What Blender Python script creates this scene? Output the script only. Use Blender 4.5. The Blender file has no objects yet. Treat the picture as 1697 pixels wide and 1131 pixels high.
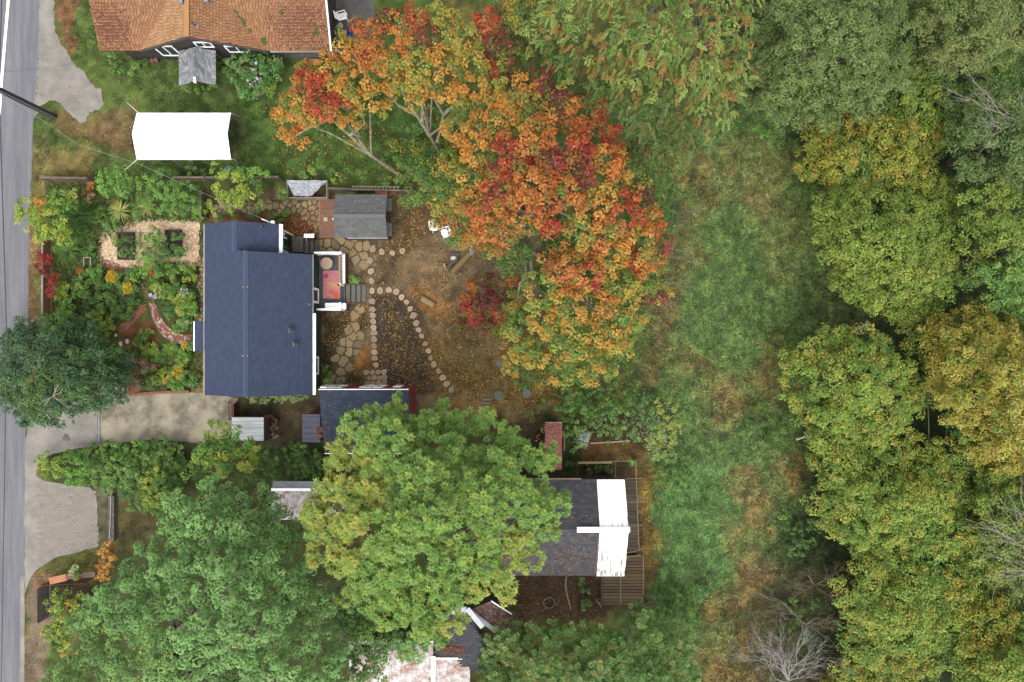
import bpy, bmesh, math, random
import numpy as np
from mathutils import Vector, Matrix

# ------------------------------------------------------------------ camera, sky, sun, exposure
scene = bpy.context.scene
H = 43.0            # drone height above the ground (m)
K = 0.038           # metres of ground per photo pixel
CX, CY = 848.5, 565.5
GAIN = 2.7          # how much brighter than its albedo a level white-lit surface is pictured

cam_d = bpy.data.cameras.new('drone_camera')
cam_d.sensor_width = 36.0
cam_d.lens = 36.0 * H / (1697 * K)
cam_d.clip_end = 3000.0
cam_d.clip_start = 0.5
cam = bpy.data.objects.new('drone_camera', cam_d)
scene.collection.objects.link(cam)
cam.location = (0, 0, H)
cam.rotation_euler = (0, 0, 0)
scene.camera = cam

SUN_EL, SUN_AZ = math.radians(60), math.radians(190)      # azimuth clockwise from +Y
world = bpy.data.worlds.new('World')
scene.world = world
world.use_nodes = True
wn, wl = world.node_tree.nodes, world.node_tree.links
wn.clear()
w_out = wn.new('ShaderNodeOutputWorld')
w_bg = wn.new('ShaderNodeBackground')
w_sky = wn.new('ShaderNodeTexSky')
w_sky.sky_type = 'NISHITA'
w_sky.sun_disc = False
w_sky.sun_elevation = SUN_EL
w_sky.sun_rotation = SUN_AZ
w_sky.dust_density = 3.0
w_hs = wn.new('ShaderNodeHueSaturation')
w_hs.inputs['Saturation'].default_value = 0.1              # overcast: a grey-white sky
wl.new(w_sky.outputs['Color'], w_hs.inputs['Color'])
wl.new(w_hs.outputs['Color'], w_bg.inputs['Color'])
w_bg.inputs['Strength'].default_value = 0.15
wl.new(w_bg.outputs['Background'], w_out.inputs['Surface'])

sun_d = bpy.data.lights.new('sun', 'SUN')
sun_d.energy = 0.55
sun_d.angle = math.radians(50)
sun_d.color = (1.0, 0.95, 0.88)
sun = bpy.data.objects.new('sun', sun_d)
scene.collection.objects.link(sun)
sd = Vector((math.sin(SUN_AZ) * math.cos(SUN_EL), math.cos(SUN_AZ) * math.cos(SUN_EL), math.sin(SUN_EL)))
sun.rotation_euler = sd.to_track_quat('Z', 'Y').to_euler()
sun.location = sd * 100

scene.view_settings.view_transform = 'Standard'
scene.view_settings.look = 'None'
scene.view_settings.gamma = 1.0
scene.view_settings.use_curve_mapping = False
scene.view_settings.exposure = 1.66
scene.cycles.max_bounces = 5
scene.cycles.diffuse_bounces = 4
scene.cycles.glossy_bounces = 2
scene.cycles.transmission_bounces = 3

# ------------------------------------------------------------------ helpers
R = random.Random(11)
rng = np.random.default_rng(11)
COL = scene.collection
WL = {}             # world position of every object's origin


def P(px, py, z=0.0):
    """World point that the drone sees at photo pixel (px, py) when it lies at height z."""
    s = K * (H - z) / H
    return Vector(((px - CX) * s, (CY - py) * s, z))


def lin(c):
    return tuple(((v / 255) / 12.92 if v <= 10 else (((v / 255) + 0.055) / 1.055) ** 2.4) for v in c)


def alb(c):
    """Reflectance of a surface whose fully lit picture colour is c."""
    return tuple(min(0.85, v / GAIN) for v in lin(c))


# -- materials
MATS = {}


def noisy(name, c1, c2=None, scale=6.0, rough=0.8, bump=0.0, bscale=40.0, detail=6.0, stretch=None, metal=0.0, lo=0.38, hi=0.62):
    if name in MATS:
        return MATS[name]
    m = bpy.data.materials.new(name)
    m.use_nodes = True
    n, l = m.node_tree.nodes, m.node_tree.links
    b = n['Principled BSDF']
    b.inputs['Roughness'].default_value = rough
    b.inputs['Metallic'].default_value = metal
    c2 = c2 or tuple(v * 0.8 for v in c1)
    geo = n.new('ShaderNodeNewGeometry')
    vec = geo.outputs['Position']
    if stretch:
        mp = n.new('ShaderNodeMapping')
        mp.inputs['Scale'].default_value = stretch
        l.new(vec, mp.inputs['Vector'])
        vec = mp.outputs['Vector']
    t = n.new('ShaderNodeTexNoise')
    t.inputs['Scale'].default_value = scale
    t.inputs['Detail'].default_value = detail
    t.inputs['Roughness'].default_value = 0.65
    l.new(vec, t.inputs['Vector'])
    rp = n.new('ShaderNodeValToRGB')
    rp.color_ramp.elements[0].position = lo
    rp.color_ramp.elements[1].position = hi
    rp.color_ramp.elements[0].color = (*c2, 1)
    rp.color_ramp.elements[1].color = (*c1, 1)
    l.new(t.outputs['Fac'], rp.inputs['Fac'])
    l.new(rp.outputs['Color'], b.inputs['Base Color'])
    if bump:
        t2 = n.new('ShaderNodeTexNoise')
        t2.inputs['Scale'].default_value = bscale
        t2.inputs['Detail'].default_value = 4
        l.new(vec, t2.inputs['Vector'])
        bp = n.new('ShaderNodeBump')
        bp.inputs['Strength'].default_value = bump
        bp.inputs['Distance'].default_value = 0.02
        l.new(t2.outputs['Fac'], bp.inputs['Height'])
        l.new(bp.outputs['Normal'], b.inputs['Normal'])
    MATS[name] = m
    return m


def attr_mat(name, rough=0.7, var=0.25, scale=25.0, transl=0.0, spec=0.3, bump=0.0):
    """Colour from the mesh's own pigment attribute, broken by fine noise."""
    if name in MATS:
        return MATS[name]
    m = bpy.data.materials.new(name)
    m.use_nodes = True
    n, l = m.node_tree.nodes, m.node_tree.links
    b = n['Principled BSDF']
    b.inputs['Roughness'].default_value = rough
    b.inputs['Specular IOR Level'].default_value = spec
    a = n.new('ShaderNodeAttribute')
    a.attribute_name = 'pigment'
    col = a.outputs['Color']
    if var:
        geo = n.new('ShaderNodeNewGeometry')
        t = n.new('ShaderNodeTexNoise')
        t.inputs['Scale'].default_value = scale
        t.inputs['Detail'].default_value = 8
        t.inputs['Roughness'].default_value = 0.75
        l.new(geo.outputs['Position'], t.inputs['Vector'])
        mr = n.new('ShaderNodeMapRange')
        mr.inputs['From Min'].default_value = 0.25
        mr.inputs['From Max'].default_value = 0.75
        mr.inputs['To Min'].default_value = 1 - var
        mr.inputs['To Max'].default_value = 1 + var
        l.new(t.outputs['Fac'], mr.inputs['Value'])
        vm = n.new('ShaderNodeVectorMath')
        vm.operation = 'SCALE'
        l.new(col, vm.inputs[0])
        l.new(mr.outputs['Result'], vm.inputs['Scale'])
        col = vm.outputs['Vector']
        if bump:
            bp = n.new('ShaderNodeBump')
            bp.inputs['Strength'].default_value = bump
            bp.inputs['Distance'].default_value = 0.03
            l.new(t.outputs['Fac'], bp.inputs['Height'])
            l.new(bp.outputs['Normal'], b.inputs['Normal'])
    l.new(col, b.inputs['Base Color'])
    if transl:
        tr = n.new('ShaderNodeBsdfTranslucent')
        l.new(col, tr.inputs['Color'])
        mx = n.new('ShaderNodeMixShader')
        mx.inputs['Fac'].default_value = transl
        l.new(b.outputs['BSDF'], mx.inputs[1])
        l.new(tr.outputs['BSDF'], mx.inputs[2])
        l.new(mx.outputs['Shader'], n['Material Output'].inputs['Surface'])
    MATS[name] = m
    return m


M_LEAF = attr_mat('leaf', rough=0.6, var=0.0, transl=0.35, spec=0.2)
M_SHING = attr_mat('shingle', rough=0.9, var=0.12, scale=14)
M_STONE = attr_mat('stone', rough=0.85, var=0.2, scale=9, bump=0.3)
M_WOODP = attr_mat('weathered_wood', rough=0.8, var=0.2, scale=12)
M_WHITE = noisy('white_paint', (0.80, 0.80, 0.79), (0.72, 0.72, 0.71), 3, 0.5)
M_GREEN = noisy('green_siding', alb((42, 88, 70)), alb((34, 76, 60)), 3, 0.6)
M_BROWNW = noisy('dark_brown_siding', alb((74, 66, 64)), alb((62, 55, 53)), 3, 0.7)
M_GLASS = noisy('window_glass', (0.02, 0.025, 0.03), (0.03, 0.035, 0.04), 1, 0.05)
M_BARK = noisy('grey_bark', alb((140, 128, 105)), alb((100, 92, 75)), 5, 0.9, 0.4)
M_BARKP = noisy('pale_bark', alb((190, 180, 150)), alb((130, 120, 95)), 6, 0.9, 0.3)
M_BARKD = noisy('dead_twig', alb((195, 190, 175)), alb((150, 142, 125)), 4, 0.9)
M_CEDARW = noisy('red_brown_timber', alb((150, 105, 70)), alb((120, 80, 55)), 5, 0.75, stretch=(6, 1, 1))
M_TAN = noisy('tan_timber', alb((205, 165, 115)), alb((180, 140, 95)), 5, 0.7)
M_DARK = noisy('black_metal', (0.02, 0.02, 0.022), (0.03, 0.03, 0.03), 4, 0.5)
M_GREYW = noisy('grey_timber', alb((128, 124, 114)), alb((100, 96, 88)), 6, 0.85, 0.2)
M_GALV = noisy('galvanised_metal', alb((190, 195, 200)), alb((165, 170, 176)), 3, 0.45, metal=0.3)


# -- properties
def tag(o, label=None, cat=None, group=None, kind=None):
    if label: o['label'] = label
    if cat: o['category'] = cat
    if group: o['group'] = group
    if kind: o['kind'] = kind
    return o


def thing(name, label, cat, base, group=None):
    o = bpy.data.objects.new(name, None)
    o.empty_display_size = 0.2
    COL.objects.link(o)
    o.location = base
    WL[o.name] = Vector(base)
    return tag(o, label, cat, group)


def link_mesh(name, me, mats, parent=None, base=None):
    o = bpy.data.objects.new(name, me)
    COL.objects.link(o)
    for m in (mats if isinstance(mats, (list, tuple)) else [mats]):
        me.materials.append(m)
    if parent is not None:
        o.parent = parent
        WL[o.name] = WL[parent.name].copy()
    else:
        o.location = base or (0, 0, 0)
        WL[o.name] = Vector(base or (0, 0, 0))
    return o


def unit(v):
    v = np.asarray(v, float)
    return v / np.maximum(np.linalg.norm(v, axis=-1, keepdims=True), 1e-9)


class MB:
    """Collects simple solids in world coordinates and links them as one mesh object."""
    def __init__(self):
        self.v, self.f, self.c, self.m = [], [], [], []

    def add(self, vs, fs, c=None, m=0):
        o = len(self.v)
        self.v += [tuple(x) for x in vs]
        for f in fs:
            self.f.append(tuple(o + i for i in f))
            self.c.append(c)
            self.m.append(m)
        return self

    def box(self, x0, x1, y0, y1, z0, z1, c=None, m=0):
        x0, x1 = min(x0, x1), max(x0, x1)
        y0, y1 = min(y0, y1), max(y0, y1)
        v = [(x0, y0, z0), (x1, y0, z0), (x1, y1, z0), (x0, y1, z0), (x0, y0, z1), (x1, y0, z1), (x1, y1, z1), (x0, y1, z1)]
        return self.add(v, [(3, 2, 1, 0), (4, 5, 6, 7), (0, 1, 5, 4), (1, 2, 6, 5), (2, 3, 7, 6), (3, 0, 4, 7)], c, m)

    def bar(self, a, b, w, h, c=None, m=0, up=(0, 0, 1)):
        """Rectangular bar from a to b, w wide across, h tall along up."""
        a, b = Vector(a), Vector(b)
        d = (b - a).normalized()
        u = Vector(up)
        s = d.cross(u)
        if s.length < 1e-4:
            s = d.cross(Vector((1, 0, 0)))
        s.normalize()
        u = s.cross(d).normalized()
        s, u = s * w / 2, u * h / 2
        v = [a - s - u, a + s - u, a + s + u, a - s + u, b - s - u, b + s - u, b + s + u, b - s + u]
        return self.add(v, [(0, 1, 2, 3), (7, 6, 5, 4), (4, 5, 1, 0), (5, 6, 2, 1), (6, 7, 3, 2), (7, 4, 0, 3)], c, m)

    def tube(self, pts, rad, n=6, c=None, m=0, cap=True):
        pts = [Vector(p) for p in pts]
        if not isinstance(rad, (list, tuple)):
            rad = [rad] * len(pts)
        o = len(self.v)
        for i, p in enumerate(pts):
            d = (pts[min(i + 1, len(pts) - 1)] - pts[max(i - 1, 0)])
            d = d.normalized() if d.length > 1e-6 else Vector((0, 0, 1))
            s = d.cross(Vector((0.13, 0.31, 1)) if abs(d.z) < 0.9 else Vector((1, 0.2, 0))).normalized()
            u = s.cross(d)
            for k in range(n):
                t = 2 * math.pi * k / n
                self.v.append(tuple(p + (s * math.cos(t) + u * math.sin(t)) * rad[i]))
        for i in range(len(pts) - 1):
            for k in range(n):
                a, b = o + i * n + k, o + i * n + (k + 1) % n
                self.f.append((a, b, b + n, a + n)); self.c.append(c); self.m.append(m)
        if cap:
            self.f.append(tuple(o + k for k in range(n - 1, -1, -1))); self.c.append(c); self.m.append(m)
            e = o + (len(pts) - 1) * n
            self.f.append(tuple(e + k for k in range(n))); self.c.append(c); self.m.append(m)
        return self

    def prism(self, top, th, c=None, m=0, mside=None, down=(0, 0, -1)):
        """Slab with the polygon `top` (counter-clockwise from above) as its upper face."""
        top = [Vector(p) for p in top]
        dn = Vector(down) * th
        n = len(top)
        self.add(top + [p + dn for p in top], [tuple(range(n)), tuple(range(2 * n - 1, n - 1, -1))], c, m)
        o = len(self.v) - 2 * n
        for k in range(n):
            j = (k + 1) % n
            self.f.append((o + k, o + n + k, o + n + j, o + j)); self.c.append(c); self.m.append(m if mside is None else mside)
        return self

    def disc(self, c0, r, z0, z1, n=14, c=None, m=0, wob=0.0, mside=None):
        ring = []
        ph = R.random() * 6.28
        for k in range(n):
            t = 2 * math.pi * k / n
            q = r * (1 + wob * math.sin(2 * t + ph) + R.uniform(-wob, wob) * 0.6)
            ring.append(Vector((c0[0] + q * math.cos(t), c0[1] + q * math.sin(t), z1)))
        return self.prism(ring, z1 - z0, c, m, mside)

    def build(self, name, mats, parent=None, base=None, smooth=False, kind=None, label=None):
        off = WL[parent.name] if parent is not None else Vector(base or (0, 0, 0))
        me = bpy.data.meshes.new(name)
        v = np.array(self.v, float) - np.array(off)
        me.from_pydata(v.tolist(), [], self.f)
        if any(self.m):
            me.polygons.foreach_set('material_index', self.m)
        if any(c is not None for c in self.c):
            at = me.attributes.new('pigment', 'FLOAT_COLOR', 'FACE')
            at.data.foreach_set('color', np.array([(*(c or (0.3, 0.3, 0.3)), 1) for c in self.c], np.float32).ravel())
        if smooth:
            me.polygons.foreach_set('use_smooth', [True] * len(me.polygons))
        o = link_mesh(name, me, mats, parent, base)
        if kind: o['kind'] = kind
        if label: o['label'] = label
        return o


def quads_object(name, V, C, mat, parent=None, base=None, kind=None):
    """V: (N,4,3) world corners, C: (N,3) pigment."""
    off = WL[parent.name] if parent is not None else Vector(base or (0, 0, 0))
    N = len(V)
    me = bpy.data.meshes.new(name)
    me.vertices.add(4 * N)
    me.vertices.foreach_set('co', (V - np.array(off)).astype(np.float32).ravel())
    me.loops.add(4 * N)
    me.loops.foreach_set('vertex_index', np.arange(4 * N, dtype=np.int32))
    me.polygons.add(N)
    me.polygons.foreach_set('loop_start', np.arange(0, 4 * N, 4, dtype=np.int32))
    me.polygons.foreach_set('loop_total', np.full(N, 4, np.int32))
    at = me.attributes.new('pigment', 'FLOAT_COLOR', 'FACE')
    at.data.foreach_set('color', np.concatenate([C, np.ones((N, 1))], 1).astype(np.float32).ravel())
    me.update(calc_edges=True)
    o = link_mesh(name, me, mat, parent, base)
    if kind: o['kind'] = kind
    return o


def leaf_quads(pos, d, nrm, L, W, fold=0.25, droop=0.1):
    """Folded leaf blades: base, side, tip, side."""
    d = unit(d)
    s = unit(np.cross(nrm, d))
    n = np.cross(d, s)
    L = np.broadcast_to(np.asarray(L, float), (len(pos),))[:, None]
    W = np.broadcast_to(np.asarray(W, float), (len(pos),))[:, None]
    mid = pos + d * L * 0.45
    a = pos
    b = mid + s * W * 0.5 + n * W * fold
    c = pos + d * L - n * L * droop
    e = mid - s * W * 0.5 + n * W * fold
    return np.stack([a, b, c, e], 1)


# -- noise and pixel-space masks for the ground's soil and grass cover
_LAT = np.random.default_rng(5).random((64, 64))


def vnoise(x, y):
    xi, yi = np.floor(x).astype(int), np.floor(y).astype(int)
    fx, fy = x - xi, y - yi
    fx, fy = fx * fx * (3 - 2 * fx), fy * fy * (3 - 2 * fy)
    g = lambda a, b: _LAT[a % 64, b % 64]
    return (g(xi, yi) * (1 - fx) + g(xi + 1, yi) * fx) * (1 - fy) + (g(xi, yi + 1) * (1 - fx) + g(xi + 1, yi + 1) * fx) * fy


def fbm(x, y, scale, seed=0, octv=4):
    v, a, t = 0.0, 1.0, 0.0
    for i in range(octv):
        v = v + a * vnoise(x / scale + seed * 7.3 + i * 17.1, y / scale + seed * 3.1 + i * 5.7)
        t += a
        a *= 0.55
        scale /= 2.1
    return v / t


def sdist(poly, x, y):
    """Signed distance in pixels to a polygon, positive inside."""
    p = np.array(poly, float)
    q = np.roll(p, -1, 0)
    ins = np.zeros(x.shape, bool)
    best = np.full(x.shape, 1e9)
    for (x0, y0), (x1, y1) in zip(p, q):
        dx, dy = x1 - x0, y1 - y0
        t = np.clip(((x - x0) * dx + (y - y0) * dy) / (dx * dx + dy * dy + 1e-9), 0, 1)
        best = np.minimum(best, np.hypot(x - x0 - t * dx, y - y0 - t * dy))
        c = (y0 > y) != (y1 > y)
        with np.errstate(divide='ignore', invalid='ignore'):
            ins ^= c & (x < (x1 - x0) * (y - y0) / (y1 - y0 + 1e-12) + x0)
    return np.where(ins, best, -best)


def sstep(a, b, v):
    t = np.clip((v - a) / (b - a), 0, 1)
    return t * t * (3 - 2 * t)


def inside(poly, x, y):
    return bool(sdist(poly, np.array([float(x)]), np.array([float(y)]))[0] > 0)

# ------------------------------------------------------------------ ground
G_LAYERS = [
    # polygon (photo pixels), colour, edge softness, edge noise, noise scale, opacity
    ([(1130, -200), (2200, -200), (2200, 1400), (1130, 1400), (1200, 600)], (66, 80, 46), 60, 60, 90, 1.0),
    ([(900, 200), (1300, 180), (1420, 420), (1440, 560), (1330, 640), (1330, 800), (1230, 1000), (1130, 1160), (1000, 1000), (1060, 700), (1050, 450)], (104, 128, 72), 25, 40, 60, 1.0),
    ([(1080, 260), (1260, 250), (1270, 340), (1130, 340)], (146, 118, 76), 30, 60, 40, 0.75),
    ([(1235, 250), (1330, 250), (1345, 470), (1300, 480), (1250, 340)], (136, 128, 80), 25, 40, 40, 0.7),
    ([(1120, 360), (1175, 350), (1180, 440), (1130, 450)], (140, 106, 68), 20, 30, 30, 0.8),
    ([(1060, 480), (1130, 470), (1140, 620), (1070, 640)], (126, 104, 66), 20, 40, 40, 0.8),
    ([(1150, 600), (1280, 590), (1290, 700), (1180, 720)], (148, 118, 76), 30, 60, 35, 0.7),
    ([(1330, 470), (1440, 470), (1440, 560), (1340, 600)], (92, 96, 58), 30, 30, 40, 0.8),
    ([(1070, 760), (1230, 740), (1220, 990), (1110, 1040), (1060, 960)], (101, 137, 77), 25, 40, 40, 0.9),
    ([(1205, 770), (1270, 770), (1275, 980), (1215, 1010)], (160, 132, 84), 20, 40, 26, 0.9),
    ([(1290, 760), (1350, 740), (1345, 830), (1290, 840)], (160, 122, 76), 20, 30, 26, 0.8),
    ([(1160, 990), (1260, 960), (1270, 1160), (1160, 1160)], (158, 126, 78), 25, 40, 40, 0.85),
    ([(1260, 950), (1390, 930), (1420, 1160), (1250, 1160)], (104, 90, 66), 25, 40, 40, 0.9),
    # front lawns, north lawn
    ([(-200, -200), (700, -200), (700, 330), (360, 310), (80, 300), (50, 300), (60, -200)], (102, 120, 62), 20, 20, 50, 1.0),
    ([(400, 180), (720, 150), (740, 300), (400, 300)], (92, 120, 58), 30, 30, 50, 0.9),
    ([(85, 0), (128, 0), (122, 60), (118, 95), (95, 60)], (150, 108, 78), 9, 14, 16, 0.95),
    ([(90, 170), (150, 195), (210, 230), (190, 250), (130, 230), (90, 205)], (150, 116, 80), 8, 16, 18, 0.7),
    ([(70, 240), (160, 250), (150, 310), (70, 320)], (150, 124, 80), 14, 26, 22, 0.7),
    ([(150, 190), (225, 170), (240, 260), (200, 255), (160, 215)], (136, 112, 80), 12, 18, 16, 0.85),
    ([(375, 183), (402, 186), (402, 262), (375, 266)], (98, 100, 70), 8, 6, 14, 0.6),  # carport canopy's shade painted into the lawn colour along its east end
    ([(48, 250), (78, 250), (80, 640), (44, 640)], (140, 128, 78), 7, 14, 22, 0.8),
    ([(40, 380), (62, 380), (60, 640), (40, 640)], (158, 124, 92), 7, 10, 18, 0.8),
    # planted front garden
    ([(85, 310), (345, 310), (345, 660), (85, 660)], (98, 106, 60), 10, 12, 30, 1.0),
    ([(85, 400), (180, 400), (140, 450), (140, 560), (90, 540)], (124, 84, 56), 10, 16, 16, 0.8),
    ([(195, 545), (250, 525), (265, 570), (225, 575), (200, 572)], (140, 96, 66), 6, 8, 12, 0.95),
    ([(250, 590), (345, 590), (345, 640), (250, 640)], (150, 122, 78), 10, 14, 16, 0.6),
    ([(326, 430), (345, 430), (345, 660), (326, 660)], (150, 124, 92), 5, 6, 12, 0.9),
    # back garden: bare soil, bark, sand
    ([(330, 318), (860, 318), (900, 420), (920, 690), (640, 690), (520, 660), (400, 420), (340, 365)], (142, 122, 96), 16, 24, 40, 1.0),
    ([(340, 330), (550, 330), (550, 400), (460, 400), (340, 370)], (130, 98, 66), 6, 10, 20, 1.0),
    ([(472, 362), (532, 358), (536, 394), (476, 394)], (134, 76, 56), 8, 10, 14, 0.9),
    ([(524, 318), (560, 318), (556, 398), (528, 398)], (120, 84, 58), 6, 8, 14, 0.8),
    ([(655, 330), (740, 330), (720, 400), (650, 440)], (112, 92, 70), 12, 24, 26, 0.8),
    ([(628, 400), (690, 405), (660, 470), (628, 480)], (102, 86, 66), 12, 18, 20, 0.7),
    ([(655, 425), (740, 420), (735, 480), (670, 480)], (158, 130, 96), 14, 26, 26, 0.8),
    ([(680, 480), (745, 495), (745, 535), (690, 520)], (184, 132, 78), 10, 18, 20, 0.8),
    ([(620, 490), (660, 488), (690, 540), (725, 610), (735, 650), (625, 650)], (92, 81, 70), 6, 8, 20, 0.97),
    ([(660, 486), (690, 505), (722, 570), (765, 650), (748, 652), (700, 575), (668, 510)], (98, 84, 72), 5, 6, 14, 0.9),
    ([(535, 520), (610, 520), (600, 640), (535, 640)], (92, 78, 54), 8, 14, 16, 0.9),
    ([(590, 572), (618, 572), (620, 612), (588, 614)], (172, 122, 70), 7, 8, 12, 0.9),
    ([(700, 560), (900, 560), (920, 680), (740, 690)], (146, 120, 76), 20, 30, 30, 0.85),
    ([(750, 560), (800, 560), (790, 610), (750, 610)], (116, 104, 78), 14, 16, 24, 0.7),
    # south: leafy yard of the lower house
    ([(800, 690), (1075, 690), (1080, 1010), (820, 1060)], (90, 76, 56), 12, 16, 30, 1.0),
    ([(960, 735), (1075, 735), (1075, 765), (960, 765)], (128, 104, 62), 8, 14, 18, 0.85),
    ([(1050, 770), (1085, 770), (1085, 960), (1058, 960)], (150, 126, 66), 8, 12, 18, 0.85),
    ([(900, 690), (960, 690), (960, 800), (930, 800)], (78, 92, 52), 8, 14, 18, 0.9),
    ([(850, 955), (1000, 955), (1000, 1030), (860, 1030)], (88, 72, 54), 8, 14, 24, 1.0),
    # south of the driveway
    ([(60, 720), (580, 720), (620, 1140), (100, 1140), (190, 880), (170, 810), (70, 790)], (84, 90, 56), 6, 8, 24, 1.0),
    ([(158, 805), (200, 815), (200, 900), (158, 910)], (112, 106, 86), 6, 8, 16, .95),
    ([(180, 830), (265, 850), (270, 910), (185, 920)], (106, 96, 62), 10, 14, 18, 0.9),
    ([(390, 655), (530, 655), (535, 735), (390, 735)], (118, 104, 80), 5, 8, 24, 1.0),
    ([(395, 665), (460, 668), (460, 700), (395, 695)], (74, 70, 52), 8, 10, 14, 0.8),
    ([(48, 930), (160, 915), (160, 960), (75, 965)], (120, 116, 66), 7, 10, 14, 1.0),
    ([(40, 950), (85, 950), (80, 1140), (40, 1140)], (140, 122, 100), 8, 12, 22, 1.0),
    ([(55, 950), (78, 950), (76, 975), (56, 975)], (150, 100, 58), 5, 6, 8, 0.8),
    ([(85, 965), (165, 968), (165, 1030), (82, 1010)], (66, 56, 44), 6, 8, 12, 0.9),
]


def ground_rgb(x, y):
    """Lit picture colour of the bare ground at photo pixels x, y (numpy arrays)."""
    n1 = fbm(x, y, 34, 1)
    col = np.empty(x.shape + (3,))
    x0_, y0_ = x, y
    wa = np.where(x0_ > 1050, 1.0, .3)
    x = x0_ + wa * (60 * (fbm(x0_, y0_, 50, 21) - .5) + 24 * (fbm(x0_, y0_, 14, 22) - .5))
    y = y0_ + wa * (60 * (fbm(x0_, y0_, 50, 23) - .5) + 24 * (fbm(x0_, y0_, 14, 24) - .5))
    mead = sstep(1000, 1120, x0_)
    a, b = np.array([88, 108, 54.]), np.array([122, 116, 66.])
    col[:] = a + (b - a) * sstep(0.42, 0.62, n1)[..., None]
    for i, (poly, c, soft, na, ns, op) in enumerate(G_LAYERS):
        bb = np.array(poly)
        pad = soft + na + 5
        sel = (x > bb[:, 0].min() - pad) & (x < bb[:, 0].max() + pad) & (y > bb[:, 1].min() - pad) & (y < bb[:, 1].max() + pad)
        if not sel.any():
            continue
        xs, ys = x[sel], y[sel]
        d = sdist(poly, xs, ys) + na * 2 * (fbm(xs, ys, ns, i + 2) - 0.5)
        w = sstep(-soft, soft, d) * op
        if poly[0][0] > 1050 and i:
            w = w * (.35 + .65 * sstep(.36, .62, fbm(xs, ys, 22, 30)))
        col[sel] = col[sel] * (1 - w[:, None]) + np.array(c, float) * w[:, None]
    v = 0.62 + 0.76 * fbm(x0_, y0_, 10, 3, 4)
    return col * v[..., None]


def alb_np(c):
    c = np.clip(c, 0, 255) / 255
    return np.minimum(0.85, np.where(c <= 0.04045, c / 12.92, ((c + 0.055) / 1.055) ** 2.4) / GAIN)


def make_ground():
    fx = np.arange(-36, 36.01, 0.17)
    fy = np.arange(-26, 26.01, 0.17)
    far = [60, 110, 250, 900]
    xs = np.concatenate([[-36 - f for f in far[::-1]], fx, [36 + f for f in far]])
    ys = np.concatenate([[-26 - f for f in far[::-1]], fy, [26 + f for f in far]])
    X, Y = np.meshgrid(xs, ys)
    px, py = CX + X / K, CY - Y / K
    far_w = sstep(0, 3, np.maximum(np.abs(X) - 33.5, np.abs(Y) - 23.5))[..., None]
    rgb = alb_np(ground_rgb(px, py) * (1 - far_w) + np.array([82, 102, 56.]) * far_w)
    nx, ny = len(xs), len(ys)
    co = np.stack([X, Y, np.zeros_like(X)], -1).reshape(-1, 3)
    i = np.arange(nx * ny).reshape(ny, nx)
    q = np.stack([i[:-1, :-1], i[:-1, 1:], i[1:, 1:], i[1:, :-1]], -1).reshape(-1, 4)
    me = bpy.data.meshes.new('ground')
    me.vertices.add(len(co)); me.vertices.foreach_set('co', co.astype(np.float32).ravel())
    me.loops.add(q.size); me.loops.foreach_set('vertex_index', q.astype(np.int32).ravel())
    me.polygons.add(len(q))
    me.polygons.foreach_set('loop_start', np.arange(0, q.size, 4, dtype=np.int32))
    me.polygons.foreach_set('loop_total', np.full(len(q), 4, np.int32))
    at = me.attributes.new('pigment', 'FLOAT_COLOR', 'POINT')
    at.data.foreach_set('color', np.concatenate([rgb.reshape(-1, 3), np.ones((nx * ny, 1))], 1).astype(np.float32).ravel())
    me.update(calc_edges=True)
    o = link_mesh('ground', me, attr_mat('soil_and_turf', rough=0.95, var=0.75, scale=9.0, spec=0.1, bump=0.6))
    tag(o, kind='structure')


make_ground()


def sheet(name, pts, z, mat, jit=0.0, kind='structure', parent=None, step=8.0):
    """Flat sheet with the outline pts (photo pixels), its edge roughened by jit pixels."""
    out = []
    for (x0, y0), (x1, y1) in zip(pts, pts[1:] + pts[:1]):
        n = max(1, int(math.hypot(x1 - x0, y1 - y0) / step))
        for k in range(n):
            t = k / n
            out.append((x0 + (x1 - x0) * t + R.uniform(-jit, jit), y0 + (y1 - y0) * t + R.uniform(-jit, jit)))
    v = [P(x, y, 0) for x, y in out]
    area = sum(a.x * b.y - b.x * a.y for a, b in zip(v, v[1:] + v[:1]))
    if area < 0:
        v.reverse()
    for p in v:
        p.z = z
    mb = MB()
    mb.add(v, [tuple(range(len(v)))])
    return mb.build(name, mat, parent, kind=kind)


M_ASPH = noisy('worn_asphalt', alb((146, 146, 152)), alb((122, 122, 129)), 1.5, 0.9, 0.35, 60, stretch=(1.4, 0.1, 1), detail=9)
M_CONC = noisy('weathered_concrete', alb((182, 174, 164)), alb((152, 146, 138)), 0.9, 0.9, 0.3, 40)
M_CONC2 = noisy('paved_apron', alb((172, 160, 148)), alb((150, 140, 130)), 1.1, 0.9, 0.3, 40)
M_GRAV = noisy('driveway_gravel', alb((204, 192, 166)), alb((140, 131, 112)), 0.8, 0.95, 0.7, 30, detail=12, lo=.4, hi=.6)
M_CHIP = noisy('wood_chips', (.56, .42, .29), (.46, .31, .20), 9, 0.9, 0.4, 30, detail=8)

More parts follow.
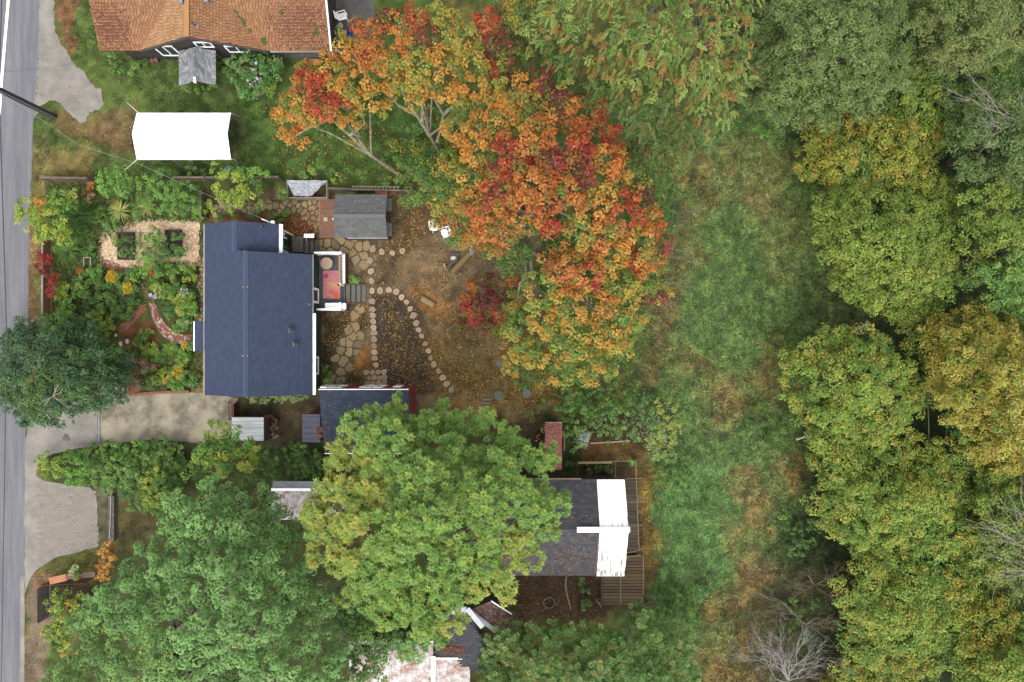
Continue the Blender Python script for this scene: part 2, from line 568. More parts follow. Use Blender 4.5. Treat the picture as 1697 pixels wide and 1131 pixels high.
road_edge = [(70, -60), (66, 60), (60, 160), (55, 210), (52, 300), (48, 400), (46, 520), (44, 640), (42, 760), (41, 880), (40, 1000), (40, 1200)]
sheet('road', [(-168, -60)] + road_edge + [(-190, 1200)], 0.004, M_ASPH, 0.6)
mb = MB()
ln = [(20, -60), (14, 0), (8, 70), (3, 130), (-1, 190), (-12, 330), (-20, 480), (-26, 700), (-30, 1200)]
for (x0, y0), (x1, y1) in zip(ln, ln[1:]):
    a, b = P(x0 - 2.2, y0), P(x0 + 2.2, y0)
    c, d = P(x1 + 2.2, y1), P(x1 - 2.2, y1)
    mb.add([(p.x, p.y, 0.009) for p in (a, d, c, b)], [(0, 1, 2, 3)])
mb.build('road_marking', noisy('road_paint', (0.80, 0.80, 0.80), (0.68, 0.68, 0.68), 2, 0.7), kind='structure')

sheet('upper_driveway', [(68, -60), (88, -60), (90, 20), (92, 55), (110, 85), (118, 105), (140, 118), (152, 140), (168, 150), (171, 172), (163, 184), (148, 186), (144, 202), (132, 203), (118, 192),
                         (108, 180), (96, 168), (80, 166), (66, 178), (58, 195), (62, 130)], 0.006, M_CONC, 2.2, step=4)
sheet('driveway_apron', [(42, 730), (48, 700), (70, 690), (100, 660), (200, 650), (200, 735), (170, 738), (120, 745), (80, 755), (62, 772), (60, 788), (75, 798), (120, 805), (150, 808), (160, 822),
                         (163, 905), (130, 915), (90, 925), (60, 945), (50, 960), (41, 985), (41, 860)], 0.006, M_CONC, 0.8)
sheet('gravel_driveway', [(160, 640), (232, 640), (300, 650), (345, 652), (395, 660), (392, 700), (380, 725), (340, 735), (260, 728), (200, 735), (160, 738)], 0.010, M_GRAV, 1.2)
# brick-sized pavers of the lower apron, joints recessed
mb = MB()
PAV = [(172, 161, 150), (168, 157, 146), (175, 164, 152), (165, 155, 145)]
apr = [(62, 800), (158, 815), (161, 905), (90, 923), (62, 938)]
y = 800.0
row = 0
while y < 940:
    x = 60.0 - (row % 2) * 4
    while x < 163:
        if inside(apr, x + 4, y + 2.2):
            p0, p1 = P(x, y + 4.2), P(x + 7.6, y)
            z = 0.012 + R.uniform(0, 0.004)
            mb.prism([(p0.x, p0.y, z), (p1.x, p0.y, z), (p1.x, p1.y, z), (p0.x, p1.y, z)], 0.01, alb(R.choice(PAV)))
        x += 8.0
    y += 4.6
    row += 1
mb.build('pavers', M_STONE, kind='stuff')
sheet('asphalt_patch', [(103, 727), (108, 718), (114, 722), (117, 729), (110, 731)], 0.012, noisy('dark_patch', alb((120, 116, 112)), None, 4, 0.9), 0.5, step=3)
sheet('wood_chip_path', [(167, 400), (172, 385), (190, 377), (230, 368), (272, 366), (330, 368), (328, 441), (304, 440), (298, 432), (240, 441), (215, 444), (192, 440), (168, 432)], 0.008, M_CHIP, 1.8, step=4)

# loose chips on that path
N = 4200
xx, yy = rng.uniform(164, 332, N), rng.uniform(364, 446, N)
chip_poly = [(167, 400), (172, 385), (190, 377), (230, 368), (272, 366), (330, 368), (328, 441), (304, 440), (298, 432), (240, 441), (215, 444), (192, 440), (168, 432)]
k = sdist(chip_poly, xx, yy) > -2.0
xx, yy = xx[k], yy[k]
pos = np.stack([(xx - CX) * K, (CY - yy) * K, rng.uniform(0.015, 0.05, len(xx))], 1)
d = rng.normal(size=(len(xx), 3)); d[:, 2] *= 0.15
cc = alb_np(np.array([(255, 232, 200), (246, 208, 168), (236, 194, 152), (255, 238, 212)])[rng.integers(0, 4, len(xx))] * rng.uniform(0.9, 1.08, (len(xx), 1))) * 1.35
tag(quads_object('wood_chips', leaf_quads(pos, d, np.tile([0, 0, 1.], (len(xx), 1)) + rng.normal(0, .25, (len(xx), 3)), rng.uniform(.09, .17, len(xx)), rng.uniform(.05, .08, len(xx)), 0.0, 0.0), cc, M_LEAF), kind='stuff')

# ------------------------------------------------------------------ flagstones
FLAG = [(192, 164, 122), (180, 154, 114), (200, 174, 130), (168, 148, 112), (186, 164, 128), (164, 150, 118)]


def clip_half(poly, nx, ny, c):
    out = []
    for (x0, y0), (x1, y1) in zip(poly, poly[1:] + poly[:1]):
        a, b = nx * x0 + ny * y0 - c, nx * x1 + ny * y1 - c
        if a <= 0: out.append((x0, y0))
        if a * b < 0:
            t = a / (a - b)
            out.append((x0 + (x1 - x0) * t, y0 + (y1 - y0) * t))
    return out


def flagstones(name, region, spacing, gap, seed, z=0.035, pal=FLAG, z0=0.012, bed=(112, 98, 66)):
    """A patio of irregular stones: cells of scattered seeds, each shrunk and its corners cut."""
    rr = random.Random(seed)
    bed_o = sheet(name, region, z0 - 0.002, noisy(name + '_joints', alb(bed), alb(tuple(v * 0.8 for v in bed)), 5, 0.95, 0.5), 1.5)
    xs, ys = [p[0] for p in region], [p[1] for p in region]
    seeds = []
    for _ in range(4000):
        x, y = rr.uniform(min(xs) - 10, max(xs) + 10), rr.uniform(min(ys) - 10, max(ys) + 10)
        s = spacing * rr.uniform(0.75, 1.25)
        if all((x - a) ** 2 + (y - b) ** 2 > s * s for a, b in seeds):
            seeds.append((x, y))
    for (x, y) in seeds:
        if not inside(region, x, y):
            continue
        cell = [(x - 40, y - 40), (x + 40, y - 40), (x + 40, y + 40), (x - 40, y + 40)]
        for (a, b) in seeds:
            dx, dy = a - x, b - y
            l = math.hypot(dx, dy)
            if l < 1e-6 or l > 5 * spacing: continue
            cell = clip_half(cell, dx / l, dy / l, (dx * (x + a) / 2 + dy * (y + b) / 2) / l - gap * rr.uniform(0.35, 0.8))
            if len(cell) < 3: break
        if len(cell) < 3:
            continue
        pts = []
        m = len(cell)
        for i in range(m):
            p, c, q = cell[i - 1], cell[i], cell[(i + 1) % m]
            for o_ in (p, q):
                l = math.hypot(o_[0] - c[0], o_[1] - c[1])
                t = min(0.3, 1.6 / max(l, .1))
                pts.append((c[0] + (o_[0] - c[0]) * t + rr.uniform(-.35, .35), c[1] + (o_[1] - c[1]) * t + rr.uniform(-.35, .35)))
        v = [P(a, b, 0) for a, b in pts]
        ar = sum(a.x * b.y - b.x * a.y for a, b in zip(v, v[1:] + v[:1]))
        if ar < 0: v.reverse()
        h = z + rr.uniform(-0.008, 0.01)
        tx, ty = rr.uniform(-.012, .012), rr.uniform(-.012, .012)
        c0 = P(x, y, 0)
        for p in v: p.z = h + (p.x - c0.x) * tx + (p.y - c0.y) * ty
        sc = rr.uniform(0.88, 1.08)
        MB().prism(v, h - 0.002, alb(tuple(q * sc for q in rr.choice(pal)))).build('flagstone', M_STONE, bed_o)
    return bed_o


flagstones('flagstone_path', [(352, 336), (420, 334), (480, 334), (532, 328), (534, 372), (528, 392), (514, 376), (505, 362), (470, 352), (440, 352), (355, 356)], 8.6, 1.5, 3)
flagstones('flagstone_patio', [(527, 396), (560, 394), (622, 394), (626, 402), (612, 412), (612, 450), (598, 448), (580, 424), (526, 417)], 14.5, 1.7, 8)
flagstones('curving_flagstones', [(580, 502), (598, 500), (600, 520), (592, 536), (602, 556), (596, 566), (592, 584), (588, 596), (590, 612), (578, 622), (576, 642), (540, 646), (552, 616), (554, 584), (562, 560), (578, 540), (576, 524)], 14.0, 1.8, 12)
flagstones('side_stone_strip', [(328, 425), (341, 425), (341, 535), (328, 535)], 6.5, 1.2, 5, z0=0.013)

# ------------------------------------------------------------------ brick garden path
BR = [(200, 130, 112), (186, 110, 96), (208, 144, 122), (220, 184, 170), (176, 104, 90), (230, 210, 200)]


def brick_path(name, line, w0, w1, courses, blen, wpal=BR, seed=1):
    rr = random.Random(seed)
    pts = []
    for (x0, y0), (x1, y1) in zip(line, line[1:]):
        n = max(1, int(math.hypot(x1 - x0, y1 - y0) / 1.0))
        pts += [(x0 + (x1 - x0) * i / n, y0 + (y1 - y0) * i / n) for i in range(n)]
    pts.append(line[-1])
    # smooth
    for _ in range(6):
        pts = [pts[0]] + [tuple((pts[i - 1][k] + pts[i][k] * 2 + pts[i + 1][k]) / 4 for k in (0, 1)) for i in range(1, len(pts) - 1)] + [pts[-1]]
    n = len(pts)
    nor = []
    for i in range(n):
        a, b = pts[max(i - 1, 0)], pts[min(i + 1, n - 1)]
        l = math.hypot(b[0] - a[0], b[1] - a[1]) or 1
        nor.append((-(b[1] - a[1]) / l, (b[0] - a[0]) / l))
    wid = lambda i: w0 + (w1 - w0) * min(1, i / n * 1.6)
    L = [(p[0] + q[0] * wid(i) / 2, p[1] + q[1] * wid(i) / 2) for i, (p, q) in enumerate(zip(pts, nor))]
    Rr = [(p[0] - q[0] * wid(i) / 2, p[1] - q[1] * wid(i) / 2) for i, (p, q) in enumerate(zip(pts, nor))]
    bed = sheet(name, L + Rr[::-1], 0.010, noisy('brick_joint_soil', alb((150, 118, 100)), alb((120, 94, 76)), 8, 0.95), 0.4)
    mb = MB()
    for j in range(courses):
        i = rr.randint(0, 2)
        while i + blen < n:
            k = i + blen
            cs = []
            for ii in (i, k - 1):
                for jj in (j + 0.08, j + 0.92):
                    t = jj / courses - 0.5
                    p, q = pts[ii], nor[ii]
                    cs.append(P(p[0] + q[0] * wid(ii) * t, p[1] + q[1] * wid(ii) * t, 0))
            z = 0.04 + rr.uniform(-.008, .008)
            v = [Vector((c.x, c.y, z)) for c in (cs[0], cs[1], cs[3], cs[2])]
            ar = sum(a.x * b.y - b.x * a.y for a, b in zip(v, v[1:] + v[:1]))
            if ar < 0: v.reverse()
            jj_ = rr.uniform(.92, 1.08)
            mb.prism(v, z - 0.008, alb(tuple(q * jj_ for q in rr.choice(wpal))))
            i = k
    mb.build('bricks', M_STONE, bed, kind='stuff')


brick_path('curved_brick_path', [(232, 470), (238, 478), (246, 490), (252, 504), (257, 520), (265, 538), (276, 551), (290, 560), (305, 564), (324, 563)], 4, 17, 6, 6, seed=2)
brick_path('short_brick_path', [(240, 508), (228, 520), (214, 534), (202, 546)], 12, 13, 4, 6, [BR[0], BR[1], BR[4], (184, 130, 96)], seed=3)
brick_path('chip_edge_brick_path', [(164, 436), (180, 438), (196, 444), (210, 451)], 14, 12, 5, 6, [BR[0], BR[1], BR[4], (196, 130, 120)], seed=4)

# ------------------------------------------------------------------ roofs and houses
def shingles(parent, O, U, S, lu, ls, ex, wd, pal, keep=None, th=0.018, gap=0.006, name='shingles', seed=0):
    """Overlapping roof shingles: courses rising from the eave corner O along S, tabs along U."""
    rr = random.Random(seed)
    O, U, S = Vector(O), Vector(U).normalized(), Vector(S).normalized()
    N = U.cross(S)
    if N.z < 0: N = -N
    V, C = [], []
    i, s0 = 0, 0.0
    while s0 < ls - 1e-3:
        s1 = min(s0 + ex, ls)
        u0 = -rr.uniform(0, wd)
        while u0 < lu:
            w = wd * rr.uniform(0.85, 1.15)
            a, b = max(0, u0) + gap, min(lu, u0 + w) - gap
            u0 += w
            if b - a < 0.03: continue
            if keep and not keep((a + b) / 2, (s0 + s1) / 2): continue
            lo = th * rr.uniform(0.8, 1.3)
            p = [O + U * a + S * s0 + N * lo, O + U * b + S * s0 + N * lo, O + U * b + S * s1 + N * 0.004, O + U * a + S * s1 + N * 0.004]
            f = [O + U * a + S * s0, O + U * b + S * s0, p[1], p[0]]
            j_ = rr.uniform(.97, 1.03)
            c = alb(tuple(q * j_ for q in rr.choice(pal)))
            V += [p, f]
            C += [c, c]
        s0 += ex
    return quads_object(name, np.array(V, float), np.array(C), M_SHING, parent, kind='stuff')


def roof_slab(corners, th=0.12):
    mb = MB()
    c = [Vector(p) for p in corners]
    n = (c[1] - c[0]).cross(c[2] - c[0])
    if n.z < 0:
        c.reverse()
    return mb.prism(c, th)


def wall_box(mb, x0, x1, y0, y1, z0, z1):
    mb.box(x0, x1, y0, y1, z0, z1)


def window(parent, axis, at, a0, a1, z0, z1, out, fr=0.09, mull=1, frame_m=None):
    """Framed window on a wall plane; axis 'x' = wall at x=at spanning y, 'y' = wall at y=at spanning x; out = outward sign."""
    f = MB()
    d0, d1 = at + out * 0.003, at + out * 0.06

    def bx(p0, p1, q0, q1):
        if axis == 'x': f.box(d0, d1, p0, p1, q0, q1)
        else: f.box(p0, p1, d0, d1, q0, q1)
    bx(a0, a1, z0, z0 + fr); bx(a0, a1, z1 - fr, z1)
    bx(a0, a0 + fr, z0 + fr, z1 - fr); bx(a1 - fr, a1, z0 + fr, z1 - fr)
    for k in range(mull):
        m = a0 + (a1 - a0) * (k + 1) / (mull + 1)
        bx(m - fr * .35, m + fr * .35, z0 + fr, z1 - fr)
    w = f.build('window', frame_m or M_WHITE, parent)
    g = MB()
    e0, e1 = at + out * 0.004, at + out * 0.025
    n = mull + 1
    for k in range(n):
        p0 = a0 + (a1 - a0) * k / n + fr * (1 if k == 0 else .35) + .002
        p1 = a0 + (a1 - a0) * (k + 1) / n - fr * (1 if k == n - 1 else .35) - .002
        g = MB()
        if axis == 'x': g.box(e0, e1, p0, p1, z0 + fr + .002, z1 - fr - .002)
        else: g.box(p0, p1, e0, e1, z0 + fr + .002, z1 - fr - .002)
        g.build('pane', M_GLASS, w)
    return w


# ---- the blue-roofed house
BLUE = [(70, 82, 110), (68, 80, 108), (72, 84, 112), (67, 78, 106)]
ha = thing('house', 'dark green house with slate blue shingle roof and white gutters', 'house', (-15, 1.5, 0))
SL = 0.498
XL, XRI, XR = -18.02, -15.06, -11.75
zl = lambda x: 2.95 + SL * (x - XL)
ZR = zl(XRI)
YS, YN, YN2 = -3.17, 5.10, 6.86
XR2, XE2 = -15.87, -13.68
ZR2 = zl(XR2)
ze = ZR - SL * (XR - XRI)
ze2 = ZR2 - SL * (XE2 - XR2)
mb = MB()
mb.box(-17.72, -12.02, -2.9, 4.85, 0, 2.62)
mb.add([(-17.72, -2.9, 2.62), (-12.02, -2.9, 2.62), (XRI, -2.9, ZR - .16), (-17.72, 4.85, 2.62), (-12.02, 4.85, 2.62), (XRI, 4.85, ZR - .16)], [(0, 1, 2), (4, 3, 5)])
mb.box(-17.72, -13.93, 4.853, 6.6, 0, 2.62)
mb.add([(-17.72, 6.6, 2.62), (-13.93, 6.6, 2.62), (XR2, 6.6, ZR2 - .16)], [(1, 0, 2)])
mb.build('wall', M_GREEN, ha)
# boards of the siding stand proud of one another
mb = MB()
for k in range(12):
    z = 0.15 + k * 0.2
    mb.box(-12.02, -12.004, -2.9, 4.85, z, z + 0.19)
mb.build('clapboards', M_GREEN, ha, kind='stuff')
rf = MB()
for c in ([(XL, YS, zl(XL)), (XRI, YS, ZR), (XRI, YN, ZR), (XL, YN, zl(XL))],
          [(XRI, YS, ZR), (XR, YS, ze), (XR, YN, ze), (XRI, YN, ZR)],
          [(XL, YN, zl(XL)), (XR2, YN, ZR2), (XR2, YN2, ZR2), (XL, YN2, zl(XL))],
          [(XR2, YN, ZR2), (XE2, YN, ze2), (XE2, YN2, ze2), (XR2, YN2, ZR2)]):
    c = [Vector(p) for p in c]
    if (c[1] - c[0]).cross(c[2] - c[0]).z < 0: c.reverse()
    rf.prism(c, 0.14)
roof = rf.build('roof', noisy('blue_roof_base', alb((60, 70, 94)), None, 4, 0.9), ha)
cs = 1 / math.sqrt(1 + SL * SL)
shingles(roof, (XL, YS, zl(XL)), (0, 1, 0), (1, 0, SL), YN2 - YS, (XRI - XL) / cs, 0.14, 0.33, BLUE, lambda u, s: u < YN - YS or s * cs < XR2 - XL, seed=1)
shingles(roof, (XR, YS, ze), (0, 1, 0), (-1, 0, SL), YN - YS, (XR - XRI) / cs, 0.14, 0.33, BLUE, seed=2)
shingles(roof, (XE2, YN, ze2), (0, 1, 0), (-1, 0, SL), YN2 - YN, (XE2 - XR2) / cs, 0.14, 0.33, BLUE, seed=3)
for (x, z, y0, y1) in ((XRI, ZR, YS, YN), (XR2, ZR2, YN, YN2)):
    y = y0
    rc = MB()
    while y < y1 - .02:
        e = min(y + 0.3, y1)
        rc.add([(x, y, z + .05), (x, e, z + .03), (x - .15, e, z + .03 - SL * .15), (x - .15, y, z + .05 - SL * .15), (x + .15, e, z + .03 - SL * .15), (x + .15, y, z + .05 - SL * .15)], [(0, 1, 2, 3), (5, 4, 1, 0)], alb((84, 97, 126)))
        y += 0.3
    rc.build('ridge_cap', M_SHING, roof, kind='stuff')
mb = MB().box(XR - .03, XR + .17, YS, 1.62, ze - .14, ze - .02)
mb.build('gutter', M_WHITE, ha)
MB().box(XL - .075, XL - .004, YS, YN2, zl(XL) - .14, zl(XL) - .01).build('gutter', noisy('cream_trim', alb((214, 206, 190)), None, 3, .6), ha)
MB().box(XR + .003, XR + .04, 1.64, YN, ze - .1, ze + .0).build('drip_edge', noisy('cream_trim', alb((214, 206, 190)), None, 3, .6), ha)
MB().box(XE2 - .03, XE2 + .2, YN + .02, YN2, ze2 - .14, ze2 - .015).build('gutter', M_WHITE, ha)
# entrance hood on the garden side
pb = MB()
a, b = P(322.5, 533, 2.62), P(341, 584, 2.95)
hood = MB().prism([(a.x, b.y + .05, 2.6), (XL + .14, b.y + .05, zl(XL) + .06), (XL + .14, a.y, zl(XL) + .06), (a.x, a.y, 2.6)], 0.12).build('porch_hood', noisy('blue_roof_base', (0, 0, 0)), ha)
hs = Vector((XL + .14 - a.x, 0, zl(XL) + .06 - 2.6))
shingles(hood, (a.x, b.y + .05, 2.602), (0, 1, 0), hs, a.y - b.y - .05, hs.length, 0.14, 0.33, BLUE, seed=4)
MB().box(a.x - .07, a.x - .003, b.y + .05, a.y, 2.48, 2.6).build('gutter', M_WHITE, hood)
for y in (b.y + .15, a.y - .15):
    MB().box(a.x + .08, a.x + .2, y - .06, y + .06, 0, 2.47).build('porch_post', M_WHITE, ha)
# roof vents
def vent(px, py, z):
    p = P(px, py, z)
    mb = MB()
    mb.box(p.x - .16, p.x + .12, p.y - .12, p.y + .12, z - .06, z + .03)
    mb.tube([(p.x, p.y, z), (p.x, p.y, z + .28)], .07, 8)
    mb.build('roof_vent', M_DARK, ha)
vent(482, 548, 3.62); vent(489.5, 571, 3.45); vent(436, 377, 3.3)
p = P(513, 505, ze)
MB().box(p.x - .12, p.x + .12, p.y - .08, p.y + .08, ze - .1, ze + .12).build('vent_box', M_DARK, ha)
for (px, py) in ((404, 476), (411.5, 476), (404, 590), (411.5, 590)):
    p = P(px, py, ZR - .12)
    MB().box(p.x - .035, p.x + .035, p.y - .035, p.y + .035, ZR - .14, ZR + .0).build('roof_anchor', M_TAN, ha)
# service mast at the north rake
p = P(449, 366, 2.95)
MB().tube([(p.x, 6.9, 2.2), (p.x, 6.9, 3.35)], .035, 8).build('service_mast', M_GALV, ha)
q = P(452, 367.5, 3.1)
MB().box(q.x - .09, q.x + .09, 6.88, 7.02, 2.98, 3.16).build('meter_cap', M_WHITE, ha)
MB().tube([P(433, 363, 3.15), P(444, 367, 3.05), P(456, 372, 2.9)], .025, 6).build('conduit', M_WHITE, ha)
window(ha, 'x', -12.004, P(0, 621, 1).y, P(0, 591, 1).y, .75, 1.95, 1, fr=.12, mull=0)
window(ha, 'x', -12.004, P(0, 503, 1.2).y, P(0, 478, 1.2).y, .72, 2.1, 1, fr=.13, mull=0)
# north entry wall: white band boards, lamp, screen door
MB().box(-13.93, -13.87, 6.28, 6.36, .9, 2.6).build('corner_board', M_WHITE, ha)
MB().box(-13.93, -13.86, 5.72, 5.80, .3, 2.6).build('door_casing', M_GALV, ha)
MB().box(-13.93, -13.86, 5.55, 5.62, .3, 2.6).build('door_casing', M_GALV, ha)
window(ha, 'x', -13.925, 4.9, 5.5, .55, 2.4, 1, fr=.08, mull=1)
MB().box(-13.93, -13.8, 6.42, 6.56, 1.5, 1.9).build('wall_lamp', M_WHITE, ha)
MB().tube([(-13.7, 6.62, .2), (-13.7, 6.62, 2.4)], .045, 8).build('downpipe', M_WHITE, ha)
MB().tube([(-11.98, -2.95, .1), (-11.98, -2.95, 2.5), (-11.7, -2.95, 2.66)], .045, 8).build('downpipe', noisy('green_pipe', alb((110, 130, 112)), None, 3, .6), ha)
MB().tube([(-11.93, -2.82, .5), (-11.2, -2.62, .25)], .04, 8).build('downpipe', M_GALV, ha)

# ---- timber deck on the back of that house
dk = thing('deck', 'raised timber deck with white railings behind the blue-roofed house', 'deck', (-11.2, 3.6, 0))
DX0, DX1, DY0, DY1, DZ = -11.99, -10.36, 1.86, 5.42, 0.62
mb = MB()
for x in (DX0 + .1, -11.2, DX1 - .1):
    for y in (DY0 + .15, 3.6, DY1 - .15):
        mb.box(x - .06, x + .06, y - .06, y + .06, 0, DZ - .16)
mb.box(DX0, DX1 - .03, DY0, DY1, DZ - .16, DZ - .035)
mb.build('deck_frame', M_CEDARW, dk)
x = DX0
while x < DX1 - .05:
    MB().box(x + .006, min(x + .134, DX1), DY0, DY1, DZ - .033, DZ + R.uniform(0, .004)).build('deck_board', noisy('charcoal_deck', alb((110, 112, 118)), alb((92, 94, 100)), 6, .8, stretch=(4, .6, 1)), dk)
    x += .14
MB().bar((DX1 - .01, 3.55, .78), (DX1 - .01, DY1 - .02, .78), .1, .05).build('toe_board', M_WHITE, dk)
for (y0, y1) in ((3.5, DY1), (DY0, 2.28)):
    MB().box(DX1 + .002, DX1 + .05, y0, y1, .05, DZ + .02).build('skirt_board', M_CEDARW, dk)
TZ = 1.55
def rail(x0, y0, x1, y1, top=None, low=.07):
    a, b = Vector((x0, y0, 0)), Vector((x1, y1, 0))
    L = (b - a).length
    MB().bar(a + Vector((0, 0, TZ)), b + Vector((0, 0, TZ)), .11, .05).build('top_rail', top or M_WHITE, dk)
    MB().bar(a + Vector((0, 0, DZ + .12)), b + Vector((0, 0, DZ + .12)), low, .06).build('bottom_rail', M_WHITE, dk)
    n = int(L / .13)
    for k in range(1, n):
        q = a + (b - a) * (k / n)
        MB().box(q.x - .018, q.x + .018, q.y - .018, q.y + .018, DZ + .155, TZ - .027).build('baluster', M_WHITE, dk)
rail(DX0 + .1, DY1 - .06, DX1 - .12, DY1 - .06)
rail(DX1 - .1, 3.53, DX1 - .1, DY1 - .12, top=M_TAN, low=.06)
rail(DX0 + .27, DY0 + .06, DX1 - .12, DY0 + .06)
rail(DX1 - .06, DY0 + .12, DX1 - .06, 2.22)
for (x, y) in ((DX1 - .06, DY1 - .06), (DX1 - .1, 3.46), (DX1 - .06, 2.28), (DX1 - .06, DY0 + .06), (DX0 + .04, DY1 - .06), (DX0 + .2, DY0 + .06)):
    MB().box(x - .055, x + .055, y - .055, y + .055, DZ, TZ + .06).build('railing_post', M_WHITE, dk)
MB().box(-10.62, -10.44, 2.32, 3.4, DZ + .004, DZ + .03).build('door_mat', noisy('black_mat', (.03, .03, .035), None, 8, .9), dk)
# stair: four treads down to the soil
for k in range(4):
    x0 = P(576.5 + k * 7.7, 0).x
    z = DZ - .03 - (k + .6) * .14
    MB().box(x0, x0 + .26, 2.42, 3.5, z - .04, z).build('tread', noisy('stair_grey', alb((142, 138, 130)), alb((116, 113, 106)), 5, .85, .2, stretch=(6, .6, 1)), dk)
for y in (2.36, 3.54):
    MB().add([(-10.36, y - .03, .0), (-9.2, y - .03, 0), (-9.2, y - .03, .1), (-10.36, y - .03, DZ - .04), (-10.36, y + .03, 0), (-9.2, y + .03, 0), (-9.2, y + .03, .1), (-10.36, y + .03, DZ - .04)],
             [(0, 1, 2, 3), (7, 6, 5, 4), (3, 2, 6, 7), (1, 5, 6, 2), (0, 3, 7, 4), (0, 4, 5, 1)]).build('stringer', M_CEDARW, dk)

# things standing on the deck
m = bpy.data.materials.new('patterned_rug'); m.use_nodes = True
n, l = m.node_tree.nodes, m.node_tree.links
b_ = n['Principled BSDF']; b_.inputs['Roughness'].default_value = .95
geo = n.new('ShaderNodeNewGeometry')
vo = n.new('ShaderNodeTexVoronoi'); vo.inputs['Scale'].default_value = 2.2
nz = n.new('ShaderNodeTexNoise'); nz.inputs['Scale'].default_value = 2.5; nz.inputs['Detail'].default_value = 5
l.new(geo.outputs['Position'], nz.inputs['Vector'])
vm = n.new('ShaderNodeMixRGB'); vm.inputs['Fac'].default_value = .25
l.new(geo.outputs['Position'], vm.inputs[1]); l.new(nz.outputs['Color'], vm.inputs[2])
l.new(vm.outputs['Color'], vo.inputs['Vector'])
rp = n.new('ShaderNodeValToRGB')
for p_, c_ in ((0, (230, 130, 130)), (.25, (246, 170, 150)), (.5, (238, 140, 170)), (.75, (250, 190, 160)), (.95, (236, 150, 190))):
    e = rp.color_ramp.elements.new(p_) if p_ not in (0, ) else rp.color_ramp.elements[0]
    e.position = p_; e.color = (*alb(c_), 1)
rp.color_ramp.elements[-1].color = (*alb((246, 150, 100)), 1)
l.new(vo.outputs['Distance'], rp.inputs['Fac']); l.new(rp.outputs['Color'], b_.inputs['Base Color'])
a, b = P(535.5, 495, DZ), P(563.5, 449, DZ)
rug = MB().box(a.x, b.x, a.y, b.y, DZ + .006, DZ + .018).build('rug', m, base=(a.x, a.y, DZ))
tag(rug, 'pink and orange patterned rug on the deck boards', 'rug')
rg = [(246, 120, 70), (226, 90, 110), (250, 168, 110)]
mb = MB()
for (px, py, rx, c) in ((557, 488, 5.5, 0), (545, 475, 4, 2), (540, 458, 4, 1), (554, 466, 3, 2), (549, 484, 3.4, 0)):
    p = P(px, py, DZ)
    mb.disc((p.x, p.y), rx * K, DZ + .019, DZ + .021, 12, alb(rg[c]), wob=.2)
mb.build('woven_motif', M_STONE, rug, kind='stuff')
def octa_table():
    p = P(541.3, 437, 1.25)
    t = thing('round_table', 'octagonal pale wood table on the deck with spoke pattern top', 'table', (p.x, p.y, DZ))
    r = 10.6 * K * .965
    for k in range(8):
        a0, a1 = math.radians(45 * k + 24), math.radians(45 * k + 67)
        MB().prism([(p.x, p.y, 1.3), (p.x + r * math.cos(a0), p.y + r * math.sin(a0), 1.29), (p.x + r * math.cos(a1), p.y + r * math.sin(a1), 1.29)], .04,
                   alb((214 + R.randint(-8, 8), 182, 150))).build('top_wedge', M_WOODP, t)
    MB().disc((p.x, p.y), r * .96, 1.225, 1.252, 16, alb((150, 110, 90))).build('underframe', M_WOODP, t)
    MB().tube([(p.x, p.y, DZ + .005), (p.x, p.y, 1.23)], .05, 8).disc((p.x, p.y), .25, DZ + .004, DZ + .05, 12).build('pedestal', M_DARK, t)
octa_table()
def white_bench():
    a, b = P(539, 513, 1.0), P(573, 502.5, 1.0)
    t = thing('storage_bench', 'white lidded storage bench by the south deck railing', 'bench', ((a.x + b.x) / 2, (a.y + b.y) / 2, DZ))
    MB().box(a.x + .03, b.x - .03, a.y + .03, b.y - .03, DZ + .004, 1.0).build('body', M_WHITE, t)
    s = a.x + (b.x - a.x) * .78
    MB().box(a.x, s - .01, a.y, b.y, 1.002, 1.05).build('lid', M_WHITE, t)
    MB().box(s + .01, b.x, a.y, b.y, 1.002, 1.05).build('lid', M_WHITE, t)
    MB().tube([(s - .5, (a.y + b.y) / 2, 1.06), (s - .35, (a.y + b.y) / 2, 1.06)], .018, 6).build('handle', M_GALV, t)
white_bench()
p = P(561, 472.5, 1.6)
t = thing('straw_hat', 'tan straw hat with dark centre resting on the tan deck rail', 'hat', (p.x, p.y, 1.58))
MB().disc((p.x, p.y), .17, 1.578, 1.592, 14, alb((232, 170, 110)), wob=.06).build('brim', M_WOODP, t)
MB().disc((p.x, p.y), 0.075, 1.593, 1.66, 12, alb((110, 66, 36))).build('crown', M_WOODP, t)

# ---- north steps with a small landing
st = thing('steps', 'grey timber landing and steps at the north door', 'steps', (-13.2, 5.6, 0))
a, b = P(484, 418, .55), P(503, 392, .55)
x = a.x
while x < b.x - .02:
    MB().box(x + .005, x + .135, a.y, b.y, .5, .55).build('landing_board', M_GREYW, st)
    x += .14
MB().box(a.x + .03, b.x - .03, a.y + .03, b.y - .03, 0, .497).build('landing_frame', M_GREYW, st)
for k in range(3):
    x0 = b.x + .02 + k * .28
    MB().box(x0, x0 + .25, a.y, P(0, 399, .3).y, .34 - k * .14, .4 - k * .14).build('tread', M_GREYW, st)
MB().box(b.x, b.x + .86, a.y - .05, a.y - .003, 0, .4).build('stringer', M_GREYW, st)
a, b = P(485, 417, .6), P(493.5, 400, .6)
MB().box(a.x, b.x, a.y, b.y, .556, .575).build('door_mat', noisy('grey_mat', alb((132, 124, 112)), None, 8, .95), base=(a.x, a.y, .555))
tag(bpy.data.objects['door_mat.001'], 'grey doormat on the north landing', 'mat')
p = P(510, 392, .75)
bx = thing('cabinet', 'small white topped cabinet with dark front beside the north steps', 'cabinet', (p.x, p.y, 0))
a, b = P(503.5, 394.5, .8), P(520.5, 387.8, .8)
MB().box(a.x, b.x, a.y, b.y, .76, .8).build('top', M_WHITE, bx)
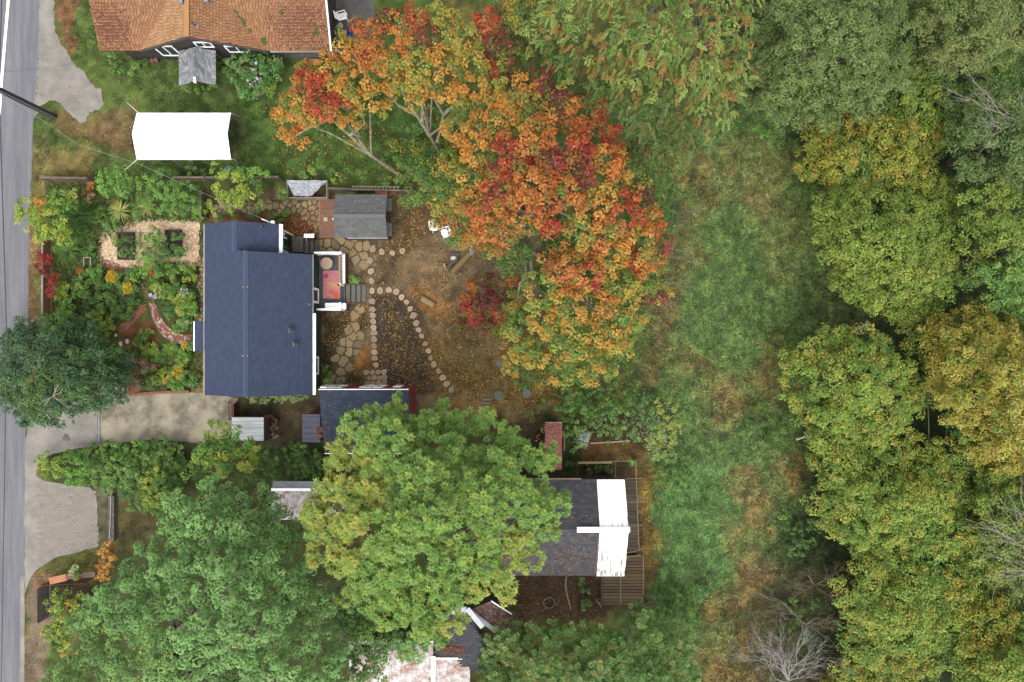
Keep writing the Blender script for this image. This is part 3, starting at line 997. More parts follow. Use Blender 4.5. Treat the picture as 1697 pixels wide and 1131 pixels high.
MB().box(a.x + .03, b.x - .03, a.y + .03, b.y - .03, .02, .757).build('body', M_DARK, bx)
MB().tube([(a.x + .08, a.y - .03, .55), (a.x + .02, a.y - .14, .3)], .025, 6).build('handle', M_WHITE, bx)

# ---- grey playhouse shed
GREY = [(120, 120, 120), (115, 115, 116), (125, 125, 124), (110, 111, 112)]
sh = thing('garden_shed', 'small shed with grey shingle gable roof beside the brown platform', 'shed', (-9.4, 7.9, 0))
zr, ze_ = 2.75, 2.15
x0, x1 = P(556, 0, ze_).x, P(642, 0, ze_).x
ys, yn, yr = P(0, 394, ze_).y, P(0, 323, ze_).y, P(0, 358.5, zr).y
mb = MB().box(x0 + .15, x1 - .2, ys + .15, yn - .15, 0, 2.1)
mb.add([(x1 - .2, ys + .15, 2.1), (x1 - .2, yn - .15, 2.1), (x1 - .2, yr, 2.6), (x0 + .15, ys + .15, 2.1), (x0 + .15, yn - .15, 2.1), (x0 + .15, yr, 2.6)], [(0, 1, 2), (4, 3, 5)])
mb.build('wall', noisy('rust_brown_boards', alb((124, 80, 58)), alb((100, 64, 48)), 4, .8, stretch=(1, 8, 1)), sh)
mb = MB()
for s, ye in ((1, ys), (-1, yn)):
    c = [(x0, ye, ze_), (x1, ye, ze_), (x1, yr, zr), (x0, yr, zr)]
    if s < 0: c.reverse()
    mb.prism(c, .08)
srf = mb.build('roof', noisy('grey_roof_base', alb((104, 104, 105)), None, 4, .9), sh)
shingles(srf, (x0, ys, ze_), (1, 0, 0), (0, yr - ys, zr - ze_), x1 - x0, math.hypot(yr - ys, zr - ze_), .15, .25, GREY, seed=6)
shingles(srf, (x0, yn, ze_), (1, 0, 0), (0, yr - yn, zr - ze_), x1 - x0, math.hypot(yr - yn, zr - ze_), .15, .25, GREY, seed=7)
MB().bar((x0, yr, zr + .03), (x1, yr, zr + .03), .24, .03, alb((126, 130, 132))).build('ridge_cap', M_SHING, srf)
MB().box(x0 + .7, x1, ys - .07, ys - .004, ze_ - .08, ze_ + .0).build('fascia', M_GALV, sh)
# clipped gable pieces on the east end
for (y0, y1, za, zb) in ((P(0, 352, 1.9).y, P(0, 327, 1.9).y, 2.35, 2.0), (P(0, 393, 1.9).y, P(0, 368, 1.9).y, 2.0, 2.35)):
    m0, m1 = min(y0, y1), max(y0, y1)
    hi, lo = (m0, m1) if za > zb else (m1, m0)
    MB().prism([(x1 - .19, m0, 1.95 if za < zb else 2.25), (x1 + .2, m0 + .1, 1.75), (x1 + .2, m1 - .1, 1.75), (x1 - .19, m1, 1.95 if za > zb else 2.25)], .05, alb((112, 116, 122))).build('gable_hood', M_SHING, sh)
# west front: white trimmed window and lamp
window(sh, 'x', x0 + .147, P(0, 361, 1.5).y, P(0, 340, 1.5).y, .7, 1.9, -1, fr=.1, mull=2)
p = P(549.5, 364, 1.1)
MB().tube([(x0 - .3, p.y + .1, 1.4), (x0 - .38, p.y, 1.25), (x0 - .3, p.y - .12, 1.1), (x0 + .14, p.y - .1, 1.1)], .05, 8).build('curved_bracket', M_WHITE, sh)
# its brown platform
pf = thing('platform', 'low brown plywood platform in front of the grey shed', 'platform', (-11.8, 7.8, 0))
a, b = P(531, 392.5, .15), P(559, 330, .15)
for i in range(4):
    y0, y1 = a.y + (b.y - a.y) * i / 4, a.y + (b.y - a.y) * (i + 1) / 4
    MB().box(a.x, b.x, y0 + .006, y1 - .006, .08, .15).build('panel', noisy('wet_plywood', alb((160, 100, 66)), alb((130, 82, 56)), 3, .55), pf)
mb = MB().box(a.x - .05, a.x - .003, a.y - .05, b.y, .02, .17).box(a.x - .003, b.x, a.y - .05, a.y - .003, .02, .17).build('edge_batten', M_TAN, pf)
for (px, py, w, c) in ((539.5, 363.5, .13, (236, 214, 190)), (535, 357.5, .08, (190, 140, 100)), (549, 373, .15, (170, 120, 84)), (534, 343, .09, (176, 120, 84))):
    p = P(px, py, .15)
    o = MB().box(p.x - w * .9, p.x + w, p.y - w, p.y + w * .8, .154, .17, alb(c)).build('board_offcut', M_WOODP, base=(p.x, p.y, .15))
    tag(o, {539.5: 'cream square offcut lying on the brown platform', 535: 'small tan offcut on the platform north of the cream square one', 549: 'broad brown offcut lying by the south of the shed front', 534: 'narrow tan offcut by the north end of the platform edge'}[px], 'offcut')

# ---- tarp-covered cold frame
cf = thing('cold_frame', 'slatted timber bin half covered by a crumpled silver tarp', 'bin', (-12.8, 9.6, 0))
a, b = P(476, 329, .7), P(543, 302, .7)
for (xa, xb, ya, yb) in ((a.x, b.x, a.y, a.y + .06), (a.x, b.x, b.y - .06, b.y), (a.x, a.x + .06, a.y + .062, b.y - .062), (b.x - .06, b.x, a.y + .062, b.y - .062), ((a.x + b.x) / 2 - .03, (a.x + b.x) / 2 + .03, a.y + .062, b.y - .062)):
    for z in (.1, .36, .62):
        MB().box(xa, xb, ya, yb, z, z + .16).build('slat', noisy('pale_timber', alb((186, 166, 146)), alb((150, 132, 116)), 4, .8), cf)
for x in (a.x + .09, b.x - .09, (a.x + b.x) / 2 - .06):
    MB().box(x - .03, x + .03, a.y + .07, a.y + .13, 0, .8).build('corner_post', M_GREYW, cf)


def tarp(name, outline, z, mat, amp, parent=None, seed=1, label=None, n=26, zfun=None):
    """Crumpled sheet over a four-cornered outline (world points)."""
    A, B, C_, D = [Vector(p) for p in outline]
    vs, fs = [], []
    for j in range(n + 1):
        for i in range(n + 1):
            u, w = i / n, j / n
            p = A.lerp(B, u).lerp(D.lerp(C_, u), w)
            h = zfun(u, w) if zfun else 0
            q = 0
            ang = 0.9
            for k in range(4):
                f = 5 * 1.9 ** k
                ang += 1.3
                q += (abs(2 * float(vnoise(np.array(u * f + seed * 3 + w * f * .4 * math.sin(ang)), np.array(w * f * .9 + k * 9 + u * f * .3 * math.cos(ang)))) - 1)) / 1.7 ** k
            vs.append((p.x, p.y, p.z + h + amp * (q - .7)))
    for j in range(n):
        for i in range(n):
            k = j * (n + 1) + i
            fs.append((k, k + 1, k + n + 2, k + n + 1))
    mb = MB()
    mb.add(vs, fs)
    o = mb.build(name, mat, parent, base=None if parent else tuple(A))
    s = o.modifiers.new('thickness', 'SOLIDIFY'); s.thickness = .012
    return o


M_TARP = noisy('silver_tarp', alb((212, 214, 222)), alb((182, 186, 198)), 4, .45)
M_TARPG = noisy('grey_tarp', alb((176, 178, 184)), alb((150, 152, 158)), 2.5, .5)
tp = tarp('tarp', [P(487, 325, .84), P(516, 325, .84), P(543, 299.5, .9), P(474, 299, .9)], .86, M_TARP, .11, seed=3)
tag(tp, 'crumpled silver tarp thrown over the slatted timber bin', 'tarp')

# ---- the brown-shingled house at the top
BRN = [(184, 134, 94), (178, 128, 88), (190, 142, 100), (172, 120, 84), (182, 130, 96)]
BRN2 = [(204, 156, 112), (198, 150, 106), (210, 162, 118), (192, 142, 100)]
hb = thing('house', 'brown shingled house with dark walls beyond the north lawn', 'house', (-18, 19, 0))
Z0 = 2.8
XW, XE, YE = -24.28, -10.70, P(0, 84, Z0).y
sM = 0.43
YR = 23.5
zm = lambda y: Z0 + sM * (y - YE)
ZRm = zm(YR)
gx, gz = -18.27, 4.62
gxl, gxr = P(232, 0, Z0).x, P(441, 0, Z0).x
rt = MB()
rt_yb = YE + (gz - Z0) / sM
rt.prism([(XW, YE, Z0), (gxl, YE, Z0), (gx, rt_yb, gz), (gx, YR, ZRm), (XW, YR, ZRm)], .14)
rt.prism([(gxr, YE, Z0), (XE, YE, Z0), (XE, YR, ZRm), (gx, YR, ZRm), (gx, rt_yb, gz)], .14)
rt.prism([(XW, YR, ZRm), (XE, YR, ZRm), (XE, YR + 7, Z0 - .2), (XW, YR + 7, Z0 - .2)], .14)
# cross gable, its two planes run back into the main roof
yb = YE + (gz - Z0) / sM
rt.prism([(gxl, YE - .02, Z0), (gx, YE - .02, gz), (gx, yb, gz)], .12)
rt.prism([(gx, YE - .02, gz), (gxr, YE - .02, Z0), (gx, yb, gz)], .12)
hrf = rt.build('roof', noisy('brown_roof_base', alb((92, 62, 44)), None, 4, .9), hb)
lsm = math.hypot(YR - YE, ZRm - Z0)
cm = (YR - YE) / lsm


def keep_main(u, s):
    x, y = XW + u, YE + s * cm
    zc = zm(y)
    zg = gz - (gz - Z0) * (abs(x - gx) / ((gx - gxl) if x < gx else (gxr - gx)))
    return zg < zc


shingles(hrf, (XW, YE, Z0), (1, 0, 0), (0, YR - YE, ZRm - Z0), XE - XW, lsm, .17, .19, BRN, keep_main, th=.035, gap=.012, seed=21)
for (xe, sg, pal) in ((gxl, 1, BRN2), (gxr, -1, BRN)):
    S = Vector((gx - xe, 0, gz - Z0))
    ls = S.length
    def keep_g(u, s, xe=xe, S=S, ls=ls):
        z = Z0 + (gz - Z0) * s / ls
        return (YE + u) < YE + (z - Z0) / sM
    shingles(hrf, (xe, YE, Z0), (0, 1, 0), S, yb - YE, ls, .17, .19, pal, keep_g, th=.035, gap=.012, seed=22 + sg)
MB().bar((gx, YE, gz + .03), (gx, yb, gz + .03), .26, .04, alb((206, 150, 100))).build('ridge_cap', M_SHING, hrf)
for xe in (gxl, gxr):
    MB().bar((xe, YE + .05, Z0 + .05), (gx, yb, gz + .05), .24, .02, alb((170, 112, 84))).build('valley_strip', M_SHING, hrf)
# needle litter and moss cushions lying on the shingles
N = 2600
ux = np.concatenate([rng.normal(185, 16, N // 2), rng.normal(500, 26, N // 2)])
uy = np.concatenate([rng.normal(52, 15, N // 2), rng.normal(48, 17, N // 2)])
V, C = [], []
for a_, b_ in zip(ux, uy):
    y_ = YE + max(.1, (84 - b_) * K * .93)
    x_ = (a_ - CX) * K * .93
    if XW + .1 < x_ < XE - .1 and (x_ < gxl - .2 or x_ > gxr + .2) and y_ < YR:
        V.append((x_, y_, zm(y_) + .03)); C.append(R.choice([(156, 98, 76), (140, 86, 66), (168, 110, 84)]))
V = np.array(V)
dd = rng.normal(size=V.shape); dd[:, 2] = dd[:, 1] * sM
tag(quads_object('needle_litter', leaf_quads(V, dd, np.tile([0, -sM, 1.], (len(V), 1)), .16, .07, .05, 0), alb_np(np.array(C, float)), M_LEAF, hrf), kind='stuff')
mb = MB()
for (px, py) in ((402, 34), (404, 38), (432, 62), (434, 64), (470, 23), (522, 52), (523, 49), (394, 25), (412, 48)):
    p = P(px, py, 3.4)
    for _ in range(5):
        x, y = p.x + R.uniform(-.12, .12), p.y + R.uniform(-.14, .14)
        mb.disc((x, y), R.uniform(.05, .11), zm(y) - .02, zm(y) + .05, 8, alb((96, 110, 56)), wob=.2)
mb.build('moss_cushions', M_STONE, hrf, kind='stuff')
w_ = MB()
yw = YE + .6
w_.box(XW + .5, P(447, 0, 1).x, yw, YR + 6, 0, Z0 - .1)
w_.box(P(447, 0, 1).x + .003, XE - .4, yw + .9, YR + 6, 0, Z0 - .1)
w_.add([(gxl + .5, yw, Z0 - .1), (gxr - .5, yw, Z0 - .1), (gx, yw, gz - .2), (gxl + .5, yw + .4, Z0 - .1), (gxr - .5, yw + .4, Z0 - .1), (gx, yw + .4, gz - .2)], [(0, 1, 2), (4, 3, 5)])
w_.build('wall', M_BROWNW, hb)
Sx = lambda px, z: P(px, 0, z).x
window(hb, 'y', yw, Sx(264, 1.2), Sx(297, 1.2), .7, 2.1, -1, fr=.09, mull=1)
window(hb, 'y', yw, Sx(325, 2.2), Sx(353, 2.2), 1.92, 2.62, -1, fr=.07, mull=1)
window(hb, 'y', yw, Sx(374, 1.8), Sx(411, 1.8), 1.2, 2.1, -1, fr=.08, mull=1)
# barge boards along the gable
for xe in (gxl, gxr):
    MB().bar((xe, YE - .05, Z0 - .06), (gx, YE - .05, gz - .06), .05, .16).build('barge_board', noisy('dark_trim', alb((92, 82, 78)), None, 3, .7), hb)
MB().bar((Sx(447, Z0), YE - .05, Z0 - .06), (XE, YE - .05, Z0 - .06), .08, .12).build('gutter', noisy('cream_gutter', alb((190, 176, 160)), None, 3, .5), hb)
MB().bar((XE + .04, YE, Z0 - .06), (XE + .04, YR, ZRm - .06), .08, .14).build('barge_board', M_WHITE, hb)
# recessed porch on its east part
pa, pz = Sx(447, .3), Sx(540, .3)
MB().box(pa, pz, yw + .05, yw + .9, 0, .3).build('porch_floor', M_GREYW, hb)
MB().box(Sx(466, 1.4), Sx(497, 1.4), yw + .8, yw + .88, .9, 2.1).build('porch_panel', noisy('ochre_panel', alb((168, 158, 112)), None, 4, .8), hb)
MB().box(Sx(488, .5), Sx(503, .5), yw + .3, yw + .5, .303, 1.2).build('porch_cupboard', noisy('red_brown_board', alb((120, 70, 54)), None, 4, .8), hb)
MB().box(pa, Sx(482, .9), yw, yw + .06, .95, 1.05).build('porch_rail', M_GREYW, hb)
MB().box(Sx(511, .4), Sx(531, .4), yw - .3, yw - .05, .1, .3).build('porch_step', M_CONC, hb)
MB().bar((XE - .4, yw + .1, 0), (XE - .4, yw + .1, Z0 - .15), .12, .12, up=(1, 0, 0)).build('porch_post', M_WHITE, hb)
for (px, py) in ((299, 1), (344, 3)):
    p = P(px, py, 4.75 if px < 320 else 4.2)
    zz = gz - abs(p.x - gx) / (gxr - gx) * (gz - Z0)
    MB().box(p.x - .11, p.x + .11, p.y - .11, p.y + .13, zz - .2, zz + .3).build('roof_vent', M_GALV, hb)
p = P(329, 48, 4.1)
zz = gz - (p.x - gx) / (gxr - gx) * (gz - Z0)
o = MB().tube([(p.x, p.y, zz - .1), (p.x, p.y, zz + .1), (p.x - .02, p.y + .02, zz + .55)], [.05, .04, .035], 8).build('vent_pipe', M_DARK, hb)
MB().box(p.x - .1, p.x + .14, p.y - .14, p.y + .08, zz - .1, zz + .015).build('flashing', M_GALV, hb)

# ---- grey tarp shelter in front of it
ts = thing('tarp_shelter', 'small peaked shelter covered in grey tarpaulin against the brown house', 'shelter', (-19, 16.6, 0))
e, r_ = 1.75, 2.3
xa, xb = P(296.5, 0, e).x, P(357.5, 0, e).x
y0, y1 = P(0, 142, e).y, P(0, 80.5, e + .3).y
xm = P(322.5, 0, r_).x
tarp('cover', [(xa, y0, e), (xm, y0 + .1, r_), (xm, y1, r_), (xa, y1, e)], 0, M_TARPG, .07, ts, seed=5, zfun=lambda u, w: -.16 * math.sin(math.pi * u) * (.5 + .5 * math.sin(math.pi * w)))
tarp('cover', [(xm, y0 + .1, r_), (xb, y0 + .05, e), (xb, y1, e), (xm, y1, r_)], 0, M_TARPG, .07, ts, seed=9, zfun=lambda u, w: -.18 * math.sin(math.pi * u) * (.5 + .5 * math.sin(math.pi * w)))
for x in (xa + .05, xb - .05):
    for y in (y0 + .1, y1 - .1):
        MB().tube([(x, y, 0), (x, y, e - .06)], .025, 6).build('leg', M_GALV, ts)
MB().tube([(xm, y0 + .1, r_ - .07), (xm, y1 - .02, r_ - .07)], .025, 6).build('ridge_pole', M_GALV, ts)
p = P(322.5, 138, r_)
MB().box(p.x - .07, p.x + .07, y0 - .02, y0 + .3, r_ - .12, r_ + .02).build('ridge_flap', M_WHITE, ts)

# ---- white carport canopy
cp = thing('carport_canopy', 'bright white peaked carport canopy on the front lawn', 'canopy', (-21, 13, 0))
e, r_ = 2.1, 2.6
xa, xb = P(226.5, 0, e).x, P(382.5, 0, e).x
y0, y1, ym = P(0, 263.5, e).y, P(0, 187.5, e).y, P(0, 222, r_).y
M_CANV = noisy('white_canvas', (0.85, 0.85, 0.845), (0.82, 0.82, 0.82), 1.2, .45)
for (ye, nm) in ((y0, 's'), (y1, 'n')):
    n = 18
    mb = MB()
    top, bot = [], []
    for i in range(n + 1):
        u = i / n
        sg = .02 * math.sin(u * math.pi * 6)
        x_ = xa + (xb - xa) * u
        top.append((x_, ym, r_)); bot.append((x_, ye, e - abs(sg)))
    vs, fs = top + bot, []
    for i in range(n):
        f = (i, i + 1, n + 2 + i, n + 1 + i)
        fs.append(f if ye > ym else f[::-1])
    hem = [(x, y, z - .22) for x, y, z in bot]
    o_ = len(vs); vs += hem
    for i in range(n):
        f = (n + 1 + i, n + 2 + i, o_ + i + 1, o_ + i)
        fs.append(f if ye > ym else f[::-1])
    mb.add(vs, fs)
    o = mb.build('roof_sheet', M_CANV, cp)
    s = o.modifiers.new('thickness', 'SOLIDIFY'); s.thickness = .015; s.offset = 0
for i in range(4):
    x_ = xa + .06 + (xb - xa - .12) * i / 3
    for y_ in (y0 + .05, y1 - .05):
        MB().tube([(x_, y_, 0), (x_, y_, e - .04)], .03, 6).build('leg', M_GALV, cp)
    MB().tube([(x_, y0 + .05, e - .05), (x_, ym, r_ - .06), (x_, y1 - .05, e - .05)], .022, 6).build('rafter', M_GALV, cp)
for (q, w) in (((230, 188, e), (211, 170.5, 0)), ((381, 187, e), (397, 193, 0)), ((308, 263, e), (320, 270, 0)), ((382, 262, e), (395, 268, 0)), ((228, 264, e), (206, 283, 0))):
    MB().tube([P(*q), P(*w)], .016, 5).build('guy_rope', M_WHITE, cp)

# ---- dark blue garage with red walls
NAVY = [(66, 77, 96), (60, 71, 90), (72, 83, 101), (57, 68, 86)]
gg = thing('garage', 'red walled outbuilding with dark blue mono-pitch shingle roof under the large tree', 'outbuilding', (-9, -4.7, 0))
zn, zs = 3.45, 2.2
yn_, ys_ = P(0, 646.5, zn).y, P(0, 751, zs).y
x0, x1 = P(528, 0, zn).x, -6.0
MB().prism([(x0, ys_, zs), (x1, ys_, zs), (x1, yn_, zn), (x0, yn_, zn)], .14).build('roof', noisy('navy_roof_base', alb((60, 70, 86)), None, 4, .9), gg)
grf = [c for c in gg.children if c.name.startswith('roof')][0]
shingles(grf, (x0, ys_, zs), (1, 0, 0), (0, yn_ - ys_, zn - zs), x1 - x0, math.hypot(yn_ - ys_, zn - zs), .15, .3, NAVY, seed=31)
yw_ = P(0, 639, 0).y
M_RED = noisy('red_siding', alb((176, 54, 54)), alb((150, 44, 46)), 3, .7)
MB().add([(x0 + .15, ys_ + .15, 0), (x1 - .1, ys_ + .15, 0), (x1 - .1, yw_, 0), (x0 + .15, yw_, 0), (x0 + .15, ys_ + .15, zs - .16), (x1 - .1, ys_ + .15, zs - .16), (x1 - .1, yw_, zn - .16), (x0 + .15, yw_, zn - .16)],
         [(0, 1, 5, 4), (1, 2, 6, 5), (2, 3, 7, 6), (3, 0, 4, 7)]).build('wall', M_RED, gg)
MB().box(x0, x1, yn_ + .003, yn_ + .05, zn - .16, zn + .0).build('fascia', M_WHITE, gg)
MB().box(x0, x1, ys_ - .06, ys_ - .003, zs - .14, zs + .0).build('fascia', M_WHITE, gg)
for (pa_, pb_) in ((540, 552), (553, 574), (603, 622), (624, 640)):
    window(gg, 'y', yw_, P(pa_, 0, 1).x, P(pb_, 0, 1).x, .3, 2.3, 1, fr=.14, mull=0)
MB().box(P(655, 0, 1).x, P(668, 0, 1).x, yw_ + .003, yw_ + .06, .5, 1.9).build('hatch', M_WHITE, gg)
ln_ = thing('lean_to', 'small slate grey lean-to roof against the red outbuilding', 'lean-to', (-12, -5.4, 0))
a, b = P(500.5, 733, 2.0), P(531, 687, 2.1)
MB().prism([(a.x, a.y, 1.95), (b.x, a.y, 2.15), (b.x, b.y, 2.15), (a.x, b.y, 1.95)], .06).build('roof', noisy('slate_sheet', alb((104, 108, 128)), alb((88, 92, 112)), 2, .7), ln_)
for k in range(5):
    y_ = a.y + (b.y - a.y) * (k + .5) / 5
    MB().bar((a.x, y_, 1.975), (b.x, y_, 2.175), .03, .03).build('batten', noisy('slate_batten', alb((98, 102, 120)), None, 3, .7), ln_)
MB().box(a.x + .1, b.x, a.y + .1, a.y + .16, 0, 1.9).box(a.x + .1, a.x + .16, a.y + .163, b.y - .1, 0, 1.88).build('wall', M_BROWNW, ln_)
MB().prism([P(515, 687, 1.9), P(530, 687, 2.0), P(530, 681.5, 1.4), P(526, 682, 1.4)], .05).build('awning', M_RED, ln_)

# ---- white-roofed wood store with log pile
ws = thing('wood_store', 'low brown store with white corrugated roof beside the driveway', 'shed', (-16.4, -5.4, 0))
zt = 1.55
a, b = P(383, 731, zt), P(437, 692, zt)
MB().box(a.x + .06, b.x - .02, a.y + .06, b.y - .06, 0, zt - .12).build('wall', noisy('weathered_boards', alb((112, 96, 84)), alb((92, 78, 68)), 4, .85, stretch=(1, 1, 6)), ws)
mb = MB()
nc = 34
vs, fs = [], []
for i in range(nc + 1):
    y_ = a.y + (b.y - a.y) * i / nc
    z_ = zt + (.025 if i % 2 else -.005)
    vs += [(a.x, y_, z_ - .1), (b.x, y_, z_)]
for i in range(nc):
    fs.append((2 * i, 2 * i + 1, 2 * i + 3, 2 * i + 2))
mb.add(vs, fs)
o = mb.build('roof_sheet', noisy('chalky_white_metal', (.6, .61, .61), (.4, .41, .41), 1.6, .5, stretch=(.4, 6, 1)), ws)
o.modifiers.new('thickness', 'SOLIDIFY').thickness = .015
for k in range(6):
    y_ = a.y + .1 + (b.y - a.y - .2) * k / 5
    MB().box(b.x - .017, b.x + .01, y_ - .12, y_ + .12, .05, zt - .14).build('plank', noisy('brown_plank', alb((126, 110, 100)), alb((100, 88, 80)), 4, .85, stretch=(1, 1, 5)), ws)
MB().prism([P(438, 692, 1.5), P(450, 691, 1.0), P(452, 687.5, 1.0), P(440, 688.5, 1.5)], .04).build('red_flap', M_RED, ws)
rw = random.Random(4)
for k in range(22):
    px, py = rw.uniform(450, 463), 693 + k * 1.45 + rw.uniform(-1, 1)
    p = P(px, py)
    L = rw.uniform(.16, .3); z = rw.uniform(.06, .5)
    an = rw.uniform(-.6, .6)
    d_ = Vector((math.cos(an), math.sin(an), rw.uniform(-.2, .2))) * L
    o = MB().tube([Vector((p.x, p.y, z)) - d_ * .5, Vector((p.x, p.y, z)) + d_ * .5], rw.uniform(.06, .11), 7, alb(rw.choice([(168, 138, 96), (190, 166, 126), (120, 96, 66), (206, 190, 158)]))).build('firewood_log', M_WOODP, base=(p.x, p.y, z))
    tag(o, 'split firewood log in the heap beside the white-roofed store', 'log', 'firewood logs heaped by the store')

# ---- lower right house: dark shingles with a white metal strip
DRK = [(88, 88, 94), (82, 82, 88), (94, 93, 98), (77, 77, 83)]
hc = thing('house', 'house with dark shingle roof and white metal roof strip at its east end', 'house', (2.5, -11, 0))
ze_, zr_ = 2.8, 4.2
yN, yS, yr_ = P(0, 795, ze_).y, P(0, 954, ze_).y, P(0, 878, zr_).y
xW, xM, xE = -1.9, P(991, 0, 3.4).x, P(1035, 0, ze_).x
w_ = MB().box(xW + .3, xE - .35, yS + .4, yN - .3, 0, ze_ - .15)
w_.add([(xE - .35, yS + .4, ze_ - .15), (xE - .35, yN - .3, ze_ - .15), (xE - .35, yr_, zr_ - .2)], [(0, 1, 2)])
w_.build('wall', noisy('dark_brown_boards', alb((84, 72, 62)), alb((70, 60, 52)), 3, .8), hc)  # boards in two close dark browns
mb = MB()
for ye in (yN, yS):
    c = [Vector(p) for p in ((xW, ye, ze_), (xM, ye, ze_), (xM, yr_, zr_), (xW, yr_, zr_))]
    if (c[1] - c[0]).cross(c[2] - c[0]).z < 0: c.reverse()
    mb.prism(c, .14)
hrf2 = mb.build('roof', noisy('dark_roof_base', alb((76, 76, 82)), None, 4, .9), hc)
for ye, s in ((yN, 41), (yS, 42)):
    shingles(hrf2, (xW, ye, ze_), (1, 0, 0), (0, yr_ - ye, zr_ - ze_), xM - xW, math.hypot(yr_ - ye, zr_ - ze_), .17, .3, DRK, seed=s)
M_WM = bpy.data.materials.new('worn_white_metal'); M_WM.use_nodes = True
n, l = M_WM.node_tree.nodes, M_WM.node_tree.links
b_ = n['Principled BSDF']; b_.inputs['Roughness'].default_value = .5
geo = n.new('ShaderNodeNewGeometry'); mp = n.new('ShaderNodeMapping'); mp.inputs['Scale'].default_value = (7, .9, 1)
nz = n.new('ShaderNodeTexNoise'); nz.inputs['Scale'].default_value = 1.6; nz.inputs['Detail'].default_value = 6
rp = n.new('ShaderNodeValToRGB'); rp.color_ramp.elements[0].position = .5; rp.color_ramp.elements[1].position = .68
rp.color_ramp.elements[0].color = (.8, .8, .8, 1); rp.color_ramp.elements[1].color = (*alb((186, 184, 178)), 1)
l.new(geo.outputs['Position'], mp.inputs['Vector']); l.new(mp.outputs['Vector'], nz.inputs['Vector'])
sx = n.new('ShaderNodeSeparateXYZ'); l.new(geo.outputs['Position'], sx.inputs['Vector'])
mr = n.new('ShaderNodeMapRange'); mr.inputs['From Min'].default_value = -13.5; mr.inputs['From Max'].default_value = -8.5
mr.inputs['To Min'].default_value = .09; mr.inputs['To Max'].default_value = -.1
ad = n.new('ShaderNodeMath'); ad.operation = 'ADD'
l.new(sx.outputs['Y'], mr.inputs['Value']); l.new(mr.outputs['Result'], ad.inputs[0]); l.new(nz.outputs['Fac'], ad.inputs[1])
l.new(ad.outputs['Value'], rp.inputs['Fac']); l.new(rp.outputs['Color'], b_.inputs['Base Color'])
npan = 6
for ye in (yN, yS):
    for k in range(npan):
        p0, p1 = xM + (xE - xM) * k / npan, xM + (xE - xM) * (k + 1) / npan
        c = [Vector(p) for p in ((p0 + .004, ye, ze_ + .03), (p1 - .004, ye, ze_ + .03), (p1 - .004, yr_, zr_ + .03), (p0 + .004, yr_, zr_ + .03))]
        if (c[1] - c[0]).cross(c[2] - c[0]).z < 0: c.reverse()
        m_ = MB().prism(c, .03)
        m_.bar((p0 + .03, ye, ze_ + .045), (p0 + .03, yr_, zr_ + .045), .03, .03)
        m_.build('metal_sheet', M_WM, hc)
MB().bar((P(956, 0, zr_).x, yr_ + .02, zr_ + .09), (xE + .06, yr_ + .02, zr_ + .09), .3, .04).build('ridge_cap', M_WHITE, hc)
MB().box(xM, xE, yS - .06, yS - .004, ze_ - .12, ze_ + .02).build('gutter', M_GALV, hc)
MB().box(xW, xM - .9, yN + .004, yN + .06, ze_ - .1, ze_ - .0).build('fascia', noisy('tan_fascia', alb((190, 160, 130)), None, 3, .7), hc)
for k in range(26):
    y_ = yS + .3 + k * .09
    z_ = ze_ + (y_ - yS) / (yr_ - yS) * (zr_ - ze_)
    if k % 2 == 0:
        MB().box(xM - .1, xM - .02, y_ - .05, y_ + .04, z_ + .02, z_ + .06).build('copper_clip', noisy('rusty_clip', alb((176, 120, 90)), None, 4, .8), hc)

# boarded terrace and pen around that house
tr = thing('terrace', 'weathered plank terrace at the south-east corner of the dark-roofed house', 'terrace', (7, -15, 0))
MW = [(122, 100, 70), (112, 92, 64), (130, 110, 76), (104, 86, 62)]
yy_ = 1003.0
while yy_ > 921:
    h_ = 5.2
    xl = 998 if yy_ > 955 else 1037
    xr = 1068 - max(0, (yy_ - 985)) * .4
    a, b = P(xl, yy_, .3), P(xr, yy_ - h_ + .7, .3)
    MB().box(a.x, b.x, a.y, b.y, .24, .3 + R.uniform(0, .008), alb(R.choice(MW))).build('plank', M_WOODP, tr)
    yy_ -= h_
a, b = P(1000, 1000, 0), P(1066, 925, 0)
MB().box(P(1040, 0, 0).x, b.x - .05, P(0, 952).y, b.y, 0, .235).box(a.x, b.x - .05, a.y, P(0, 958).y, 0, .235).build('bearers', M_GREYW, tr)
for x_ in (1028.5, 1066):
    MB().bar(P(x_, 1000 if x_ < 1050 else 985, .325), P(x_, 957 if x_ < 1050 else 922, .325), .05, .03, alb((176, 160, 120))).build('batten', M_WOODP, tr)
pn = thing('plant_pen', 'timber and wire pen along the east wall of the dark-roofed house', 'pen', (7.5, -9.5, 0))
def pole(parent, a, b, w=.06, c=(150, 136, 112), nm='rail'):
    return MB().bar(a, b, w, w, alb(c)).build(nm, M_WOODP, parent)
for k in range(21):
    y0_ = 796 + k * 5.8
    a_, b_ = P(1034, y0_ + 5.3, .12), P(1056 + k * .2, y0_, .12)
    MB().box(a_.x, b_.x, a_.y, b_.y, .06, .12 + R.uniform(0, .012), alb(R.choice([(104, 88, 72), (94, 80, 66), (112, 96, 78), (98, 84, 62)]))).build('deck_plank', M_WOODP, pn)
pole(pn, P(1053, 762, .9), P(1059, 912, .9))
for py in (794, 832, 871, 911, 919):
    pole(pn, P(1037, py + (6 if py > 900 else 0), .9), P(1066 if py < 900 else 1062, py - (1 if py < 900 else 0), .9), .05)
for py in (764, 794, 832, 871, 912):
    pole(pn, P(1054 + (py - 764) * .035, py, 0), P(1054 + (py - 764) * .035, py, .86), .07, nm='post')
pole(pn, P(957, 766, .8), P(1053, 764, .8), .05)
for px in (957, 988, 1020):
    pole(pn, P(px, 766, .8), P(px, 794, .8), .035, (128, 118, 100))
    pole(pn, P(px, 766, 0), P(px, 766, .77), .06, nm='post')
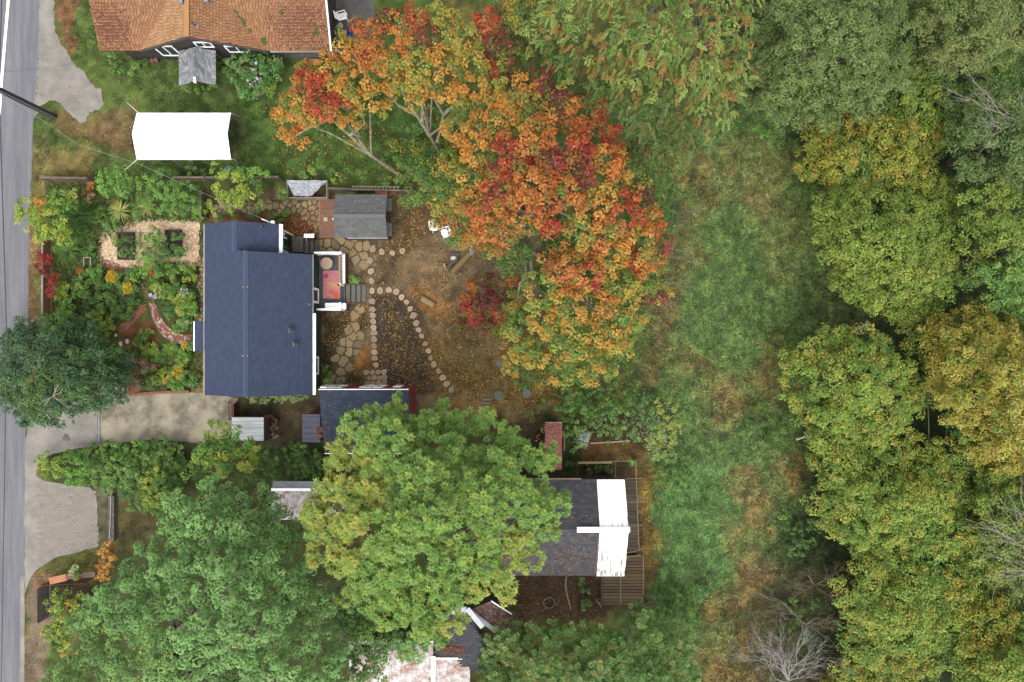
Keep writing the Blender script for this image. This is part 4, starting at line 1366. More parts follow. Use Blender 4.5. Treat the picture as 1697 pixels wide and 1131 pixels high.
o = MB().bar(P(978, 735, .08), P(1044, 731, .08), .08, .08, alb((206, 186, 150))).build('timber_pole', M_WOODP, base=P(978, 735))
tag(o, 'long pale timber pole lying on the ground north of the pen', 'pole')
o = MB().bar(P(958, 767.5, .9), P(1014, 766.5, .9), .14, .04, alb((190, 168, 120))).build('plank', M_WOODP, base=P(958, 767))
o.name = 'loose_plank'
tag(o, 'wide tan plank laid along the north rail of the pen', 'plank')
o = MB().box(P(933.5, 0).x, P(935, 0).x, P(0, 746).y, P(0, 719).y, 0, .5, alb((180, 160, 110))).build('edging_board', M_WOODP, base=P(934, 733))
tag(o, 'upright yellowish edging board east of the red metal roof', 'board')
# south yard: hoop, pole, wire fence, pit
o = MB().tube([P(910 + 9 * math.cos(t / 24 * 2 * math.pi), 999 + 9 * math.sin(t / 24 * 2 * math.pi), .1) for t in range(25)], .03, 5, cap=False).build('hoop', noisy('dull_hoop', alb((150, 136, 100)), None, 4, .8), base=P(910, 999))
tag(o, 'round hoop lying on the brown yard south of the dark roof', 'hoop')
o = MB().tube([P(938.5, 955, .5), P(937, 972, .45), P(941, 990, .35), P(946, 1010, .1)], [.05, .05, .045, .035], 6).build('bare_pole', M_BARKP, base=P(946, 1010))
tag(o, 'pale crooked pole leaning on the south eave of the dark roof', 'pole')
fn = thing('wire_fence', 'rusty wire fence line running south from the white roof strip', 'fence', P(996, 980))
for k in range(4):
    pole(fn, P(996.5, 960 + k * 15, 0), P(996.5, 960 + k * 15, 1.1), .05, (120, 104, 86), 'post')
for z_ in (.3, .7, 1.08):
    pole(fn, P(996.5, 957, z_), P(996.5, 1012, z_), .02, (150, 140, 130), 'wire')
o = MB().tube([P(988, 996, .9), P(993, 1000, 1.0), P(996, 1006, .95)], .03, 6).build('fence_hook', M_GALV, fn)

# ---- red metal roof of a small store
rr_ = thing('tool_store', 'narrow store with red metal roof at the edge of the large tree', 'shed', P(915, 740))
a, b = P(903, 779, 2.0), P(931.5, 701, 2.0)
nb = 9
for k in range(nb):
    y0_, y1_ = a.y + (b.y - a.y) * k / nb, a.y + (b.y - a.y) * (k + 1) / nb
    MB().prism([(a.x, y0_ + .004, 2.2), (b.x, y0_ + .004, 1.95), (b.x, y1_ - .004, 1.95), (a.x, y1_ - .004, 2.2)], .03).build('roof_sheet', noisy('faded_red_metal', alb((166, 62, 62)), alb((140, 50, 52)), 2.5, .6), rr_)
MB().box(a.x + .1, b.x - .12, a.y + .1, b.y - .1, 0, 1.9).build('wall', M_BROWNW, rr_)
MB().box(a.x, b.x, b.y + .003, b.y + .05, 1.85, 2.15).build('fascia', noisy('tan_fascia', (0, 0, 0)), rr_)

# ---- bottom buildings
hd = thing('house', 'house with rust-stained white metal roof at the bottom edge', 'house', P(680, 1130))
M_RUST = bpy.data.materials.new('rust_stained_white'); M_RUST.use_nodes = True
n, l = M_RUST.node_tree.nodes, M_RUST.node_tree.links
b_ = n['Principled BSDF']; b_.inputs['Roughness'].default_value = .8
geo = n.new('ShaderNodeNewGeometry')
nz = n.new('ShaderNodeTexNoise'); nz.inputs['Scale'].default_value = 2.2; nz.inputs['Detail'].default_value = 9; nz.inputs['Roughness'].default_value = .75
l.new(geo.outputs['Position'], nz.inputs['Vector'])
rp = n.new('ShaderNodeValToRGB')
for i_, (p_, c_) in enumerate(((.36, (168, 96, 66)), (.47, (196, 150, 128)), (.54, (236, 230, 226)))):
    e = rp.color_ramp.elements[0] if i_ == 0 else (rp.color_ramp.elements[1] if i_ == 2 else rp.color_ramp.elements.new(p_))
    e.position = p_; e.color = (*alb(c_), 1)
l.new(nz.outputs['Fac'], rp.inputs['Fac']); l.new(rp.outputs['Color'], b_.inputs['Base Color'])
z_ = 3.0
xs_ = [P(x, 0, z_).x for x in (578, 718, 779)]
yt = [P(0, y, z_).y for y in (1066, 1093, 1200)]
for (xa_, xb_, ya_, nm) in ((xs_[0], xs_[1], yt[0], 4), (xs_[1], xs_[2], yt[1], 2)):
    for k in range(nm):
        q0, q1 = xa_ + (xb_ - xa_) * k / nm, xa_ + (xb_ - xa_) * (k + 1) / nm
        MB().prism([(q0 + .005, yt[2], z_ - .3), (q1 - .005, yt[2], z_ - .3), (q1 - .005, ya_, z_), (q0 + .005, ya_, z_)], .06).build('roof_sheet', M_RUST, hd)
MB().box(xs_[1] - .12, xs_[1] + .12, yt[2], yt[1] + .2, z_ - .02, z_ + .06).build('ridge_cap', M_WHITE, hd)
MB().box(xs_[0], xs_[1], yt[0] + .004, yt[0] + .12, z_ - .1, z_ + .03).build('fascia', M_WHITE, hd)
MB().box(xs_[1] + .13, xs_[2], yt[1] + .004, yt[1] + .1, z_ - .1, z_ + .03).build('fascia', M_WHITE, hd)
MB().box(xs_[0] + .2, xs_[2] - .2, yt[2], yt[1] - .2, 0, z_ - .4).build('wall', M_BROWNW, hd)
he = thing('outbuilding', 'dark shingled outbuilding tucked between the large tree and white roof', 'outbuilding', P(765, 1060))
ridge = [P(745, 1012, 3.6), P(828, 1106, 3.6)]
q = [P(716, 1014, 3.0), P(776, 1016, 3.5), P(803, 1066, 3.3), P(806, 1120, 2.7), P(716, 1094, 2.6)]
MB().prism(q[::-1], .12).build('roof', noisy('charcoal_roof_base', alb((82, 82, 88)), alb((66, 66, 72)), 5, .9, .3), he)
erf = he.children[0]
mb = MB()
for k in range(22):
    for j in range(13):
        px, py = 718 + j * 6.6 + (k % 2) * 3.2, 1018 + k * 4.4
        if inside([(716, 1014), (774, 1016), (801, 1066), (803, 1116), (716, 1092)], px + 3, py + 2):
            def zp(x, y): return 2.55 + (1094 - y) / 80 * .5 + (x - 716) / 90 * .42
            c = [P(px, py + 4.3, 0), P(px + 6.4, py + 4.3, 0), P(px + 6.4, py, 0), P(px, py, 0)]
            vs = []
            for (x_, y_), dz in zip(((px, py + 4.3), (px + 6.4, py + 4.3), (px + 6.4, py), (px, py)), (.07, .07, .04, .04)):
                vs.append(P(x_, y_, zp(x_, y_) + dz + .2))
            mb.prism(vs, .03, alb(R.choice(DRK)))
mb.build('shingles', M_SHING, erf, kind='stuff')
MB().add([P(720, 1016, 0), P(772, 1018, 0), P(798, 1066, 0), P(798, 1100, 0), P(720, 1088, 0), P(720, 1016, 2.5), P(772, 1018, 2.9), P(798, 1066, 2.8), P(798, 1100, 2.3), P(720, 1088, 2.2)],
         [(0, 1, 6, 5), (1, 2, 7, 6), (2, 3, 8, 7), (3, 4, 9, 8), (4, 0, 5, 9)]).build('wall', M_BROWNW, he)
MB().bar(P(774, 1009, 3.75), P(800, 1040, 3.6), .3, .05).build('ridge_flashing', M_GALV, he)
MB().prism([P(742, 1018, 3.5), P(772, 1019, 3.6), P(774, 1006, 3.6), P(748, 1008, 3.5)], .04).build('flashing_sheet', M_GALV, he)
hf = thing('shed', 'tilted shed with mossy brown shingle roof by the dark outbuilding', 'shed', P(818, 1020))
A_, B_, C2, D2 = P(778, 1011, 3.3), P(822, 1046, 2.7), P(848, 1018, 2.5), P(814, 996, 3.0)
MB().prism([A_, B_, C2, D2], .1).build('roof', noisy('brown_shed_base', alb((112, 92, 84)), None, 4, .9), hf)
frf = hf.children[0]
U_ = (B_ - A_); S_ = (D2 - A_)
mb = MB()
for j in range(12):
    for i in range(12):
        c0 = A_ + U_ * ((i + .04) / 12) + S_ * (j / 12)
        c1 = A_ + U_ * ((i + .96) / 12) + S_ * (j / 12)
        n_ = U_.cross(S_).normalized()
        if n_.z < 0: n_ = -n_
        q0, q1 = c0 + S_ / 12, c1 + S_ / 12
        vs = [c0 + n_ * .03, c1 + n_ * .03, q1 + n_ * .012, q0 + n_ * .012]
        mb.prism(vs, .012, alb(R.choice([(150, 104, 88), (112, 96, 92), (98, 78, 72), (166, 130, 110), (124, 112, 108)])))
mb.build('shingles', M_SHING, frf, kind='stuff')
MB().bar(A_ + Vector((0, 0, .06)), B_ + Vector((0, 0, .06)), .26, .05).build('ridge_flashing', M_GALV, hf)
MB().bar(C2, D2, .05, .1).build('fascia', M_WHITE, hf)
MB().tube([P(824, 1052, 2.0), P(824, 1062, 2.0)], .04, 6).tube([P(834, 1051, 2.0), P(834, 1063, 2.0)], .04, 6).build('bracket', M_WHITE, hf)
wv = [A_ * .9 + C2 * .1, B_ * .9 + D2 * .1, C2 * .9 + A_ * .1, D2 * .9 + B_ * .1]
MB().add([(v.x, v.y, 0) for v in wv] + [(v.x, v.y, v.z - .12) for v in wv], [(0, 1, 5, 4), (1, 2, 6, 5), (2, 3, 7, 6), (3, 0, 4, 7)]).build('wall', M_BROWNW, hf)
hm = thing('mobile_home', 'white edged metal roof with rust brown leaf litter beneath the trees', 'building', P(510, 830))
z_ = 2.7
a, b = P(450, 862, z_), P(562, 814, z_)
MB().box(a.x, b.x, a.y, b.y, z_ - .12, z_).build('roof', M_RUST, hm)
MB().bar((a.x, b.y + .09, z_ + .02), (b.x, b.y + .09, z_ + .02), .16, .1).build('white_edge', M_WHITE, hm)
MB().prism([(a.x, b.y + .18, z_ - .1), (b.x, b.y + .18, z_ - .1), (b.x, b.y + .52, z_ - .25), (a.x, b.y + .52, z_ - .25)], .03).build('gutter_sheet', M_GALV, hm)
MB().box(a.x + .2, b.x - .2, a.y + .2, b.y - .1, 0, z_ - .13).build('wall', M_WHITE, hm)

# ------------------------------------------------------------------ street furniture and garden things
pb_, pt_ = P(90, 194, 0), None
up = thing('utility_pole', 'dark timber utility pole at the road edge by the concrete driveway', 'pole', pb_)
MB().tube([pb_, pb_ + Vector((.0, 0, 5)), pb_ + Vector((0, 0, 10.5))], [.19, .165, .13], 12).build('shaft', noisy('creosote_timber', alb((84, 80, 80)), alb((60, 58, 60)), 6, .85, stretch=(3, 3, .4)), up)
MB().tube([pb_ + Vector((.17, -.12, .02)), pb_ + Vector((.15, -.11, 6))], .03, 6).build('conduit', M_GALV, up)
MB().bar(pb_ + Vector((0, -1.1, 9.9)), pb_ + Vector((0, 1.1, 9.9)), .1, .12).build('crossarm', M_GREYW, up)
for y_ in (-1, -.5, .5, 1):
    MB().tube([pb_ + Vector((0, y_, 9.97)), pb_ + Vector((0, y_, 10.15))], .05, 8).build('insulator', noisy('porcelain', (.4, .36, .33), None, 3, .3), up)


def cable(name, pts, r, label, sag=0.0, mat=M_DARK):
    full = []
    for a, b in zip(pts, pts[1:]):
        a, b = Vector(a), Vector(b)
        for k in range(12):
            t = k / 12
            q = a.lerp(b, t); q.z -= sag * 4 * t * (1 - t)
            full.append(q)
    full.append(Vector(pts[-1]))
    return tag(MB().tube(full, r, 5).build(name, mat, base=tuple(full[0])), label, 'cable')


cable('telephone_cable', [P(14, -400, 5.0), (pb_.x + .2, pb_.y, 4.9), P(11, 560, 4.6), P(0, 1250, 4.8)], .028, 'thick black overhead cable running along the road', 0.0)
cable('service_wire', [(pb_.x + .15, pb_.y - .1, 5.4), P(130, 240, 4.6), P(230, 272, 3.9), P(330, 317, 3.5), (P(449, 366, 3.3).x, 6.9, 3.3)], .008, 'thin pale wire crossing from the utility pole to the blue roof', .05, M_GALV)
cable('power_line', [(pb_.x, pb_.y + 1, 10.1), P(0, 120, 9.0), P(130, 104, 7.5), (-18.2, 20.5, 4.7)], .007, 'thin dark wire crossing the road towards the brown roof', .1)
# kerb strip at the lower road edge
sheet('kerb_strip', [(34, 955), (41, 955), (41, 1200), (34, 1200)], 0.016, M_CONC, .4)
# drainage channel across the driveway
t = thing('drain_channel', 'steel drainage channel grate crossing the driveway', 'drain', P(164, 713, 0))
a, b = P(161.5, 739, 0), P(166.5, 688, 0)
MB().box(a.x, b.x, a.y, b.y, .008, .02).build('grate', M_GALV, t)
for x_ in (a.x + .03, b.x - .03):
    MB().box(x_ - .02, x_ + .02, a.y, b.y, .021, .032).build('edge_bar', M_DARK, t)
t = thing('storm_drain', 'square storm drain sunk in the verge at the lower driveway corner', 'drain', P(65, 958, 0))
a, b = P(62, 962, 0), P(70, 955.5, 0)
MB().box(a.x, b.x, a.y, b.y, -.02, .016).build('frame', noisy('drain_frame', alb((96, 88, 80)), None, 4, .9), t)
for k in range(4):
    y_ = a.y + .04 + (b.y - a.y - .08) * (k + .5) / 4
    MB().box(a.x + .03, b.x - .03, y_ - .02, y_ + .02, .017, .03).build('bar', M_DARK, t)

# log rounds
ROUNDS = {
    'row': ('pale log round in the short row running east from the patio corner', 'log rounds in the short row', [(633, 418), (650.5, 420), (667, 416.5)]),
    'edge': ('pale log round in the straight line along the mulch bed edge', 'log rounds in the straight line',
             [(618, 413), (613.5, 432.5), (615, 450), (616, 466), (617, 482.5), (617, 500), (617.5, 513), (618, 523), (619, 533), (619.5, 543), (620, 551.5), (620.5, 562.5), (620.5, 573.5), (621, 584), (621.5, 594), (623.5, 605)]),
    'arc': ('pale log round in the curved row around the outside of the mulch bed', 'log rounds in the curved row',
            [(630.5, 482), (644.5, 481), (657, 484), (666, 493), (674, 501), (680, 512), (685.5, 523), (690, 536), (694, 547), (699, 557), (705, 570), (710, 582), (714, 593.5), (719, 604), (727, 615), (734, 626), (740, 636.5), (748, 646)]),
    'block': ('pale log round in the square block by the red outbuilding wall', 'log rounds in the square block',
              [(607.5, 617.5), (617.5, 617.5), (627, 617), (637, 616.5), (612, 627), (620.5, 626), (630, 627), (638, 625), (609.5, 635.5), (618.5, 636), (628.5, 635.5), (637.5, 633.5)]),
}
M_RBARK = noisy('round_bark', alb((120, 96, 72)), alb((90, 72, 54)), 9, .95, .5)
ORD = 'first second third fourth fifth sixth seventh eighth ninth tenth eleventh twelfth thirteenth fourteenth fifteenth sixteenth seventeenth eighteenth'.split()
for key, (lab, grp, pts) in ROUNDS.items():
    for i_, (px, py) in enumerate(pts):
        if key == 'row':
            lab = 'pale log round, %s from the patio in the short eastward row' % ORD[i_]
        elif key == 'edge':
            lab = 'pale log round, %s from the patio in the straight line down the mulch bed' % ORD[i_]
        elif key == 'arc':
            lab = 'log round, %s from the deck stairs in the curved row round the mulch' % ORD[i_]
        else:
            lab = 'log round, %s from the house in the block row %s the red wall' % (ORD[i_ % 4], ('farthest from', 'second from', 'next to')[i_ // 4])
        p = P(px, py)
        r = (4.5 if key == 'block' else 5.0) * K * R.uniform(.88, 1.12)
        h = R.uniform(.05, .1)
        mb = MB()
        ph = R.uniform(0, 6.28)
        jj_ = R.uniform(.9, 1.05)
        base = alb(tuple(q * jj_ for q in R.choice([(216, 188, 156), (206, 178, 148), (222, 194, 160), (212, 186, 158)])))
        dk_ = tuple(q * .8 for q in base)
        n_ = 14
        rad = [1 + .09 * math.sin(2 * k / n_ * 6.28 + ph) + .06 * math.sin(3 * k / n_ * 6.28 + 2 * ph) + R.uniform(-.04, .04) for k in range(n_)]
        ring = lambda f, z: [(p.x + r * f * rad[k] * math.cos(k / n_ * 6.28), p.y + r * f * rad[k] * math.sin(k / n_ * 6.28), z) for k in range(n_)]
        fs_ = [1, .72, .68, .4, .36]
        vs = ring(1.0, 0.0) + ring(1.02, h - .012)
        for f in fs_: vs += ring(f * .97, h + .004 * (1 - f))
        vs.append((p.x, p.y, h + .005))
        mb.add(vs, [])
        nr = 2 + len(fs_)
        for q in range(nr - 1):
            for k in range(n_):
                j = (k + 1) % n_
                mb.f.append((q * n_ + k, q * n_ + j, (q + 1) * n_ + j, (q + 1) * n_ + k))
                mb.c.append(alb((128, 100, 74)) if q < 2 else (dk_ if q in (3, 5) else base)); mb.m.append(0)
        for k in range(n_):
            mb.f.append(((nr - 1) * n_ + k, (nr - 1) * n_ + (k + 1) % n_, nr * n_)); mb.c.append(dk_); mb.m.append(0)
        o = mb.build('log_round', attr_mat('sawn_log', rough=.85, var=.12, scale=16), base=(p.x, p.y, 0))
        tag(o, lab, 'log round', grp)

# logs
def log(a, b, r, label, c=(168, 146, 104)):
    a, b = Vector(a), Vector(b)
    pts = [a.lerp(b, t) for t in (0, .3, .6, 1)]
    mb = MB().tube(pts, [r, r * .97, r * 1.03, r * .96], 12, alb(c))
    d_ = (b - a).normalized()
    for e_, s_ in ((a, -1), (b, 1)):
        mb.tube([e_ + d_ * s_ * .003, e_ + d_ * s_ * .012], r * .86, 12, alb((206, 178, 132)))
    o = mb.build('log', M_WOODP, base=tuple(a.lerp(b, .5) - Vector((0, 0, r))))
    return tag(o, label, 'log')


log(P(699.5, 495, .19), P(719, 506.5, .19), .2, 'short fat pale log lying alone on the sandy patch', (186, 164, 120))
log(P(750, 451, .2), P(778, 421, .2), .2, 'long brown log with bright torn end beside the dark stump', (158, 132, 88))
log(P(741, 447, .17), P(760, 420, .17), .17, 'short dark grey log lying parallel to the long brown log', (112, 98, 80))
p = P(751, 428, .4)
t = thing('stump', 'dark round stump with a white stone on top', 'stump', P(752, 429))
q = P(752, 429)
MB().disc((q.x, q.y), .34, 0, .34, 14, alb((104, 92, 80)), wob=.08).build('trunk', M_WOODP, t)
o = MB().disc((p.x, p.y), .15, .346, .4, 12, alb((236, 230, 220)), wob=.12).build('white_stone', M_STONE, base=(p.x, p.y, .345))
tag(o, 'white flat stone lying on the dark stump', 'stone')
o = MB().bar(P(735, 437, .12), P(740.5, 448, .12), .1, .16, alb((206, 190, 166))).build('timber_offcut', M_WOODP, base=P(738, 442))
tag(o, 'pale timber offcut at the west end of the log pair', 'offcut')
# torn roots at the long log's end
t = thing('root_end', 'torn pale root end of the long log pointing up at the trees', 'root', P(780, 420))
for k in range(7):
    an = -.9 + k * .35
    s_ = P(778, 421, .25)
    MB().tube([s_, s_ + Vector((math.cos(an) * .25, .12 + math.sin(an) * .25, .1)), s_ + Vector((math.cos(an) * .5, .2 + math.sin(an) * .4, R.uniform(-.05, .2)))], [.06, .04, .012], 5).build('root', M_BARKD, t)
# the same pieces sit in the log's wood

# white curly garden seats under the trees
def curly_chair(px, py, ang, label):
    b = P(px, py)
    t = thing('garden_chair', label, 'chair', b, 'white wrought garden chairs')
    m4 = Matrix.Translation(b) @ Matrix.Rotation(ang, 4, 'Z')
    T = lambda x, y, z: m4 @ Vector((x, y, z))
    mb = MB()
    ring = [T(.24 * math.cos(k / 14 * 6.283), .22 * math.sin(k / 14 * 6.283), .44) for k in range(14)]
    mb.prism(ring, .03); mb.build('seat', M_WHITE, t)
    for s1 in (-1, 1):
        for s2 in (-1, 1):
            MB().tube([T(s1 * .17, s2 * .15, .43), T(s1 * .22, s2 * .2, .2), T(s1 * .25, s2 * .23, 0)], .022, 6).build('leg', M_WHITE, t)
    MB().tube([T(-.22, .2, .44), T(-.26, .34, .75), T(0, .42, .95), T(.26, .34, .75), T(.22, .2, .44)], .035, 6).build('back_frame', M_WHITE, t)
    MB().tube([T(0, .21, .44), T(-.08, .3, .65), T(0, .38, .9)], .025, 6).tube([T(0, .21, .44), T(.08, .3, .65), T(0, .38, .9)], .025, 6).build('scroll', M_WHITE, t)
    for s_ in (-1, 1):
        MB().tube([T(s_ * .25, .3, .68), T(s_ * .32, .05, .66), T(s_ * .27, -.12, .44)], .028, 6).build('armrest', M_WHITE, t)
    return t


curly_chair(722, 379, .3, 'white scrolled garden chair on bare soil, clear of the branches')
curly_chair(738, 388, -1.2, 'white scrolled garden chair tucked under the orange branches')
# white chair and round stool, blue tub on the neighbours' terrace
sheet('paved_terrace', [(551, -40), (620, -40), (622, 60), (600, 100), (551, 100)], 0.012, noisy('grey_paving', alb((120, 116, 110)), alb((98, 94, 90)), 2, .9, .3), 1.0)
t = thing('patio_chair', 'white slatted patio chair on the grey paved terrace', 'chair', P(572, 32))
b = P(571, 33)
m4 = Matrix.Translation(b) @ Matrix.Rotation(math.radians(15), 4, 'Z')
T = lambda x, y, z: m4 @ Vector((x, y, z))
for k in range(5):
    MB().bar(T(-.2 + k * .1, -.22, .44), T(-.2 + k * .1, .22, .44), .07, .02).build('seat_slat', M_WHITE, t)
for k in range(5):
    MB().bar(T(-.24, -.2 + k * .1, .46), T(-.42, -.2 + k * .1, .9), .06, .02, up=(1, 0, 0)).build('back_slat', M_WHITE, t)
for s_ in (-1, 1):
    MB().tube([T(-.26, s_ * .25, 0), T(-.28, s_ * .25, .64), T(.2, s_ * .25, .64), T(.26, s_ * .25, 0)], .03, 6).build('arm_frame', M_WHITE, t)
MB().bar(T(-.42, -.26, .9), T(-.42, .26, .9), .04, .06).build('top_rail', M_WHITE, t)
t = thing('stool', 'small round cream stool beside the white patio chair', 'stool', P(564, 42))
q = P(564, 42, .45)
MB().disc((q.x, q.y), .17, .4, .45, 14).build('seat', noisy('cream_plastic', alb((206, 200, 180)), None, 3, .5), t)
for k in range(3):
    a_ = k * 2.09
    MB().tube([(q.x + .1 * math.cos(a_), q.y + .1 * math.sin(a_), .4), (q.x + .16 * math.cos(a_), q.y + .16 * math.sin(a_), 0)], .02, 6).build('leg', M_GALV, t)
t = thing('tub', 'bright blue plastic tub at the corner of the paved terrace', 'tub', P(574, 60))
q = P(575, 60)
M_BLUEP = noisy('blue_plastic', alb((38, 104, 176)), alb((30, 88, 156)), 3, .4)
MB().box(q.x - .3, q.x + .3, q.y - .2, q.y + .2, 0, .05).box(q.x - .32, q.x - .27, q.y - .2, q.y + .2, .05, .4).box(q.x + .27, q.x + .32, q.y - .2, q.y + .2, .05, .4).box(q.x - .27, q.x + .27, q.y - .22, q.y - .17, .05, .4).box(q.x - .27, q.x + .27, q.y + .17, q.y + .22, .05, .4).build('body', M_BLUEP, t)
MB().box(q.x - .36, q.x + .36, q.y - .26, q.y - .225, .36, .42).box(q.x - .36, q.x + .36, q.y + .225, q.y + .26, .36, .42).build('rim', M_BLUEP, t)
o = MB().disc(P(382, 284).xy, .2, 0, .45, 12).build('bucket', noisy('light_blue_plastic', alb((70, 140, 200)), None, 3, .4), base=P(382, 284))
tag(o, 'light blue bucket half hidden in the bush by the carport', 'bucket')
for k, (px, py) in enumerate(((262, 103), (255, 104))):
    q = P(px, py)
    o = MB().disc((q.x, q.y), .14, 0, .3, 12, wob=.03).build('flower_pot', noisy('clay_pot', alb((150, 104, 92)), None, 3, .8), base=q)
    tag(o, ('clay pot nearer the window at the brown house wall', 'clay pot beside the other pot, nearer the road')[k], 'pot')
for k, (px, py) in enumerate(((376, 102), (384, 98), (373, 94))):
    q = P(px, py)
    o = MB().disc((q.x, q.y), .26, 0, .34, 10, alb((132, 126, 122)), wob=.12).build('boulder', M_STONE, base=q)
    tag(o, ('round grey boulder at the foot of the dark wall east of the tarp shelter', 'middle grey boulder close to the hydrangea', 'small grey boulder against the dark wall')[k], 'boulder')

# raised beds on the chip path
def raised_bed(px0, py0, px1, py1, label):
    a, b = P(px0, py1), P(px1, py0)
    t = thing('raised_bed', label, 'raised bed', ((a.x + b.x) / 2, (a.y + b.y) / 2, 0))
    m = noisy('dark_bed_board', alb((104, 86, 78)), alb((80, 66, 60)), 5, .85)
    MB().box(a.x, b.x, a.y, a.y + .05, 0, .32).build('board', m, t)
    MB().box(a.x, b.x, b.y - .05, b.y, 0, .32).build('board', m, t)
    MB().box(a.x, a.x + .05, a.y + .052, b.y - .052, 0, .32).build('board', m, t)
    MB().box(b.x - .05, b.x, a.y + .052, b.y - .052, 0, .32).build('board', m, t)
    for x_ in (a.x + .08, b.x - .08):
        for y_ in (a.y + .08, b.y - .08):
            MB().box(x_ - .025, x_ + .025, y_ - .025, y_ + .025, .0, .36).build('stake', M_GREYW, t)
    MB().box(a.x + .052, b.x - .052, a.y + .053, b.y - .053, .02, .24).build('soil', noisy('bed_soil', alb((84, 66, 52)), alb((60, 48, 38)), 8, .95, .6), t)


raised_bed(199, 386, 224.5, 431.5, 'dark boarded raised bed on the western part of the wood chip path')
raised_bed(277, 382, 302, 426, 'dark boarded raised bed nearest the house on the wood chip path')
# timbers, gate, edging
t = thing('edging_timber', 'reddish landscape timbers edging the flower bed along the gravel driveway', 'timber', P(270, 651))
for (xa_, xb_, ya_, yb_) in ((223, 248, 653.5, 652), (248.5, 314, 651.5, 649)):
    MB().bar(P(xa_, ya_, .12), P(xb_, yb_, .12), .16, .22, alb((166, 110, 90))).build('beam', M_WOODP, t)
t = thing('garden_gate', 'small red-brown timber gate frame at the head of the driveway', 'gate', P(386, 680))
for (a_, b_, w_) in ((P(378.5, 668, 1.1), P(380, 696, 1.1), .05), (P(380, 668.5, 1.1), P(391, 667, 1.1), .05)):
    MB().bar(a_, b_, w_, .06).build('rail', M_CEDARW, t)
for (px, py) in ((378.5, 668), (380, 696), (391, 667)):
    MB().bar(P(px, py, 0), P(px, py, 1.05), .08, .08, up=(1, 0, 0)).build('post', M_CEDARW, t)
for k in range(8):
    py = 668.5 + k * 3.4
    MB().box(P(391, 0).x, P(395.5, 0).x, P(0, py + 3.0).y, P(0, py).y, 0, .75).build('panel_board', M_CEDARW, t)


def fence(label, pts, h, c, cat='fence', rails=(.3, .8), post_h=None, cap=None):
    o_ = P(*pts[0])
    t = thing('fence', label, cat, o_)
    m = noisy('fence_%d' % int(sum(c)), alb(c), alb(tuple(v * .8 for v in c)), 5, .85)
    for (x0, y0), (x1, y1) in zip(pts, pts[1:]):
        a, b = P(x0, y0), P(x1, y1)
        L = (b - a).length
        n = max(1, round(L / 2.0))
        for k in range(n + 1):
            q = a.lerp(b, k / n)
            MB().box(q.x - .05, q.x + .05, q.y - .05, q.y + .05, 0, (post_h or h) + .03).build('post', m, t)
        nb = 5
        for k in range(n):
            q0, q1 = a.lerp(b, k / n), a.lerp(b, (k + 1) / n)
            for j in range(nb):
                z = .1 + (h - .1) * j / nb
                d_ = (q1 - q0).normalized() * .052
                MB().bar(q0 + d_ + Vector((0, 0, z + h / nb * .45)), q1 - d_ + Vector((0, 0, z + h / nb * .45)), .025, h / nb * .86).build('board', m, t)
        MB().bar(a + Vector((0, 0, h + .05)), b + Vector((0, 0, h + .05)), .12, .035).build('cap_rail', noisy('fence_cap', alb(cap)) if cap else m, t)
    return t


fence('low grey board fence between the front garden and the north lawn', [(85, 301), (160, 302)], 1.0, (150, 128, 112))
fence('grey board fence along the lawn beside the feathery shrub', [(300, 301), (350, 301)], 1.0, (176, 150, 122))
fence('weathered board fence behind the bushes between lawn and flagstone path', [(352, 301), (470, 300)], 1.0, (130, 120, 92))
fence('short board fence running south behind the pear bush', [(345, 322), (345, 362)], 1.0, (150, 140, 120))
fence('rust-brown board fence with pale capping along the verge by the red bushes', [(85, 401), (85, 528)], .78, (196, 146, 104), cap=(172, 162, 150))
fence('grey board fence behind the shed and ladder', [(550, 318), (690, 322)], .9, (126, 116, 98))
t = thing('compost_frame', 'pale open timber frame among the front garden plants', 'frame', P(145, 437))
for (a_, b_) in ((P(139, 427, .5), P(139, 441, .5)), (P(150, 427, .5), P(150, 449, .5)), (P(139, 427, .5), P(150, 427, .5))):
    MB().bar(a_, b_, .05, .05, alb((190, 180, 160))).build('rail', M_WOODP, t)
for (px, py) in ((139, 427), (150, 427), (139, 441), (150, 449)):
    MB().bar(P(px, py, 0), P(px, py, .47), .05, .05, alb((170, 160, 140)), up=(1, 0, 0)).build('post', M_WOODP, t)
# white stones, bird bath
for k, (px, py, r_) in enumerate(((212, 566, .13), (201, 570, .12), (193, 556, .08))):
    q = P(px, py)
    o = MB().disc((q.x, q.y), r_, 0, .1, 9, alb((232, 226, 216)), wob=.2).build('stone', M_STONE, base=q)
    tag(o, ('larger white stone at the foot of the short brick path', 'white stone under the edge of the dark evergreen', 'small white stone at the north-west end of the brown soil patch')[k], 'stone')
q = P(264.5, 493)
t = thing('bird_bath', 'pale blue-grey bird bath beside the curved brick path', 'bird bath', q)
M_BB = noisy('pale_ceramic', alb((178, 200, 206)), alb((150, 176, 184)), 5, .4)
MB().tube([q, q + Vector((0, 0, .5))], [.1, .06], 10).build('pedestal', M_BB, t)
MB().disc((q.x, q.y), .15, .5, .56, 14).build('bowl', M_BB, t)
MB().disc((q.x, q.y), .11, .561, .568, 14).build('water', noisy('still_water', alb((150, 170, 176)), None, 3, .1), t)
q = P(253.5, 489.5)
o = MB().disc((q.x, q.y), .12, 0, .3, 10, alb((206, 214, 214)), wob=.1).build('flower_pot', M_STONE, base=q)
tag(o, 'pale pot standing just west of the bird bath', 'pot')
